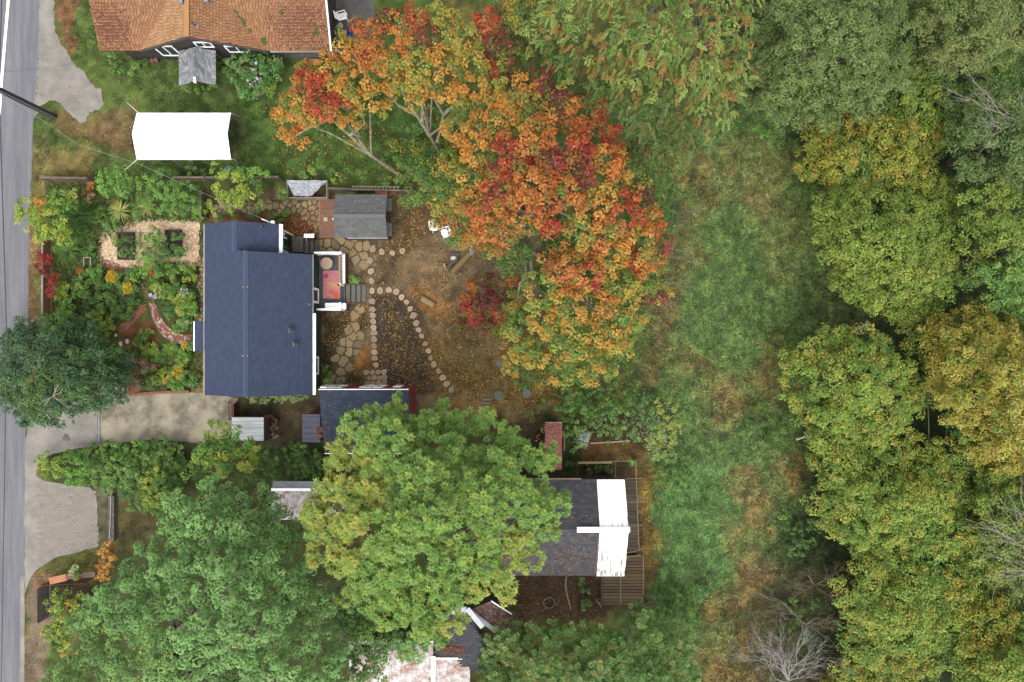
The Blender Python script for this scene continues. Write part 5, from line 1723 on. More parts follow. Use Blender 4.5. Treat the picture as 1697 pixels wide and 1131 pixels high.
# ladder on the fence, rusty sheet
t = thing('ladder', 'pale wooden ladder lying along the fence behind the grey shed', 'ladder', P(610, 311))
a_, b_ = P(583, 309, .95), P(662, 310, .95)
c_, d_ = P(583, 315, .95), P(662, 316, .95)
MB().bar(a_, b_, .05, .05, alb((176, 164, 140))).build('side_rail', M_WOODP, t)
MB().bar(c_, d_, .05, .05, alb((176, 164, 140))).build('side_rail', M_WOODP, t)
for k in range(13):
    q = (k + .5) / 13
    MB().bar(a_.lerp(b_, q), c_.lerp(d_, q), .05, .03, alb((190, 176, 150))).build('rung', M_WOODP, t)
o = MB().prism([P(619, 322, 1.1), P(641, 326, 1.0), P(643, 317, 1.0), P(622, 317, 1.2)], .03).build('rusty_sheet', noisy('rust_sheet', alb((190, 116, 72)), alb((160, 92, 60)), 4, .7), base=P(630, 320))
tag(o, 'rust orange board propped behind the grey shed roof', 'sheet')
o = MB().prism([P(643, 328, .7), P(652, 322, .5), P(658, 318, .6), P(646, 317, .9)], .03).build('bent_board', noisy('rust_sheet', (0, 0, 0)), base=P(650, 322))
tag(o, 'bent rust orange board at the north-east corner of the grey shed', 'board')
# septic lids
for k, (px, py) in enumerate(((826, 655), (872.5, 652.5))):
    q = P(px, py)
    t = thing('tank_lid', ('round green tank lid closer to the large green tree', 'round green tank lid closer to the orange maple')[k], 'lid', q)
    MB().disc((q.x, q.y), 7.4 * K, 0, .1, 22).build('cover', noisy('green_lid', alb((122, 142, 116)), alb((104, 124, 100)), 4, .6), t)
    for j in range(5):
        r0 = 7.0 * K * (1 - (abs(j - 2) / 3) ** 2) ** .5
        MB().box(q.x - r0 * .8, q.x + r0 * .8, q.y - .17 + j * .085 - .012, q.y - .17 + j * .085 + .012, .101, .115).build('rib', noisy('green_lid', (0, 0, 0)), t)
t = thing('stone_steps', 'three short grey stone steps beside the tank lids', 'steps', P(807, 665))
for k in range(4):
    a, b = P(800 - k, 660 + k * 6 + 4.4, 0), P(814 - k, 660 + k * 6, 0)
    MB().box(a.x, b.x, a.y, b.y, 0, .08 + .0 * k, alb((150, 136, 116))).build('step', M_STONE, t)
o = MB().disc(P(827, 603).xy, .22, 0, .05, 6, alb((146, 150, 128)), wob=.1).build('paving_slab', M_STONE, base=P(827, 603))
tag(o, 'grey-green paving slab in the fallen leaves', 'slab')
# retaining wall beside the lower driveway
t = thing('retaining_wall', 'low grey block wall with a white pipe along the lower driveway', 'wall', P(187, 858))
for k in range(8):
    y0_ = 820 + k * 9.4
    a, b = P(185, y0_ + 9.0), P(194, y0_)
    MB().box(a.x, b.x, a.y, b.y, 0, .35 + R.uniform(-.01, .01)).build('block', noisy('dull_block', alb((128, 122, 110)), alb((106, 102, 92)), 3, .9), t)
MB().tube([P(184, 818, .4), P(183, 858, .4), P(181.5, 892, .4)], .028, 7).build('pipe', noisy('off_white_pipe', alb((214, 208, 190)), None, 4, .6), t)
# slatted fence corner at lower left
t = thing('fence', 'dark slatted fence corner with orange capping at the lower driveway verge', 'fence', P(82, 965))
a, b = P(82, 963, 1.2), P(158, 958, 1.2)
MB().bar(P(82, 963.5, 1.1), P(110, 957, 1.1), .42, .04).build('capping', noisy('orange_capping', alb((222, 140, 74)), alb((200, 120, 66)), 3, .6), t)
MB().bar(P(110.5, 956, 1.1), P(158, 952, 1.1), .34, .04).build('capping', noisy('brown_capping', alb((142, 104, 84)), alb((116, 86, 72)), 3, .7), t)
for k in range(26):
    q0 = P(82, 966 + k * 2.2, 0)
    MB().box(q0.x, q0.x + .03, q0.y - .03, q0.y + .03, 0, 1.15).build('picket', M_GREYW, t)
for k in range(18):
    q0 = P(84 + k * 4.1, 962 - k * .25, 0)
    MB().box(q0.x, q0.x + .12, q0.y, q0.y + .02, 0, 1.05).build('fence_board', M_CEDARW, t)
for z_ in (.3, .85):
    MB().bar(P(83.2, 966, z_), P(83.2, 1022, z_), .04, .06).build('rail', M_GREYW, t)

# ------------------------------------------------------------------ planting
PAL = {
    'OY': [(200, 146, 64), (188, 126, 56), (196, 136, 58), (172, 152, 68), (138, 136, 62), (112, 126, 60), (208, 164, 78)],
    'O': [(196, 116, 58), (192, 102, 52), (186, 130, 60), (160, 92, 50), (130, 118, 58), (204, 136, 70)],
    'R': [(184, 76, 54), (170, 66, 52), (192, 98, 58), (142, 56, 50), (160, 112, 58)],
    'B': [(122, 54, 58), (108, 50, 52), (142, 68, 62), (96, 74, 52), (112, 106, 56)],
    'YG': [(150, 158, 70), (180, 164, 74), (116, 142, 64), (190, 150, 66), (100, 128, 58)],
    'G': [(90, 126, 60), (108, 144, 68), (78, 112, 56), (124, 150, 72)],
    'CED': [(168, 122, 72), (96, 122, 68), (137, 163, 83), (117, 148, 73), (152, 170, 91), (108, 137, 67), (145, 164, 84), (157, 129, 65)],
    'CED2': [(89, 116, 59), (100, 124, 63), (79, 103, 52), (117, 98, 49)],
    'WIL': [(124, 143, 81), (111, 130, 74), (139, 154, 91), (98, 120, 65), (119, 137, 78)],
    'OLV': [(133, 150, 84), (121, 138, 78), (142, 146, 86), (111, 131, 74)],
    'GRG': [(112, 134, 77), (100, 125, 70), (131, 148, 85), (91, 114, 62)],
    'GOLD': [(166, 166, 68), (174, 162, 68), (143, 156, 64), (156, 143, 60), (122, 141, 60)],
    'YGF': [(141, 161, 69), (125, 151, 63), (157, 166, 77), (111, 136, 61), (132, 153, 66)],
    'YGO': [(140, 166, 73), (123, 154, 67), (158, 172, 77), (107, 140, 65), (168, 164, 73)],
    'GW': [(182, 171, 76), (166, 160, 68), (192, 182, 95), (133, 151, 66), (169, 153, 66)],
    'BRO': [(136, 178, 102), (122, 164, 92), (150, 188, 110), (112, 154, 86), (130, 172, 102)],
    'BRO2': [(138, 172, 88), (122, 156, 80), (108, 146, 84)],
    'ASH': [(140, 172, 82), (122, 160, 78), (156, 180, 82), (112, 150, 72), (130, 166, 86)],
    'ASHY': [(176, 186, 88), (160, 176, 84), (188, 184, 90), (142, 170, 84)],
    'CON': [(86, 118, 76), (74, 106, 70), (98, 130, 84), (64, 94, 62)],
    'LAU': [(110, 144, 76), (128, 162, 92), (146, 170, 100), (90, 126, 70), (156, 158, 92)],
    'LIME': [(160, 180, 72), (142, 168, 66), (176, 182, 82), (120, 150, 62)],
    'BRIGHT': [(120, 166, 72), (104, 152, 66), (136, 178, 82), (94, 136, 60)],
    'DGRN': [(86, 118, 58), (96, 132, 64), (76, 104, 54), (108, 140, 72)],
    'MID': [(102, 142, 72), (118, 156, 78), (92, 128, 66), (134, 162, 84)],
    'RED': [(180, 52, 58), (156, 46, 54), (196, 70, 66), (130, 48, 50)],
    'PINK': [(160, 126, 108), (148, 114, 98), (174, 138, 118), (122, 118, 82)],
    'ORG': [(214, 156, 72), (202, 136, 66), (220, 170, 84), (180, 122, 64)],
    'VAR': [(152, 176, 108), (174, 192, 128), (126, 156, 90), (188, 198, 144)],
    'HYD': [(92, 142, 70), (82, 128, 64), (112, 156, 84), (126, 150, 92)],
    'STRAW': [(198, 196, 116), (176, 184, 100), (212, 204, 134), (150, 170, 90)],
}
PALA = {k: np.minimum(alb_np(np.array(v, float)) * 1.75, .6) for k, v in PAL.items()}


def rand_dirs(n, up=-0.25):
    d = unit(rng.normal(size=(n, 3)))
    bad = d[:, 2] < up
    d[bad, 2] = -d[bad, 2]
    return d


def lobes_in(poly, step, r, ze, zt, pal, jit=.35, edge=60.0, zj=.6):
    """Foliage lobes filling a photo-pixel outline; the crown rises from its rim (ze) to its middle (zt)."""
    xs, ys = [p[0] for p in poly], [p[1] for p in poly]
    out = []
    y = min(ys)
    row = 0
    while y < max(ys):
        x = min(xs) + (row % 2) * step / 2
        while x < max(xs):
            px, py = x + R.uniform(-jit, jit) * step, y + R.uniform(-jit, jit) * step
            d = float(sdist(poly, np.array([px]), np.array([py]))[0])
            if d > r * .45:
                t = min(1, d / edge) ** .6
                k = pal(px, py) if callable(pal) else (R.choice(pal) if isinstance(pal, list) else pal)
                out.append((px, py, r * R.uniform(.8, 1.2), ze + (zt - ze) * t + R.uniform(-zj, zj), k))
            x += step
        y += step * .87
        row += 1
    return out


STY = {
    # clumps per m2 of lobe, clump radius, leaves per clump, leaf length, leaf width, style
    'maple': dict(dens=4.3, rc=.29, n=32, L=.14, W=.125, style='blob', jit=.22),
    'small': dict(dens=5.0, rc=.30, n=36, L=.125, W=.09, style='blob', jit=.32),
    'fine': dict(dens=5.0, rc=.30, n=34, L=.17, W=.065, style='blob', jit=.3),
    'round': dict(dens=9.5, rc=.19, n=17, L=.125, W=.105, style='dome', jit=.09),
    'rosette': dict(dens=9, rc=.3, n=17, L=.215, W=.08, style='rosette', jit=.12),
    'lance': dict(dens=7.5, rc=.24, n=15, L=.18, W=.065, style='rosette', jit=.14),
    'frond': dict(dens=9.0, rc=.2, n=20, L=.14, W=.05, style='frond', jit=.13),
    'spruce': dict(dens=11, rc=.2, n=16, L=.12, W=.05, style='frond', jit=.14),
    'shrub': dict(dens=7.5, rc=.17, n=24, L=.105, W=.075, style='blob', jit=.16),
    'bigshrub': dict(dens=6, rc=.22, n=26, L=.14, W=.1, style='blob', jit=.14),
}


def crown_geometry(lobes, sty, axis, dens=1.0, fill=.22, zs=.8, up=-.25):
    s = STY[sty]
    C, U, col, rcs = [], [], [], []
    cen, rad = [], []
    for (px, py, rp_, zt, pal) in lobes:
        Rw = rp_ * K * (H - zt) / H
        c = P(px, py, max(zt - Rw * zs * .7, .15))
        cen.append(tuple(c)); rad.append(Rw)
    cen, rad = np.array(cen), np.array(rad)
    for i, (px, py, rp_, zt, pal) in enumerate(lobes):
        Rw = rad[i]
        n = max(4, int(s['dens'] * dens * 2.6 * Rw * Rw * 2))
        u = rand_dirs(n, up)
        f = rng.uniform(.72, 1.06, n)
        f[rng.random(n) < fill] *= .6
        c = cen[i] + u * np.array([1, 1, zs]) * (Rw * f)[:, None]
        # drop clumps buried inside neighbouring lobes
        d = np.linalg.norm((c[:, None] - cen[None]) / np.array([1, 1, zs]), axis=2) / rad[None]
        d[:, i] = 9
        keep = (d.min(1) > .62) & (c[:, 2] > .06)
        c, u = c[keep], u[keep]
        pc = PALA[pal]
        C.append(c); U.append(u)
        col.append(pc[rng.integers(0, len(pc), len(c))])
    C, U, col = np.concatenate(C), np.concatenate(U), np.concatenate(col)
    M, n = len(C), s['n']
    if M == 0:
        return None
    rc = s['rc'] * rng.uniform(.75, 1.3, M)
    col = col * rng.uniform(.86, 1.12, (M, 1))
    idx = np.repeat(np.arange(M), n)
    c, u = C[idx], U[idx]
    st = s['style']
    if st in ('blob', 'dome'):
        o = unit(rng.normal(size=(len(idx), 3)))
        flip = (o * (u * .6 + np.array([0, 0, .8]))).sum(1) < (-.15 if st == 'blob' else .0)
        o[flip] = -o[flip]
        q = rng.uniform(.45, 1.05, len(idx)) if st == 'blob' else rng.uniform(.85, 1.05, len(idx))
        pos = c + o * (rc[idx] * q)[:, None]
        nrm = unit(o * (.8 if st == 'blob' else 1.2) + u * .35 + np.array([0, 0, 1.05]) + rng.normal(0, .38 if st == 'blob' else .2, o.shape))
        rv = rng.normal(size=o.shape) + o * .6
        d = rv - nrm * (rv * nrm).sum(1, keepdims=True)
        L = s['L'] * rng.uniform(.7, 1.3, len(idx)); W = s['W'] * rng.uniform(.75, 1.25, len(idx))
        V = leaf_quads(pos - unit(d) * L[:, None] * .4, d, nrm, L, W, .22, .12)
        lc = col[idx]
    elif st == 'rosette':
        k = np.tile(np.arange(n), M)
        ang = k * 2.39996 + np.repeat(rng.uniform(0, 6.28, M), n)
        ax = unit(u * .55 + np.array([0, 0, .9]))
        e1 = unit(np.cross(ax, np.array([.3, .9, .1]))); e2 = np.cross(ax, e1)
        rad_ = e1 * np.cos(ang)[:, None] + e2 * np.sin(ang)[:, None]
        lift = np.linspace(.9, -.35, n)[k][:, None]
        d = unit(rad_ + ax * lift + rng.normal(0, .14, rad_.shape))
        L = s['L'] * rng.uniform(.75, 1.2, len(idx)); W = s['W'] * rng.uniform(.8, 1.2, len(idx))
        pos = c + rad_ * .03
        V = leaf_quads(pos, d, ax + rad_ * .001, L, W, .2, .18)
        lc = col[idx]
    else:
        # fern-like sprays: leaflets in pairs along a drooping axis
        k = np.tile(np.arange(n), M)
        out = C - np.array([axis[0], axis[1], 0]); out[:, 2] = 0
        D = unit(unit(out) * .75 + U * .5 + rng.normal(0, .6, out.shape) + np.array([0, 0, -.25]))
        fl = np.repeat(rng.uniform(.6, 1.15, M), n)
        t = (k // 2) / (n / 2)
        dd = D[idx]
        nn = unit(np.cross(np.cross(dd, np.array([0, 0, 1.])), dd) + rng.normal(0, .25, (M, 3))[idx])
        sd_ = unit(np.cross(nn, dd)) * np.where(k % 2 == 0, 1, -1)[:, None]
        ln = (.52 if sty == 'frond' else .32)
        pos = c + dd * (t * ln * fl)[:, None] - np.array([0, 0, 1.]) * (t * t * .22)[:, None]
        d = unit(sd_ * .8 + dd * .75 + rng.normal(0, .12, dd.shape))
        L = s['L'] * fl * (1.1 - .65 * t); W = s['W'] * rng.uniform(.8, 1.2, len(idx))
        V = leaf_quads(pos, d, nn, L, W, .12, .2)
        lc = col[idx]
    sw = rng.random(len(lc)) < .3
    lc = np.where(sw[:, None], lc[rng.permutation(len(lc))] * .5 + lc * .5, lc)
    lc = np.clip(lc * rng.uniform(1 - s['jit'], 1 + s['jit'], (len(lc), 1)) * rng.uniform(.95, 1.05, lc.shape), 0, .8)
    return V, lc


NLEAF = 0


def plant(name, label, cat, base_px, lobes, sty, dens=1.0, fill=.3, zs=.65, mix=None, trunk=None, bark=None, group=None, parts=('crown', 'trunk'), limbs=9, r0=.22, extra=None, up=-.25):
    """A tree or shrub: a trunk with limbs reaching into its lobes, and a crown of leaves."""
    global NLEAF
    if base_px is None:
        cs = np.array([tuple(P(l[0], l[1], l[3])) for l in lobes])
        b = Vector((cs[:, 0].mean(), cs[:, 1].mean(), 0))
    else:
        b = P(*base_px)
    t = thing(name, label, cat, b, group)
    V, C = crown_geometry(lobes, sty, (b.x, b.y), dens, fill, zs, up)
    if mix:
        V2, C2_ = crown_geometry(lobes, mix[0], (b.x, b.y), mix[1], fill, zs, up)
        V, C = np.concatenate([V, V2]), np.concatenate([C, C2_])
    NLEAF += len(V)
    quads_object(parts[0], V, C, M_LEAF, t)
    mb = MB()
    zt = max(l[3] for l in lobes)
    fork = trunk or Vector((b.x, b.y, zt * .35))
    mb.tube([b, b.lerp(fork, .5) + Vector((R.uniform(-.1, .1), R.uniform(-.1, .1), 0)), fork], [r0, r0 * .8, r0 * .65], 8)
    ls = sorted(lobes, key=lambda l: -l[2])[:60]
    R.shuffle(ls)
    for (px, py, rp_, z, _) in ls[:limbs]:
        Rw = rp_ * K * (H - z) / H
        e = P(px, py, max(z - Rw * .5, .2))
        m1 = fork.lerp(e, .45) + Vector((R.uniform(-.3, .3), R.uniform(-.3, .3), .15 * (e - fork).length)) * min(1, r0 * 4)
        mb.tube([fork, m1, e], [r0 * .5, r0 * .3, r0 * .08], 6)
    if extra:
        for pts, rr_ in extra:
            mb.tube(pts, rr_, 7)
    mb.build(parts[1], bark or M_BARK, t)
    return t


def twigs(mb, a, d, L, r, depth, n=3, spread=.55, side=4):
    """Bare branch that forks again and again."""
    a, d = Vector(a), Vector(d).normalized()
    m = a + d * L * .5 + Vector((R.uniform(-1, 1), R.uniform(-1, 1), R.uniform(-1, 1))) * L * .07
    e = a + d * L + Vector((R.uniform(-1, 1), R.uniform(-1, 1), R.uniform(-1, 1))) * L * .1
    mb.tube([a, m, e], [r, r * .8, r * .55], side)
    if depth == 0:
        return
    for k in range(n):
        nd = (d + Vector((R.uniform(-1, 1), R.uniform(-1, 1), R.uniform(-.5, .6))) * spread).normalized()
        st_ = a.lerp(e, R.uniform(.4, 1.0)) if k else e
        twigs(mb, st_, nd, L * R.uniform(.55, .8), r * .55, depth - 1, n, spread, side)


def bare_tree(label, base_px, tips, r0=.06, depth=3, z=2.0, mat=None, n=3, spread=.55, zb=0.0):
    b = P(*base_px)
    t = thing('bare_tree', label, 'bare tree', b)
    f = b + Vector((0, 0, z * .4))
    MB().tube([b, f], [r0 * 1.3, r0], 7).build('trunk', mat or M_BARKD, t)
    mb = MB()
    for (px, py, zt) in tips:
        e = P(px, py, zt)
        v = e - f
        twigs(mb, f, v, v.length * .55, r0 * .8, depth, n, spread)
    mb.build('branches', mat or M_BARKD, t)
    return t


def near(anchors):
    """Palette picker: the nearest of the anchor pixels decides, roughened by noise."""
    def f(px, py):
        best, k = 1e9, None
        for (ax, ay, pal) in anchors:
            d = (math.hypot(px - ax, py - ay)) * R.uniform(.7, 1.3)
            if d < best: best, k = d, pal
        return k
    return f


# ---- autumn maples
def branchy(base, segs, r):
    out = []
    for s in segs:
        pts = [P(*q) for q in s]
        out.append((pts, [r * (1 - .85 * i / (len(pts) - 1)) for i in range(len(pts))]))
    return out


A = [(628, 150, 24, 6.4, 'OY'), (640, 180, 18, 5.6, 'YG'), (570, 205, 16, 5.8, 'OY'), (600, 200, 16, 5.4, 'YG'), (520, 150, 36, 6.5, 'R'), (492, 178, 28, 6.0, 'OY'), (548, 122, 32, 6.5, 'OY'), (588, 142, 34, 7.0, 'OY'), (512, 202, 24, 5.6, 'OY'), (500, 126, 26, 6.0, 'OY'), (474, 226, 16, 5.0, 'OY'), (556, 176, 26, 6.4, 'R'), (596, 96, 30, 7, 'O'), (534, 176, 24, 6.6, 'R'), (610, 170, 22, 6.4, 'OY'), (470, 190, 18, 5.2, 'OY'), (498, 226, 14, 5, 'O'), (528, 126, 18, 6.6, 'R'), (606, 60, 26, 6.6, 'O'), (575, 80, 20, 6.2, 'OY')]
plant('maple_tree', 'orange and red maple leaning over the north lawn on a pale trunk', 'tree', (673, 297), A, 'maple', .9, bark=M_BARKP, trunk=P(615, 258, 2.6), r0=.14, limbs=3,
      extra=branchy(None, [[(615, 258, 2.6), (580, 225, 4.0), (548, 196, 5.2), (520, 165, 6.0)], [(580, 225, 4.0), (604, 205, 5.0), (596, 165, 6.2)], [(548, 196, 5.2), (512, 212, 5.4), (486, 228, 5.0)], [(600, 243, 3.2), (588, 205, 4.6), (570, 175, 5.8)]], .11))
Bl = [(748, 150, 26, 8, 'OY'), (790, 150, 28, 8.4, 'OY'), (826, 150, 24, 8.4, 'YG'), (770, 182, 24, 7.6, 'YG'), (690, 165, 18, 6.6, 'YG'), (660, 145, 20, 6.8, 'OY'), (590, 40, 16, 6, 'R'), (655, 62, 34, 8, 'O'), (625, 84, 30, 7.6, 'O'), (682, 40, 30, 8, 'R'), (708, 66, 28, 8, 'B'), (650, 112, 30, 7.6, 'OY'), (700, 122, 34, 8.2, 'YG'), (742, 112, 36, 8.4, 'OY'), (762, 62, 34, 8.2, 'YG'), (806, 46, 30, 8, 'R'), (782, 112, 30, 8.2, 'YG'), (826, 84, 30, 8, 'B'), (722, 158, 26, 7.6, 'OY'), (640, 36, 24, 7, 'B'), (730, 30, 28, 7.6, 'YG'), (812, 112, 24, 7.6, 'R'), (850, 100, 26, 7.4, 'YG'), (672, 90, 22, 8, 'OY'), (776, 84, 22, 8, 'YG'), (840, 40, 24, 7, 'YG'), (800, 78, 22, 7.6, 'OY'), (850, 132, 22, 7.8, 'B')]
Bl += [(l[0] + R.uniform(-20, 20), l[1] + R.uniform(-16, 20), R.uniform(12, 19), l[3] - R.uniform(-.1, .5), R.choice(['YG', 'G', 'YG'])) for l in Bl[::3]]
plant('maple_tree', 'orange and burgundy maple with bare pale limbs between brown house and cedar', 'tree', (735, 268), Bl, 'maple', .9, bark=M_BARKP, trunk=P(712, 225, 3.2), r0=.14, limbs=4,
      extra=branchy(None, [[(712, 225, 3.2), (690, 190, 4.8), (668, 155, 6.2), (652, 120, 7.0)], [(725, 235, 3.0), (735, 190, 5.0), (716, 158, 6.4), (690, 140, 7.0)], [(690, 190, 4.8), (660, 175, 5.6), (640, 150, 6.4)], [(735, 190, 5.0), (757, 170, 6.0), (775, 130, 7.2)], [(700, 205, 4.2), (700, 165, 5.6), (680, 130, 6.8)]], .12))
Cl = [(862, 170, 40, 10, 'OY'), (900, 146, 30, 9.6, 'B'), (930, 172, 30, 9.8, 'B'), (958, 200, 34, 10, 'O'), (984, 184, 26, 9.4, 'R'), (822, 202, 38, 10, 'OY'), (796, 240, 36, 10, 'OY'), (848, 250, 42, 11, 'R'), (898, 236, 44, 11.5, 'O'), (946, 262, 44, 11.6, 'R'), (1000, 268, 38, 11, 'O'), (1040, 304, 36, 10.4, 'YG'), (880, 306, 44, 12, 'O'), (930, 326, 44, 12, 'O'), (832, 306, 38, 11, 'R'), (980, 336, 42, 11.6, 'OY'), (1030, 352, 38, 11, 'R'), (1082, 366, 30, 10, 'O'), (1096, 402, 22, 9, 'B'), (1058, 404, 34, 10.4, 'OY'), (796, 346, 36, 10, 'O'), (786, 288, 32, 9.6, 'OY'), (760, 210, 28, 9, 'OY'), (1012, 230, 24, 9.4, 'R'), (965, 292, 24, 12, 'B'), (912, 276, 24, 12, 'B'), (868, 352, 34, 11.4, 'O'), (916, 372, 32, 11.2, 'R'), (1000, 386, 34, 10.8, 'O'), (1060, 338, 26, 10.4, 'B'), (826, 382, 32, 9.6, 'O'), (955, 384, 30, 11, 'YG'), (888, 206, 28, 10.6, 'YG'), (770, 330, 24, 9, 'YG'), (1074, 440, 26, 9.2, 'O')]
Cl += [(l[0] + R.uniform(-26, 26), l[1] + R.uniform(-26, 26), R.uniform(14, 24), l[3] - R.uniform(-.1, .5), R.choice(['YG', 'G', 'YG', 'OY'])) for l in Cl[::2] if l[0] < 1060]
plant('maple_tree', 'tall broad maple in orange and scarlet, the largest of the autumn trees', 'tree', (868, 372), Cl, 'maple', 1.0, bark=M_BARKP, r0=.3, limbs=16)
Dl = [(1000, 422, 42, 9.6, 'OY'), (950, 442, 44, 10, 'O'), (902, 474, 34, 9.4, 'YG'), (958, 500, 44, 9.8, 'OY'), (1018, 480, 42, 9.4, 'YG'), (1058, 462, 30, 8.6, 'YG'), (900, 530, 36, 8.6, 'YG'), (950, 556, 40, 8.8, 'YG'), (1002, 548, 38, 8.6, 'OY'), (884, 586, 34, 7.6, 'YG'), (930, 608, 32, 7.4, 'YG'), (986, 606, 34, 7.4, 'YG'), (864, 550, 28, 7.6, 'G'), (1040, 520, 30, 8.2, 'YG'), (1030, 570, 28, 7.4, 'YG'), (918, 430, 24, 9.4, 'O'), (975, 460, 24, 10, 'R'), (1040, 430, 26, 9, 'R'), (1080, 490, 22, 7.6, 'B'), (854, 600, 24, 6.6, 'YG'), (1005, 505, 22, 9.8, 'O')]
Dl += [(l[0] + R.uniform(-24, 24), l[1] + R.uniform(-24, 24), R.uniform(14, 22), l[3] - R.uniform(-.1, .5), R.choice(['YG', 'G', 'YG'])) for l in Dl[::2]]
plant('maple_tree', 'yellow-orange maple with green lower skirts at the meadow edge', 'tree', (905, 450), Dl, 'maple', 1.0, bark=M_BARKP, r0=.22, limbs=12,
      extra=branchy(None, [[(868, 404, 3.0), (886, 420, 5.0), (900, 436, 6.6), (930, 450, 8.0)], [(868, 404, 3.0), (872, 440, 4.4), (874, 470, 5.4), (868, 500, 6.0)], [(878, 415, 4.0), (882, 450, 5.0), (884, 480, 6.0)], [(884, 450, 5.0), (862, 470, 5.0), (856, 500, 5.0)]], .13))
E_ = [(774, 500, 15, 2.6, 'R'), (796, 476, 14, 2.9, 'R'), (786, 524, 18, 2.8, 'R'), (816, 502, 16, 3.0, 'B'), (770, 542, 13, 2.3, 'B'), (806, 466, 12, 3.0, 'O'), (828, 524, 14, 2.8, 'R'), (800, 506, 14, 3.1, 'R'), (762, 556, 9, 2, 'B'), (808, 540, 12, 2.6, 'B'), (776, 476, 9, 2.4, 'O'), (842, 492, 11, 2.8, 'O')]
E_ = [(a_, b_, r_ * .9, z_, 'B' if i_ % 2 else c_) for i_, (a_, b_, r_, z_, c_) in enumerate(E_)]
plant('small_maple', 'low scarlet Japanese maple beside the leaf-covered path', 'tree', (800, 512), E_, 'maple', 1.5, r0=.06, limbs=8, bark=M_BARKP)
F_ = [(690, 322, 22, 3.6, 'G'), (716, 300, 28, 4, 'G'), (742, 272, 26, 4.4, 'YG'), (735, 340, 22, 3.6, 'YG'), (762, 372, 22, 4, 'OY'), (700, 278, 20, 3.6, 'G'), (740, 312, 24, 4.2, 'G'), (672, 282, 18, 3.2, 'G'), (728, 366, 14, 3.2, 'OY'), (780, 396, 18, 4, 'OY'), (760, 400, 16, 3.2, 'G')]
plant('understory_tree', 'green and yellow bushy small tree east of the grey shed', 'tree', (738, 330), F_, 'small', 1.2, r0=.12)
G_ = [(820, 420, 18, 3.5, 'YG'), (845, 440, 20, 3.5, 'G'), (850, 500, 20, 3.4, 'YG'), (852, 540, 18, 3.0, 'G'), (830, 560, 16, 2.4, 'YG'), (870, 620, 22, 2.8, 'G'), (905, 630, 20, 2.8, 'YG'), (845, 470, 14, 3.4, 'O'), (810, 400, 16, 3.2, 'O')]
plant('understory_tree', 'sparse green sapling thicket under the yellow-orange maple', 'tree', (850, 520), G_, 'small', .9, r0=.07)

# more understorey below the maples
lob = lobes_in([(440, 200), (520, 230), (560, 225), (640, 290), (690, 300), (760, 250), (780, 170), (720, 170), (650, 190), (600, 100), (540, 110)], 26, 15, .5, 1.4, ['G', 'DGRN', 'YG', 'MID'], zj=.3)
plant('undergrowth_shrub', 'straggly green undergrowth below the leaning maples', 'shrub', (650, 240), lob, 'small', .5, r0=.04)
lob = lobes_in([(770, 160), (900, 120), (1010, 190), (1100, 300), (1110, 440), (1060, 560), (930, 640), (860, 560), (790, 300)], 46, 30, 3.0, 4.4, ['DGRN', 'G', 'G', 'MID'], zj=.5)
plant('shade_tree', 'dark green smaller trees filling in beneath the big maples', 'tree', (950, 330), lob, 'small', .45, r0=.14)

lob = lobes_in([(790, -50), (910, -50), (960, 120), (930, 170), (870, 140), (820, 40)], 30, 22, 5, 7, ['DGRN', 'MID', 'CED2', 'YG'], zj=.5)
plant('dark_tree', 'dark green tree filling the gap between the burgundy maple and the large cedar', 'tree', (900, 100), lob, 'small', .8, r0=.15)

# ---- cedars
ced = lobes_in([(866, -60), (1270, -60), (1240, 60), (1236, 150), (1215, 200), (1150, 215), (1130, 290), (1080, 330), (1060, 300), (1040, 230), (1010, 200), (960, 170), (920, 110), (880, 70)], 42, 32, 8.5, 15, near([(900, 40, 'CED'), (960, 140, 'CED2'), (1020, 180, 'CED2'), (1100, 90, 'CED'), (1200, 100, 'CED'), (1090, 260, 'CED2'), (1000, 60, 'CED')]), edge=150, zj=.9)
plant('cedar_tree', 'large drooping green cedar with rust coloured sprays at the top of the clearing', 'tree', (1075, 60), ced, 'frond', 1.0, r0=.4, limbs=12, mix=('fine', .14))
ced2 = lobes_in([(1000, 130), (1060, 200), (1090, 310), (1080, 340), (1030, 300), (980, 220), (950, 150)], 38, 28, 5, 7, 'CED2', zj=.5)
plant('cedar_tree', 'small dark cedar squeezed between the maple and the large cedar', 'tree', (1030, 220), ced2, 'frond', 1.0, r0=.2, mix=('fine', .4))

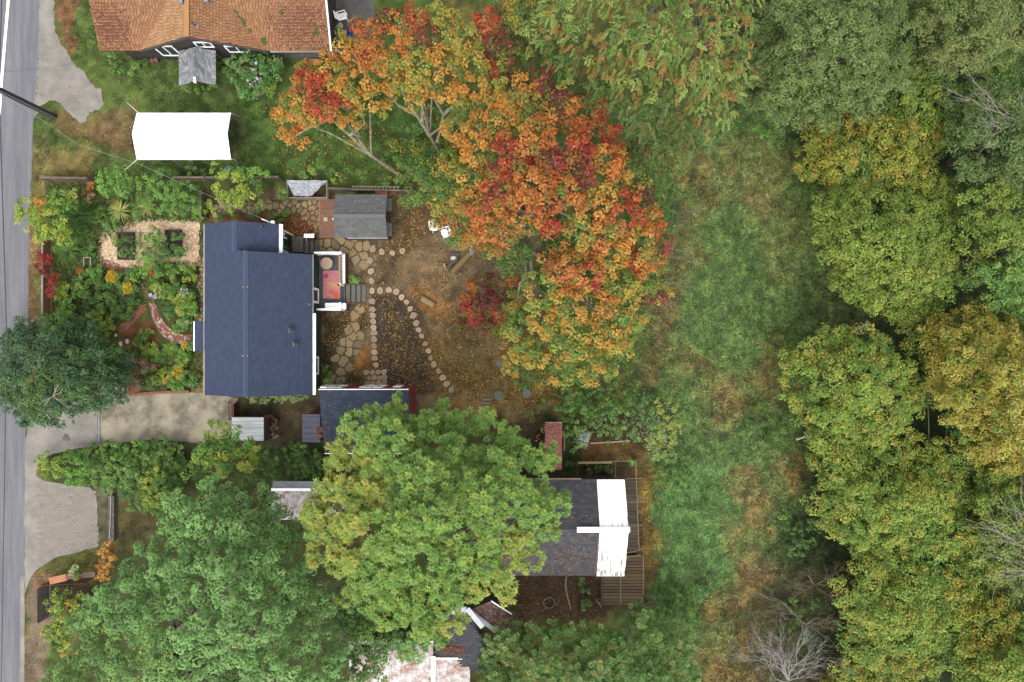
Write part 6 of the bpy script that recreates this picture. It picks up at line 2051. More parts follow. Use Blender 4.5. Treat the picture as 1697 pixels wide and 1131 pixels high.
# ---- right-hand wood
FOREST = [
    ('willow_tree', 'broad grey-green willow at the top edge next to the large cedar', [(1245, -60), (1510, -60), (1512, 80), (1500, 150), (1450, 190), (1380, 200), (1300, 215), (1255, 200), (1230, 120)], 'WIL', 'fine', 3, 9),
    ('alder_tree', 'olive brown thinning alder in the top corner of the wood', [(1500, -60), (1800, -60), (1800, 110), (1680, 110), (1620, 130), (1560, 125), (1510, 60)], 'OLV', 'fine', 4, 8),
    ('bigleaf_sapling', 'broad-leaved yellow-green young tree behind the grey-green willow', [(1478, 118), (1530, 100), (1560, 150), (1545, 200), (1500, 200), (1470, 160)], 'YGF', 'maple', 3, 5),
    ('golden_tree', 'golden brown turning tree at the upper edge of the clearing', [(1312, 215), (1370, 185), (1450, 178), (1530, 185), (1565, 230), (1550, 310), (1480, 330), (1390, 330), (1340, 300)], 'GOLD', 'small', 1.6, 5.5),
    ('grey_green_tree', 'grey-green tree with pale dead twigs near the upper side of the wood', [(1560, 150), (1640, 140), (1800, 130), (1800, 330), (1640, 320), (1580, 300), (1560, 220)], 'GRG', 'small', 3.5, 7),
    ('yellow_green_tree', 'large yellow-green tree overhanging the middle of the clearing', [(1325, 330), (1410, 298), (1500, 310), (1560, 290), (1600, 330), (1590, 400), (1600, 480), (1560, 520), (1500, 525), (1425, 515), (1370, 470), (1328, 400)], 'YGF', 'small', 1.6, 6.5),
    ('green_tree', 'mid green tree behind the large yellow-green one', [(1590, 300), (1680, 310), (1800, 320), (1800, 520), (1690, 540), (1640, 520), (1600, 480), (1595, 390)], near([(1640, 370, 'YGF'), (1660, 470, 'MID'), (1690, 400, 'YGF'), (1740, 430, 'MID')]), 'small', 4, 7.5),
    ('round_green_tree', 'rounded yellow-green tree south of the dark gap in the wood', [(1288, 600), (1325, 560), (1395, 528), (1460, 540), (1520, 590), (1545, 660), (1530, 720), (1480, 760), (1410, 760), (1325, 715), (1298, 660)], 'YGO', 'small', 1.6, 6.5),
    ('golden_willow', 'golden yellow narrow-leaved willow against the far edge of the wood', [(1525, 545), (1600, 510), (1690, 520), (1800, 540), (1800, 800), (1680, 790), (1620, 760), (1560, 700), (1530, 620)], 'GW', 'fine', 3, 8),
    ('olive_tree', 'olive green tree below the rounded yellow-green one', [(1310, 690), (1400, 700), (1470, 760), (1560, 730), (1610, 790), (1600, 880), (1520, 920), (1430, 930), (1362, 890), (1335, 800)], 'YGO', 'small', 1.6, 6),
    ('mottled_tree', 'green and yellow mottled tree around the white dead twigs', [(1590, 760), (1700, 790), (1800, 800), (1800, 1000), (1680, 1000), (1600, 950), (1580, 860)], near([(1640, 830, 'YGO'), (1690, 900, 'OLV'), (1620, 930, 'YGF')]), 'small', 3, 6.5),
    ('yellowing_tree', 'yellowing tree at the lower edge of the wood', [(1410, 890), (1540, 910), (1600, 960), (1590, 1060), (1520, 1110), (1420, 1100), (1370, 1010)], 'YGO', 'small', 1.6, 5.5),
    ('corner_tree', 'yellow-brown tree in the bottom corner of the wood', [(1590, 980), (1690, 990), (1800, 1000), (1800, 1220), (1600, 1220), (1570, 1100)], near([(1630, 1040, 'GOLD'), (1690, 1080, 'YGO'), (1600, 1130, 'YGF')]), 'small', 2.5, 6),
    ('edge_tree', 'green and ochre low tree beside the grey dead bush', [(1370, 1080), (1430, 1070), (1530, 1110), (1580, 1220), (1360, 1220)], near([(1420, 1100, 'YGO'), (1480, 1140, 'MID'), (1390, 1150, 'GOLD')]), 'small', 1.4, 4.5),
]
for (nm, lab, poly, pal, sty, ze, zt) in FOREST:
    plant(nm, lab, 'tree', None, lobes_in(poly, 31, 26, ze, zt, pal, edge=95, zj=.7), sty, .95, r0=.25, limbs=14)
lob = lobes_in([(1230, 180), (1330, 190), (1360, 300), (1440, 520), (1560, 560), (1540, 490), (1560, 250), (1700, 330), (1700, 60), (1500, 60), (1240, 100)], 44, 38, 2.2, 3.4, ['MID', 'G', 'OLV', 'YGF'], zj=.4)
us = plant('understory_foliage', 'dark understory showing in the gaps of the upper wood', 'tree', (1480, 280), lob, 'small', .8, r0=.12)
lob = lobes_in([(1420, 520), (1500, 540), (1560, 700), (1400, 700), (1380, 800), (1420, 960), (1370, 1000), (1420, 1150), (1720, 1150), (1720, 500), (1600, 500)], 42, 38, 2.6, 4.0, ['YGO', 'YGO', 'MID', 'YGF', 'GOLD'], zj=.5)
us['kind'] = 'stuff'
us = plant('understory_foliage', 'dark understory showing in the gaps of the lower wood', 'tree', (1500, 850), lob, 'small', .8, r0=.12)

us['kind'] = 'stuff'
# ---- large trees at the bottom
bro_poly = [(330, 785), (385, 808), (430, 830), (480, 870), (515, 905), (540, 950), (560, 1030), (590, 1140), (590, 1220), (40, 1220), (60, 1131), (118, 1080), (128, 990), (165, 965), (200, 945), (235, 905), (262, 870), (258, 830)]
lob = lobes_in(bro_poly, 27, 16.5, 6.0, 13.0, near([(330, 900, 'BRO'), (430, 930, 'BRO'), (250, 1000, 'BRO'), (480, 1050, 'BRO'), (180, 1080, 'BRO2'), (350, 1100, 'BRO'), (400, 830, 'BRO')]), jit=.36, edge=190, zj=1.1)
lob += [(452, 838, 17, 7.5, 'BRO2'), (466, 862, 17, 7.5, 'BRO'), (492, 880, 17, 7, 'BRO'), (470, 845, 12, 6.5, 'DGRN'), (516, 884, 15, 7, 'BRO'), (440, 815, 15, 7, 'BRO2')]
plant('bluish_green_tree', 'huge blue-green tree with rounded knobbly leaf clusters in the lower left', 'tree', (350, 1010), lob, 'round', 1.3, fill=.15, zs=1.15, r0=.5, limbs=22)
ash_poly = [(560, 690), (600, 668), (650, 655), (700, 655), (750, 668), (790, 690), (830, 678), (880, 690), (905, 720), (922, 770), (938, 830), (925, 880), (890, 920), (865, 950), (850, 985), (800, 1005), (760, 1030), (735, 1060), (690, 1065), (640, 1050), (600, 1005), (545, 985), (510, 920), (488, 860), (520, 810), (550, 770), (555, 730)]
lob = lobes_in(ash_poly, 33, 25, 7.0, 13.5, near([(560, 900, 'ASHY'), (600, 800, 'ASHY'), (650, 860, 'ASH'), (700, 720, 'ASH'), (620, 700, 'ASH'), (800, 760, 'ASH'), (850, 850, 'ASH'), (780, 900, 'ASH'), (880, 800, 'ASH'), (560, 860, 'ASHY'), (740, 830, 'ASH'), (680, 980, 'ASH'), (860, 900, 'ASHY'), (700, 760, 'ASH'), (820, 970, 'ASHY')]), jit=.4, edge=170, zj=.8)
lob += [(526, 842, 18, 8, 'ASHY'), (514, 862, 18, 8, 'ASHY'), (540, 822, 18, 8, 'ASH')]
plant('walnut_tree', 'huge bright green and yellowing tree with long leaf tufts over the dark blue roof', 'tree', (715, 850), lob, 'rosette', 1.0, r0=.5, limbs=24)
lob = lobes_in([(520, 960), (580, 985), (640, 1040), (640, 1131), (600, 1150), (560, 1090), (540, 1030)], 26, 19, 4, 6.5, ['DGRN', 'MID', 'BRO'], zj=.5)
plant('dark_tree', 'dark green smaller tree wedged between the two huge trees', 'tree', (580, 1040), lob, 'round', .9, r0=.2)
lob = lobes_in([(620, 1040), (740, 1045), (745, 1085), (700, 1100), (650, 1095)], 24, 17, 3.2, 4.4, ['ASH', 'BRO'], zj=.4)
plant('leaning_branch_tree', 'green tree reaching over the rust-stained white roof', 'tree', (640, 1060), lob, 'rosette', .8, r0=.15)
lob = lobes_in([(815, 1050), (850, 1030), (900, 1015), (960, 1030), (1010, 1010), (1060, 1000), (1110, 1020), (1150, 1060), (1165, 1131), (1170, 1220), (780, 1220), (795, 1110)], 28, 20, 3.0, 6.0, ['LAU', 'LAU', 'DGRN', 'MID'], edge=90, zj=.6)
plant('laurel_tree', 'glossy dark green narrow-leaved tree along the bottom edge', 'tree', (980, 1100), lob, 'lance', 1.25, r0=.25, limbs=14, mix=('lance', .4))
con_poly = [(0, 545), (60, 520), (120, 530), (165, 545), (205, 580), (215, 630), (200, 670), (150, 690), (90, 712), (40, 705), (-10, 680), (-30, 620)]
lob = lobes_in(con_poly, 21, 18, 1.2, 6.5, ['CON', 'CON', 'CON', 'DGRN'], edge=110, zj=.6)
plant('evergreen_tree', 'dark green spreading evergreen overhanging the road', 'tree', (150, 606), lob, 'spruce', 1.3, r0=.3, limbs=14, mix=('small', .75))
t = [c for c in bpy.data.objects if c.name == 'evergreen_tree'][0]
mb = MB()
for k in range(6):
    twigs(mb, P(88, 657, 5.6), (R.uniform(-1, 1), R.uniform(-1, 1), .2), .5, .03, 1, 2)
mb.build('dead_twigs', M_BARKD, t)

# ---- shrubs and garden plants
def shrub(name, label, lobes, sty='shrub', dens=1.0, r0=.03, group=None, cat='shrub', base=None, zs=.8, limbs=6):
    return plant(name, label, cat, base or (sum(l[0] for l in lobes) / len(lobes), sum(l[1] for l in lobes) / len(lobes)), lobes, sty, dens, r0=r0, group=group, parts=('foliage', 'stem'), limbs=limbs, zs=zs)


shrub('roadside_shrub', 'yellow-green shrub reaching over the road edge', [(48, 345, 18, 2.4, 'LIME'), (68, 355, 20, 2.8, 'LIME'), (92, 330, 20, 2.8, 'BRIGHT'), (60, 375, 16, 2.2, 'LIME'), (90, 365, 22, 3, 'LIME'), (110, 350, 16, 2.6, 'BRIGHT'), (80, 390, 18, 2.2, 'LIME'), (104, 390, 15, 2, 'LIME'), (40, 362, 12, 2.0, 'LIME'), (74, 340, 12, 2.8, 'ORG')], 'bigshrub', base=(85, 362))
shrub('yellow_shrub', 'small bright yellow shrub behind the low grey fence', [(118, 320, 8, 2.2, 'ASHY'), (128, 330, 7, 2.0, 'ASHY'), (122, 325, 7, 2.3, 'ASHY')])
shrub('rust_shrub', 'small rust coloured shrub between the fence and the tall green shrubs', [(148, 318, 8, 1.2, 'ORG'), (156, 328, 9, 1.3, 'PINK'), (150, 308, 6, 1.1, 'ORG')])
shrub('feathery_shrub', 'tall bright green shrub close to the carport guy rope', [(180, 300, 18, 2.4, 'BRIGHT'), (200, 292, 18, 2.4, 'BRIGHT'), (205, 312, 17, 2.3, 'MID'), (184, 318, 15, 2, 'BRIGHT'), (168, 306, 10, 2, 'BRIGHT')], 'bigshrub')
shrub('fennel_shrub', 'broad feathery vivid green shrub north of the wood chip path', [(244, 310, 20, 2.0, 'BRIGHT'), (270, 302, 20, 2.2, 'MID'), (296, 322, 24, 2.6, 'BRIGHT'), (316, 340, 18, 2.2, 'MID'), (270, 330, 22, 2.4, 'BRIGHT'), (296, 350, 18, 2.0, 'MID'), (245, 334, 16, 1.8, 'MID'), (320, 318, 14, 2, 'DGRN')], 'shrub', 1.15)
shrub('fence_shrub', 'low green weeds along the south side of the carport', [(235, 276, 10, .6, 'MID'), (262, 282, 10, .7, 'MID'), (290, 285, 12, .8, 'G'), (318, 286, 12, .8, 'MID'), (340, 286, 9, .7, 'DGRN'), (400, 276, 12, .8, 'DGRN')], 'shrub', .8)
lob = [(365, 286, 16, 2.6, 'LIME'), (388, 300, 20, 3.0, 'LIME'), (412, 286, 16, 2.6, 'BRIGHT'), (372, 318, 20, 2.8, 'LIME'), (402, 322, 20, 2.8, 'LIME'), (426, 308, 14, 2.3, 'G'), (392, 340, 16, 2.2, 'LIME'), (360, 338, 12, 2, 'LIME'), (428, 336, 12, 2, 'G'), (440, 288, 11, 2, 'BRIGHT')]
shrub('fruit_tree', 'yellow-green fruit bush over the flagstone path north of the blue roof', lob, 'bigshrub', .85, r0=.06, cat='tree')
shrub('pot_shrub', 'bright green bush at the end of the silver tarp bin', [(468, 318, 9, 1.2, 'BRIGHT'), (470, 330, 8, 1.0, 'MID')], 'shrub')
lob = [(395, 108, 18, 1.4, 'HYD'), (418, 100, 18, 1.5, 'HYD'), (440, 104, 18, 1.5, 'HYD'), (404, 130, 18, 1.5, 'HYD'), (430, 132, 18, 1.6, 'HYD'), (452, 122, 15, 1.4, 'HYD'), (420, 152, 16, 1.2, 'HYD'), (446, 146, 14, 1.2, 'LIME'), (385, 122, 12, 1.2, 'DGRN'), (462, 100, 12, 1.2, 'HYD'), (404, 154, 10, 1, 'HYD')]
hy = shrub('hydrangea', 'large green hydrangea with pink and white flower heads by the brown house', lob, 'bigshrub')
mb = MB()
for k in range(34):
    px, py = R.gauss(424, 9), R.gauss(132, 11)
    p = P(px, py, 1.45)
    mb.disc((p.x, p.y), R.uniform(.04, .09), 1.4, 1.5 + R.uniform(-.1, .1), 7, alb(R.choice([(190, 130, 150), (226, 214, 226), (170, 110, 136), (236, 232, 236)])), wob=.15)
mb.build('flower_heads', M_STONE, hy, kind='stuff')
shrub('wall_shrub', 'low green growth at the foot of the dark wall near the driveway', [(188, 100, 12, .7, 'MID'), (202, 110, 13, .6, 'BRIGHT'), (222, 112, 12, .5, 'MID'), (192, 116, 10, .5, 'G'), (236, 106, 8, .5, 'DGRN')], 'shrub', .8)
shrub('tent_shrub', 'green weeds tucked in at the south end of the tarp shelter', [(312, 146, 8, .5, 'MID'), (330, 147, 8, .5, 'BRIGHT'), (350, 144, 7, .5, 'MID'), (362, 100, 7, .6, 'DGRN'), (364, 120, 6, .5, 'DGRN')], 'shrub', .9)
shrub('barren_bush', 'crimson bush by the verge, north one of the two', [(70, 428, 9, 1.6, 'RED'), (76, 440, 9, 1.5, 'RED'), (66, 444, 7, 1.3, 'B'), (80, 430, 6, 1.4, 'RED'), (74, 452, 7, 1.2, 'B')], 'shrub', 1.2)
shrub('barren_bush', 'crimson bush by the verge, south one of the two', [(90, 466, 9, 1.5, 'RED'), (84, 476, 8, 1.3, 'RED'), (96, 474, 7, 1.3, 'B'), (86, 484, 6, 1.1, 'RED'), (92, 460, 6, 1.3, 'R')], 'shrub', 1.2)
shrub('smoke_bush', 'pinkish brown smoke bush beside the dark evergreen', [(226, 602, 10, 1.4, 'PINK'), (230, 620, 13, 1.6, 'PINK'), (222, 636, 12, 1.4, 'PINK'), (238, 608, 9, 1.3, 'PINK'), (218, 648, 8, .9, 'R'), (214, 632, 8, 1.1, 'PINK')], 'shrub', 1.1)
for (lab, lobes) in (
        ('leafy tomato plant overflowing the western raised bed', [(208, 406, 11, 1.0, 'DGRN'), (214, 418, 9, .9, 'DGRN'), (203, 414, 7, .8, 'MID'), (216, 404, 7, .8, 'MID'), (214, 426, 6, .7, 'DGRN'), (193, 398, 4, .4, 'LIME')]),
        ('tall bright vegetable clump standing between the two raised beds', [(250, 392, 11, 1.0, 'BRIGHT'), (244, 406, 12, 1.2, 'MID'), (258, 402, 11, 1.1, 'BRIGHT'), (252, 418, 12, 1.1, 'MID'), (240, 420, 10, .9, 'BRIGHT'), (262, 418, 10, 1.0, 'DGRN'), (246, 430, 8, .8, 'BRIGHT')]),
        ('dark leafy vegetables spilling from the eastern raised bed', [(284, 406, 11, 1.1, 'DGRN'), (298, 402, 10, 1.0, 'MID'), (292, 416, 11, 1.0, 'DGRN'), (278, 420, 9, .9, 'DGRN'), (304, 414, 7, .8, 'MID'), (290, 394, 7, .9, 'MID')])):
    shrub('vegetable_plant', lab, [(a_, b_, r_ * 1.35, h_ * 1.1, c_) for a_, b_, r_, h_, c_ in lobes], 'shrub', 1.2, cat='plant')


def blades(name, label, px, py, r, n, pal, h, cat='plant', W=.035, lean=1.0, arc=None):
    b = P(px, py)
    t = thing(name, label, cat, b)
    a = rng.uniform(0, 6.283, n) if arc is None else rng.uniform(arc[0], arc[1], n)
    el = rng.uniform(.25, 1.2, n) / lean
    d = np.stack([np.cos(a) * np.cos(el), np.sin(a) * np.cos(el), np.sin(el)], 1)
    L = r * K * rng.uniform(.7, 1.25, n)
    pos = np.array(b) + np.stack([np.cos(a), np.sin(a), a * 0], 1) * rng.uniform(0, .12, n)[:, None] + np.array([0, 0, h])
    pc = PALA[pal]
    c = pc[rng.integers(0, len(pc), n)] * rng.uniform(.85, 1.15, (n, 1))
    quads_object('leaves', leaf_quads(pos, d, np.tile([0, 0, 1.], (n, 1)) + d * .01, L, W * rng.uniform(.8, 1.3, n), .15, .35), c, M_LEAF, t)
    MB().tube([b, b + Vector((0, 0, h + .03))], [.06, .04], 7).build('stem', M_BARK, t)
    return t


blades('yucca', 'yellow striped spiky yucca nearer the road by the wood chip path', 206, 352, 17, 150, 'STRAW', .35)
blades('yucca', 'yellow striped spiky yucca nearer the feathery shrub by the wood chip path', 247, 346, 15, 120, 'STRAW', .3)
blades('daylily', 'dark green strappy daylily clump beside the roadside shrub', 138, 360, 30, 420, 'DGRN', .3, W=.06)
blades('daylily', 'second strappy daylily clump, lower and closer to the wood chips', 132, 384, 22, 260, 'MID', .25, W=.06)
blades('iris_clump', 'small green spiky clump above the red bushes', 118, 418, 20, 260, 'MID', .2, W=.05)
blades('agapanthus', 'bright green star-shaped clump at the end of the curved brick path', 285, 578, 11, 110, 'BRIGHT', .15, W=.05)
shrub('fern', 'small vivid green fern beside the deck stairs', [(587, 459, 7, .5, 'BRIGHT'), (591, 463, 6, .45, 'BRIGHT'), (584, 464, 5, .4, 'MID')], 'shrub', 1.4, cat='plant')

# perennials: many small clumps, each a plant of its own
PER = [  # px, py, radius, height, palette, what it looks like
    (106, 480, 12, .8, 'LIME', 'lime green leafy perennial'), (124, 500, 14, .8, 'BRIGHT', 'fresh green spotted perennial'), (112, 515, 12, .7, 'LIME', 'yellow-green low perennial'),
    (140, 470, 14, .7, 'MID', 'mid green bushy perennial'), (152, 492, 13, .6, 'DGRN', 'dark green dense perennial'), (160, 520, 12, .6, 'MID', 'green perennial with dry stems'),
    (172, 470, 12, .7, 'DGRN', 'dark feathery perennial'), (182, 500, 12, .5, 'G', 'olive tinted low perennial'), (200, 520, 11, .5, 'MID', 'small mid green mound'),
    (176, 540, 12, .5, 'LIME', 'lime mound beside the evergreen'), (160, 452, 9, .7, 'BRIGHT', 'bright clump by the brick edge'), (220, 455, 11, .7, 'MID', 'green mound under the chip path'),
    (244, 450, 11, .8, 'BRIGHT', 'bright leafy mound below the chips'), (266, 452, 12, .8, 'MID', 'bushy green mound below the raised beds'), (290, 448, 11, .8, 'G', 'green clump near the chip path'),
    (312, 452, 11, .7, 'BRIGHT', 'fresh green clump near the house corner'), (300, 470, 10, .7, 'DGRN', 'dark clump east of the yellow flowers'), (262, 474, 9, .6, 'LIME', 'small lime clump beside the brick path'),
    (280, 482, 11, .7, 'MID', 'green clump above the bird bath'), (296, 490, 10, .6, 'LIME', 'yellowish clump by the bird bath'), (306, 500, 13, .9, 'BRIGHT', 'big-leaved vivid green plant by the house'),
    (318, 512, 8, .6, 'BRIGHT', 'small vivid plant at the stone strip'), (284, 512, 12, .7, 'DGRN', 'dark rounded clump inside the brick curve'), (298, 514, 7, .7, 'ASHY', 'pale yellow clump inside the brick curve'),
    (308, 536, 11, .5, 'VAR', 'silvery variegated clump above the porch path'), (296, 548, 8, .4, 'MID', 'low green clump touching the bricks'), (240, 556, 10, .5, 'G', 'grey-green clump by the bare soil'),
    (250, 578, 10, .4, 'LIME', 'loose lime clump south of the brick curve'), (266, 592, 9, .4, 'G', 'sparse olive clump in the lower bed'), (310, 584, 10, .5, 'BRIGHT', 'green clump beside the porch hood'),
    (300, 604, 9, .5, 'LIME', 'lime clump among yellow flowers'), (276, 622, 12, .5, 'LIME', 'yellowing lower-bed clump'), (258, 632, 10, .6, 'DGRN', 'dark clump at the timber edging'),
    (290, 636, 10, .5, 'BRIGHT', 'bright clump at the timber edging'), (318, 628, 9, .5, 'MID', 'green clump by the concrete strip'), (246, 604, 9, .5, 'PINK', 'reddish clump by the smoke bush'),
    (210, 480, 9, .5, 'MID', 'grey-green clump between the flower patches'), (130, 540, 12, .5, 'MID', 'shaded clump north of the evergreen'), (100, 410, 9, .4, 'LIME', 'weedy clump by the verge fence'),
    (150, 415, 12, .5, 'DGRN', 'dark weeds west of the chip path'), (170, 360, 14, .7, 'DGRN', 'dark leafy mass west of the yuccas'), (185, 372, 12, .6, 'MID', 'green mass at the top of the chip path'),
    (230, 350, 9, .5, 'MID', 'grey-green tuft between the yuccas'), (340, 345, 9, .8, 'LIME', 'pale shrub at the fence end'), (330, 355, 8, .7, 'LIME', 'lime clump at the north-west house corner'),
    (226, 496, 9, .4, 'DGRN', 'dark green clump left of the brick path'), (222, 520, 8, .4, 'MID', 'clump in the path fork'), (92, 395, 8, .4, 'MID', 'weeds inside the verge fence'),
]
PATHPTS = [(240, 480), (246, 490), (252, 504), (257, 520), (261, 530), (266, 540), (276, 551), (290, 560), (305, 564), (318, 564), (228, 520), (214, 534), (204, 544), (282, 556), (236, 512)]
for (px, py, r, h, pal, lab) in PER:
    p2 = R.choice(['MID', 'BRIGHT', 'LIME', 'YG'])
    lobes = [(px, py, r * .8, h, pal)] + [(px + R.uniform(-1, 1) * r, py + R.uniform(-1, 1) * r, r * R.uniform(.35, .6), h * R.uniform(.4, .9), R.choice([pal, pal, p2])) for _ in range(7)]
    lobes = [l for l in lobes if min(math.hypot(l[0] - a_, l[1] - b_) for a_, b_ in PATHPTS) > l[2] * .9 + 7] or [(px, py - 3, r * .4, h * .6, pal)]
    shrub('perennial', lab + ' in the front garden', lobes, 'shrub', .8, r0=.015, group='perennials in the front garden', cat='plant', limbs=4)


def flowers(label, px, py, r, n, cols, h, cat='flowers'):
    b = P(px, py)
    t = thing('flower_clump', label, cat, b)
    lobes = [(px + R.uniform(-.5, .5) * r, py + R.uniform(-.5, .5) * r, r * .55, h * .85, 'MID') for _ in range(4)]
    V, C = crown_geometry(lobes, 'shrub', (b.x, b.y), .8)
    quads_object('foliage', V, C, M_LEAF, t)
    a, q = rng.uniform(0, 6.283, n), np.sqrt(rng.random(n)) * r * K
    pos = np.array(b) + np.stack([np.cos(a) * q, np.sin(a) * q, h + rng.uniform(-.1, .08, n)], 1)
    V, Cc = [], []
    for p in range(n):
        c = alb_np(np.array(cols[R.randrange(len(cols))], float))
        k = 6
        aa = np.arange(k) * 6.283 / k + R.random()
        d = np.stack([np.cos(aa), np.sin(aa), np.full(k, .15)], 1)
        V.append(leaf_quads(np.repeat(pos[p][None], k, 0), d, np.tile([0, 0, 1.], (k, 1)), .075, .055, .05, 0))
        Cc.append(np.repeat(c[None], k, 0))
    quads_object('blooms', np.concatenate(V), np.concatenate(Cc), M_LEAF, t, kind='stuff')


YEL = [(240, 196, 40), (230, 176, 36), (246, 210, 70)]
flowers('golden yellow flowers at the end of the chip edge bricks', 196, 460, 10, 90, YEL, .7)
flowers('golden yellow flowers at the tip of the curved brick path', 222, 479, 9, 80, YEL, .7)
flowers('orange flowers by the pale timber frame', 143, 451, 5, 24, [(220, 120, 50), (200, 96, 44)], .6)
flowers('orange-brown flowers below the raised beds', 263, 455, 5, 16, [(214, 120, 48), (190, 96, 44)], .9)
flowers('yellow flowers near the concrete strip', 303, 618, 9, 40, YEL, .6)
flowers('yellow flowers at the porch end of the brick path', 313, 573, 7, 30, YEL, .5)
flowers('white and yellow flowers beside the bird bath', 272, 486, 9, 26, [(240, 238, 220), (236, 220, 120)], .6)
flowers('scattered small white flowers near the house wall', 316, 487, 8, 22, [(240, 240, 236), (226, 226, 220)], .8)
flowers('small yellow flowers south of the bird bath', 292, 574, 7, 14, YEL, .35)
flowers('sparse yellow flowers in the bare lower bed', 229, 567, 6, 12, YEL, .3)

# ---- hedges and climbers on the south side
lob = lobes_in([(64, 762), (110, 746), (165, 735), (240, 728), (300, 728), (310, 780), (300, 830), (240, 850), (180, 812), (120, 800), (75, 788)], 15, 13, .5, 1.9, near([(80, 775, 'LIME'), (130, 780, 'BRIGHT'), (200, 750, 'BRIGHT'), (270, 760, 'MID'), (220, 820, 'DGRN'), (200, 790, 'MID'), (160, 760, 'MID')]), edge=45, zj=.25)
shrub('boundary_hedge', 'long overgrown ivy hedge between the two driveways', lob, 'shrub', 1.3, r0=.05, cat='hedge', base=(190, 780))
lob = lobes_in([(232, 790), (260, 765), (290, 775), (305, 800), (290, 840), (250, 850), (235, 825)], 20, 15, 1.8, 3.2, ['LIME', 'G', 'LIME'], zj=.3)
shrub('green_bush', 'yellowish green bush behind the ivy hedge', lob, 'shrub', 1.0, r0=.06)
lob = lobes_in([(280, 820), (300, 830), (262, 870), (235, 860), (200, 830), (230, 830)], 20, 14, 1.0, 1.6, ['DGRN', 'MID'], zj=.2)
shrub('ivy_bank', 'dark ivy bank at the top of the lower lawn', lob, 'shrub', .9)
lob = lobes_in([(296, 740), (320, 722), (360, 705), (385, 712), (400, 700), (440, 725), (448, 750), (420, 775), (380, 795), (330, 800), (300, 780)], 24, 18, 3.0, 5.0, ['BRIGHT', 'BRIGHT', 'LIME', 'G'], zj=.4)
plant('leafy_tree', 'bright green broad-leaved small tree overlapping the white-roofed store', 'tree', (370, 755), lob, 'maple', .9, r0=.12)
lob = lobes_in([(420, 745), (460, 728), (500, 730), (545, 752), (562, 780), (540, 805), (460, 800), (400, 800), (390, 790)], 19, 14, 1.4, 2.6, ['DGRN', 'DGRN', 'MID'], zj=.25)
shrub('ivy_mound', 'dark ivy mound between the store and the navy roof', lob, 'shrub', 1.0, r0=.05, cat='hedge')
lob = lobes_in([(395, 652), (440, 650), (525, 645), (526, 656), (490, 664), (450, 668), (415, 668)], 10, 8, .9, 1.3, 'VAR', zj=.15)
shrub('variegated_hedge', 'pale variegated hedge against the south wall of the blue-roofed house', lob, 'shrub', 1.3, cat='hedge')
lob = lobes_in([(78, 1000), (100, 970), (140, 975), (160, 990), (140, 1040), (125, 1090), (85, 1085), (72, 1040)], 18, 13, 1.6, 3.4, ['LIME', 'LIME', 'G', 'YG'], zj=.4)
shrub('lime_bush', 'lime green bush spilling over the slatted fence corner', lob, 'bigshrub', .8, r0=.06)
shrub('orange_bush', 'narrow orange bush at the end of the white pipe wall', [(180, 902, 9, 1.6, 'ORG'), (176, 916, 11, 1.9, 'ORG'), (184, 926, 10, 1.9, 'ORG'), (172, 936, 11, 1.9, 'ORG'), (180, 948, 10, 1.7, 'ORG'), (166, 952, 8, 1.4, 'ORG'), (186, 910, 7, 1.5, 'O')], 'shrub', 1.2)
shrub('verge_shrub', 'small grey-green sprout above the orange capped fence', [(118, 948, 6, 1.3, 'VAR'), (125, 943, 4, 1.2, 'VAR'), (129, 955, 5, 1.3, 'LIME')], 'shrub')
shrub('wall_plant', 'low weedy plants along the green house wall', [(540, 612, 7, .5, 'DGRN'), (546, 620, 5, .4, 'MID'), (541, 632, 5, .4, 'BRIGHT')], 'shrub', .8, cat='plant')
shrub('north_wall_plant', 'dark green plants at the north-west corner of the blue roof', [(370, 358, 8, .8, 'DGRN'), (385, 357, 9, .8, 'DGRN'), (420, 356, 9, .9, 'MID'), (362, 362, 6, .6, 'MID'), (455, 358, 7, .7, 'MID'), (470, 368, 8, .6, 'DGRN'), (476, 352, 6, .5, 'MID')], 'shrub', .8, cat='plant')
shrub('fence_saplings', 'yellow-green saplings north of the fence behind the silver tarp', [(520, 282, 10, 1.4, 'LIME'), (532, 272, 8, 1.2, 'BRIGHT'), (558, 298, 8, 1.2, 'LIME'), (545, 285, 7, 1.0, 'G'), (505, 290, 7, .9, 'MID'), (575, 285, 8, .8, 'G'), (600, 290, 9, .9, 'G'), (640, 300, 10, 1.0, 'G'), (660, 296, 9, 1.1, 'YG')], 'shrub', .9)

# ---- brambles and ground cover around the lower house
lob = lobes_in([(915, 650), (1000, 625), (1075, 650), (1130, 680), (1150, 760), (1130, 830), (1095, 800), (1060, 740), (960, 730), (935, 700), (905, 690)], 24, 18, .7, 1.8, near([(950, 680, 'MID'), (1040, 690, 'MID'), (1110, 720, 'ASHY'), (1120, 690, 'LIME'), (1000, 660, 'DGRN'), (1090, 780, 'MID'), (1060, 660, 'DGRN')]), zj=.25)
br = shrub('bramble_thicket', 'bramble thicket flecked with white flowers north of the pen', lob, 'shrub', .7, r0=.04)
N = 420
px, py = rng.normal(1090, 30, N), rng.normal(715, 34, N)
k = (sdist([(960, 640), (1080, 650), (1140, 690), (1150, 790), (1095, 790), (1060, 735), (990, 735)], px, py) > 0)
px, py = px[k], py[k]
z = rng.uniform(1.3, 2.0, len(px))
pos = np.stack([(px - CX) * K * (H - z) / H, (CY - py) * K * (H - z) / H, z], 1)
dd = rng.normal(size=pos.shape); dd[:, 2] *= .3
quads_object('white_blossom', leaf_quads(pos, dd, np.tile([0, 0, 1.], (len(pos), 1)), .085, .065, .1, 0), np.tile(alb((206, 216, 190)), (len(pos), 1)) * rng.uniform(.7, 1, (len(pos), 1)), M_LEAF, br, kind='stuff')
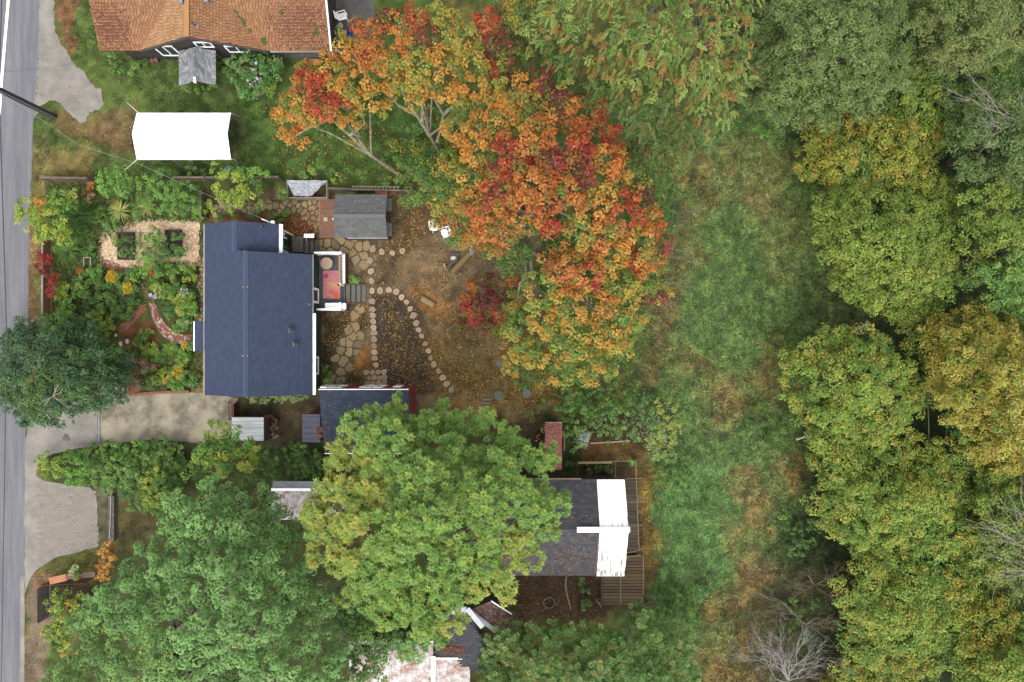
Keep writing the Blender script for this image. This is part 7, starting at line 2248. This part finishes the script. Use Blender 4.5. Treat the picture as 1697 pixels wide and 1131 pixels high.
shrub('pale_shrub', 'pale silvery blossoming shrub by the long pale pole', [(968, 727, 8, 1.0, 'VAR'), (964, 734, 6, .8, 'VAR'), (973, 720, 6, .9, 'VAR')], 'shrub', .9)
fl = bpy.data.objects['pale_shrub']
pos = np.array([tuple(P(R.gauss(968, 5), R.gauss(727, 6), R.uniform(.9, 1.2))) for _ in range(130)])
PT = quads_object('petals', leaf_quads(pos, rng.normal(size=pos.shape) * np.array([1, 1, .3]), np.tile([0, 0, 1.], (130, 1)), .1, .08, .1, 0), np.tile(alb((206, 222, 222)), (130, 1)), M_LEAF, fl, kind='stuff')
lob = lobes_in([(1080, 1000), (1130, 960), (1170, 980), (1160, 1040), (1110, 1050), (1070, 1030)], 24, 17, .6, 1.4, ['BRIGHT', 'MID', 'DGRN'], zj=.2)
shrub('bramble_bank', 'bright green bramble bank south-east of the plank terrace', lob, 'shrub', .8)
lob = [(1255, 690, 22, .8, 'DGRN'), (1280, 720, 20, .8, 'DGRN'), (1262, 670, 14, .7, 'BRIGHT'), (1300, 700, 18, .8, 'MID'), (1240, 715, 14, .6, 'MID')]
shrub('nettle_patch', 'dark green nettle patch at the wood edge', lob, 'shrub', .7)
lob = [(1310, 870, 20, .8, 'DGRN'), (1335, 890, 20, .8, 'DGRN'), (1295, 850, 16, .7, 'MID'), (1350, 870, 16, .8, 'DGRN'), (1320, 910, 16, .7, 'MID')]
shrub('nettle_patch', 'dark bluish green weed patch above the bare brown twigs', lob, 'shrub', .7)
lob = [(1310, 1000, 14, .7, 'MID'), (1325, 1020, 12, .8, 'BRIGHT'), (1300, 1040, 14, .7, 'G'), (1350, 1000, 10, .6, 'MID'), (1340, 1060, 12, .7, 'MID')]
shrub('bank_weeds', 'scattered green weeds under the bare brown twigs', lob, 'shrub', .5)
lob = [(975, 640, 14, .9, 'DGRN'), (1010, 628, 14, .9, 'MID'), (940, 660, 13, .9, 'DGRN'), (900, 670, 12, .8, 'MID'), (880, 690, 10, .8, 'G')]
shrub('edge_bramble', 'dark bramble strip below the yellow-orange maple', lob, 'shrub', .7)
lob = [(1100, 300, 14, .9, 'DGRN'), (1120, 250, 14, 1.0, 'DGRN'), (1255, 215, 14, 1.0, 'BRIGHT'), (1235, 235, 12, .8, 'DGRN'), (1270, 225, 12, .9, 'BRIGHT')]
shrub('clearing_bramble', 'bramble at the top end of the clearing', lob, 'shrub', .8)
shrub('yard_plant', 'grey-green plant in the brown yard south of the dark roof', [(965, 965, 8, .5, 'GRG'), (968, 980, 8, .5, 'GRG'), (972, 996, 7, .4, 'MID'), (962, 1004, 8, .5, 'BRIGHT')], 'shrub', .7, cat='plant')
shrub('pen_plant', 'small green bush at the corner of the plant pen', [(1046, 762, 8, .7, 'BRIGHT'), (1052, 766, 6, .6, 'MID')], 'shrub')
shrub('pen_herbs', 'dusty green herbs growing in the plant pen', [(975, 780, 8, .4, 'GRG'), (990, 782, 8, .4, 'DGRN'), (1006, 780, 8, .4, 'DGRN'), (950, 740, 10, .5, 'MID'), (935, 720, 8, .6, 'MID'), (945, 770, 9, .5, 'DGRN')], 'shrub', .7, cat='plant')

# ---- bare trees
bare_tree('white bare tree poking out of the lower wood', (1660, 905), [(1640, 860, 7), (1670, 850, 7), (1690, 880, 7), (1650, 925, 6.6), (1630, 890, 7), (1675, 935, 6.6), (1660, 870, 7.2)], .06, 2, 14.5)
bare_tree('grey dead bush with dense twigs at the bottom of the clearing', (1300, 1120), [(1275, 1065, 2.8), (1300, 1058, 3.0), (1325, 1070, 3.0), (1345, 1095, 2.4), (1290, 1075, 3), (1320, 1085, 3), (1268, 1090, 2.6), (1270, 1120, 2.4), (1340, 1120, 2.4), (1310, 1100, 3)], .05, 4, 1.6, noisy('silver_twig', alb((204, 202, 194)), alb((160, 156, 146)), 4, .9), spread=.6)
bare_tree('pale brown bare sapling above the grey dead bush', (1330, 1030), [(1375, 1030, 2.2), (1360, 1045, 2.2), (1300, 1000, 2.0), (1285, 980, 2.0), (1370, 1020, 2.4)], .04, 3, 1.2, noisy('brown_twig', alb((178, 164, 138)), alb((140, 126, 100)), 4, .9))
bare_tree('thin bare branch tangle with a few green leaves at the wood edge', (1345, 965), [(1390, 952, 2.6), (1375, 990, 2.2), (1330, 945, 2.2), (1320, 985, 2.0), (1385, 1000, 2.2), (1310, 975, 2.2), (1400, 970, 2.4)], .04, 3, 1.2, noisy('brown_twig', (0, 0, 0)))
bare_tree('bare twigs reaching into the clearing from the maple, upper one', (1095, 380), [(1140, 345, 4), (1150, 360, 4), (1145, 385, 3.6), (1130, 370, 4)], .04, 3, 5, noisy('brown_twig', (0, 0, 0)))
bare_tree('bare twigs reaching into the clearing from the maple, middle one', (1080, 430), [(1140, 415, 3.0), (1150, 425, 2.8), (1135, 405, 3.2)], .04, 3, 4, noisy('brown_twig', (0, 0, 0)))
bare_tree('bare twigs reaching into the clearing from the maple, lower one', (1075, 470), [(1130, 460, 3.0), (1145, 480, 2.6), (1118, 510, 2.6), (1100, 500, 2.8)], .04, 3, 4, noisy('brown_twig', (0, 0, 0)))
bare_tree('grey twiggy tree top in the upper wood', (1600, 250), [(1610, 185, 7.4), (1640, 205, 7.4), (1660, 190, 7.4), (1630, 215, 7.2)], .05, 3, 14)
for (px, py, z, tn) in ((1434, 540, 4.4, 'round_green_tree'), (1340, 722, 3.6, 'olive_tree')):
    q = P(px, py, z)
    mb = MB().tube([q - Vector((.5, .3, .5)), q, q + Vector((.15, .2, .05))], [.07, .06, .04], 6)
    for an in (.4, 1.4, 2.6):
        mb.tube([q - Vector((0, 0, .05)), q + Vector((math.cos(an) * .3, math.sin(an) * .3, .1))], [.045, .015], 5)
    mb.build('dead_branch', M_BARKD, bpy.data.objects[tn], label='broken white dead branch stub')

# ---- grass, as loose blades
def grass(name, n, box, test, L, W, rgbf, seed, lean=.55, tuft=1, contrast=.3):
    """Loose grass blades; with tuft > 1 they stand in bunches that differ in tone."""
    g = np.random.default_rng(seed)
    m0 = n // tuft
    px, py = g.uniform(box[0], box[2], m0), g.uniform(box[1], box[3], m0)
    k = test(px, py)
    px, py = px[k], py[k]
    tone = g.uniform(1 - contrast, 1 + contrast, len(px))
    big = g.uniform(.7, 1.35, len(px))
    aim = g.uniform(0, 6.283, len(px))
    if tuft > 1:
        px, py = np.repeat(px, tuft), np.repeat(py, tuft)
        tone, big, aim = np.repeat(tone, tuft), np.repeat(big, tuft), np.repeat(aim, tuft)
        px, py = px + g.normal(0, 2.2, len(px)), py + g.normal(0, 2.2, len(py))
    m = len(px)
    rgb = rgbf(px, py) * (tone * g.uniform(.78, 1.22, m))[:, None] * g.uniform(.94, 1.06, (m, 3))
    a = aim + g.normal(0, .9, m)
    el = g.uniform(.2, 1.1, m) * (1 - lean) + g.uniform(.1, .6, m) * lean
    d = np.stack([np.cos(a) * np.cos(el), np.sin(a) * np.cos(el), np.sin(el)], 1)
    pos = np.stack([(px - CX) * K, (CY - py) * K, np.zeros(m)], 1)
    V = leaf_quads(pos, d, np.tile([0, 0, 1.], (m, 1)), L * big * g.uniform(.6, 1.4, m), W * g.uniform(.7, 1.3, m), .1, .25)
    tag(quads_object(name, V, alb_np(np.clip(rgb, 0, 255)), M_LEAF), kind='stuff')


MEADOW = [(1050, 300), (1120, 230), (1250, 190), (1330, 220), (1370, 420), (1460, 540), (1330, 640), (1350, 800), (1420, 960), (1400, 1180), (1140, 1180), (1080, 1020), (1070, 770), (1140, 700), (1000, 640), (1060, 500)]
mask = lambda px, py: (sdist(MEADOW, px, py) + 24 * (fbm(px, py, 30, 4) - .5) > 0)
boost = lambda px, py: np.clip(ground_rgb(px, py) * 1.32, 0, 250)
grass('meadow_grass', 330000, (1000, 180, 1480, 1180), mask, .24, .036, boost, 3, tuft=11, contrast=.26)
grass('meadow_weeds', 60000, (1000, 180, 1480, 1180), lambda px, py: mask(px, py) & (fbm(px, py, 40, 14) > .5), .15, .085, lambda px, py: np.clip(ground_rgb(px, py) * np.array([1.02, 1.2, .95]), 0, 250), 4, lean=.3, tuft=9, contrast=.28)
LAWN = [(58, 205), (110, 190), (160, 235), (220, 180), (240, 160), (170, 100), (120, 100), (100, 0), (150, 0), (165, 95), (450, 95), (470, 180), (560, 230), (640, 290), (560, 298), (200, 298), (85, 300), (60, 300)]
mask2 = lambda px, py: (sdist(LAWN, px, py) > 0) & (fbm(px, py, 26, 6) > .4)
grass('lawn_grass', 90000, (55, 0, 640, 300), mask2, .12, .024, lambda a_, b_: np.clip(ground_rgb(a_, b_) * 1.15, 0, 250), 5, tuft=6, contrast=.3)
mask3 = lambda px, py: (sdist([(50, 300), (84, 300), (84, 640), (46, 640)], px, py) > 0) | (sdist([(60, 945), (100, 926), (160, 916), (162, 950), (85, 962)], px, py) > 0)
grass('verge_grass', 30000, (40, 295, 170, 965), mask3, .13, .022, boost, 6)
mask4 = lambda px, py: (sdist([(88, 305), (340, 305), (340, 368), (240, 366), (168, 400), (170, 436), (230, 470), (330, 445), (335, 640), (220, 650), (150, 560), (90, 560)], px, py) > 0) & (sdist([(180, 530), (260, 500), (330, 555), (330, 575), (260, 580), (190, 575)], px, py) < 0)
grass('garden_weeds', 60000, (85, 300, 345, 660), mask4, .16, .05, lambda a_, b_: np.array([(124, 148, 74), (104, 134, 66), (150, 152, 84), (94, 116, 64), (140, 164, 84)], float)[rng.integers(0, 4, len(a_))], 7)
mask5 = lambda px, py: (sdist([(185, 830), (262, 850), (275, 920), (190, 920)], px, py) > 0) | (sdist([(1085, 765), (1070, 960), (1052, 960), (1060, 765)], px, py) > 0) | (sdist([(905, 695), (960, 700), (1060, 740), (1060, 765), (935, 800)], px, py) > 0)
grass('rough_grass', 16000, (180, 690, 1090, 965), mask5, .15, .028, boost, 8)

# ---- fallen leaves
def litter(name, n, test_w, cols, size, seed, box, z=(.012, .05)):
    g = np.random.default_rng(seed)
    px, py = g.uniform(box[0], box[2], n), g.uniform(box[1], box[3], n)
    k = g.random(n) < test_w(px, py)
    px, py = px[k], py[k]
    m = len(px)
    cc = alb_np(np.array(cols, float)[g.integers(0, len(cols), m)] * g.uniform(.75, 1.1, (m, 1)))
    pos = np.stack([(px - CX) * K, (CY - py) * K, g.uniform(z[0], z[1], m)], 1)
    d = g.normal(size=(m, 3)); d[:, 2] *= .18
    V = leaf_quads(pos, d, np.tile([0, 0, 1.], (m, 1)) + g.normal(0, .3, (m, 3)), size * g.uniform(.6, 1.4, m), size * .75 * g.uniform(.7, 1.3, m), .12, .05)
    tag(quads_object(name, V, cc, M_LEAF), kind='stuff')


LC = [(226, 178, 70), (206, 150, 60), (236, 200, 100), (176, 120, 60), (150, 98, 58), (240, 214, 140)]


def w_yard(px, py):
    d = sdist([(520, 400), (560, 330), (680, 320), (760, 380), (860, 420), (900, 560), (930, 660), (880, 690), (640, 660), (536, 640), (536, 520), (610, 500), (600, 430)], px, py)
    base = sstep(-20, 20, d) * (.2 + .8 * sstep(.42, .6, fbm(px, py, 30, 12)))
    heavy = sstep(-30, 30, sdist([(700, 520), (900, 540), (930, 680), (740, 680)], px, py))
    clear = (sdist([(596, 400), (628, 400), (632, 620), (612, 620), (608, 480)], px, py) > 0) * .55 + sstep(-6, 6, sdist([(655, 425), (735, 420), (735, 480), (670, 480)], px, py)) * .6
    return np.clip(base * (.45 + .6 * heavy) * (1 - clear), 0, 1)


litter('fallen_leaves', 52000, w_yard, LC, .115, 21, (510, 310, 950, 700))
litter('fallen_leaves', 2600, lambda px, py: .5 * sstep(-10, 10, sdist([(440, 180), (650, 200), (700, 300), (560, 305), (470, 300)], px, py)), LC, .11, 22, (430, 170, 720, 310), (.05, .14))
litter('fallen_leaves', 1400, lambda px, py: .8 * (sdist([(476, 362), (532, 358), (534, 394), (478, 394)], px, py) > -8), [(220, 170, 100), (190, 110, 80), (206, 150, 96)], .11, 23, (465, 350, 540, 400))
litter('fallen_leaves', 9000, lambda px, py: .55 * np.clip((sdist([(860, 955), (1000, 955), (1000, 1030), (850, 1030)], px, py) > 0) * .5 + (sdist([(1050, 770), (1085, 770), (1085, 960), (1058, 960)], px, py) > 0) + (sdist([(960, 735), (1080, 735), (1060, 765), (960, 765)], px, py) > 0) + (sdist([(1036, 795), (1056, 795), (1060, 915), (1036, 915)], px, py) > 0) * .6, 0, 1), [(190, 140, 70), (206, 160, 84), (160, 104, 60), (176, 140, 80)], .11, 24, (850, 730, 1090, 1030))
litter('fallen_leaves', 5000, lambda px, py: .12 * sstep(-10, 10, sdist([(60, 0), (560, 90), (560, 300), (340, 650), (60, 650)], px, py)), [(206, 190, 120), (220, 206, 160), (196, 170, 110)], .1, 25, (45, 0, 570, 660), (.03, .1))
litter('fallen_leaves', 900, lambda px, py: .5 * sstep(-4, 4, sdist([(45, 700), (160, 700), (160, 920), (42, 1120)], px, py)), [(226, 214, 190), (206, 170, 130), (236, 230, 214)], .07, 26, (40, 690, 170, 1131))


def roof_litter(parent_name, n, fn, cols, size, seed):
    """Leaves lying on a roof: fn gives a point on the roof surface."""
    g = random.Random(seed)
    pos = np.array([fn(g) for _ in range(n)])
    gg_ = np.random.default_rng(seed)
    cc = alb_np(np.array(cols, float)[gg_.integers(0, len(cols), n)] * gg_.uniform(.75, 1.1, (n, 1)))
    d = gg_.normal(size=(n, 3)); d[:, 2] *= .15
    tag(quads_object('roof_leaves', leaf_quads(pos, d, np.tile([0, 0, 1.], (n, 1)) + gg_.normal(0, .2, (n, 3)), size, size * .7, .1, .05), cc, M_LEAF), kind='stuff')


def on_hc(g):
    x = g.uniform(xW + 1, xM - .1)
    y = yS + abs(g.gauss(0, 1.3)) + .1 if g.random() < .75 else g.uniform(yS, yN)
    y = min(y, yN - .1)
    yr = yr_
    z = 2.8 + (4.2 - 2.8) * (1 - abs(y - yr) / abs((yN if y > yr else yS) - yr))
    return (x, y, z + .05)


roof_litter('roof', 260, on_hc, [(206, 150, 96), (190, 120, 76), (220, 176, 120), (176, 110, 70)], .12, 3)


def on_gg(g):
    x, y = g.uniform(-11.1, -8.5), ys_ + abs(g.gauss(0, 1.0)) + .05
    y = min(y, yn_)
    return (x, y, 2.2 + (3.45 - 2.2) * (y - ys_) / (yn_ - ys_) + .05)


roof_litter('roof', 130, on_gg, [(206, 140, 80), (190, 110, 70), (220, 190, 150)], .11, 4)
roof_litter('roof', 60, lambda g: (g.uniform(-11.6, -11.3), g.uniform(-5.75, -5.2), 2.22), [(216, 136, 70), (196, 110, 60)], .13, 5)
roof_litter('roof', 60, lambda g: (lambda x, y: (x, y, 2.15 + (2.75 - 2.15) * (1 - abs(y - 7.4) / 1.25) + .07))(g.uniform(-10.3, -7.6), g.uniform(6.4, 8.5)), [(206, 190, 140), (196, 176, 120)], .08, 6)
roof_litter('roof', 260, lambda g: tuple(P(g.gauss(912, 9), g.uniform(704, 775), 2.16)), [(220, 176, 130), (206, 150, 110), (230, 200, 160)], .1, 7)
roof_litter('roof', 110, lambda g: tuple(P(g.uniform(730, 770), g.gauss(1078, 5), 3.2)), [(190, 96, 60), (206, 120, 80)], .12, 8)
print('leaves', NLEAF)
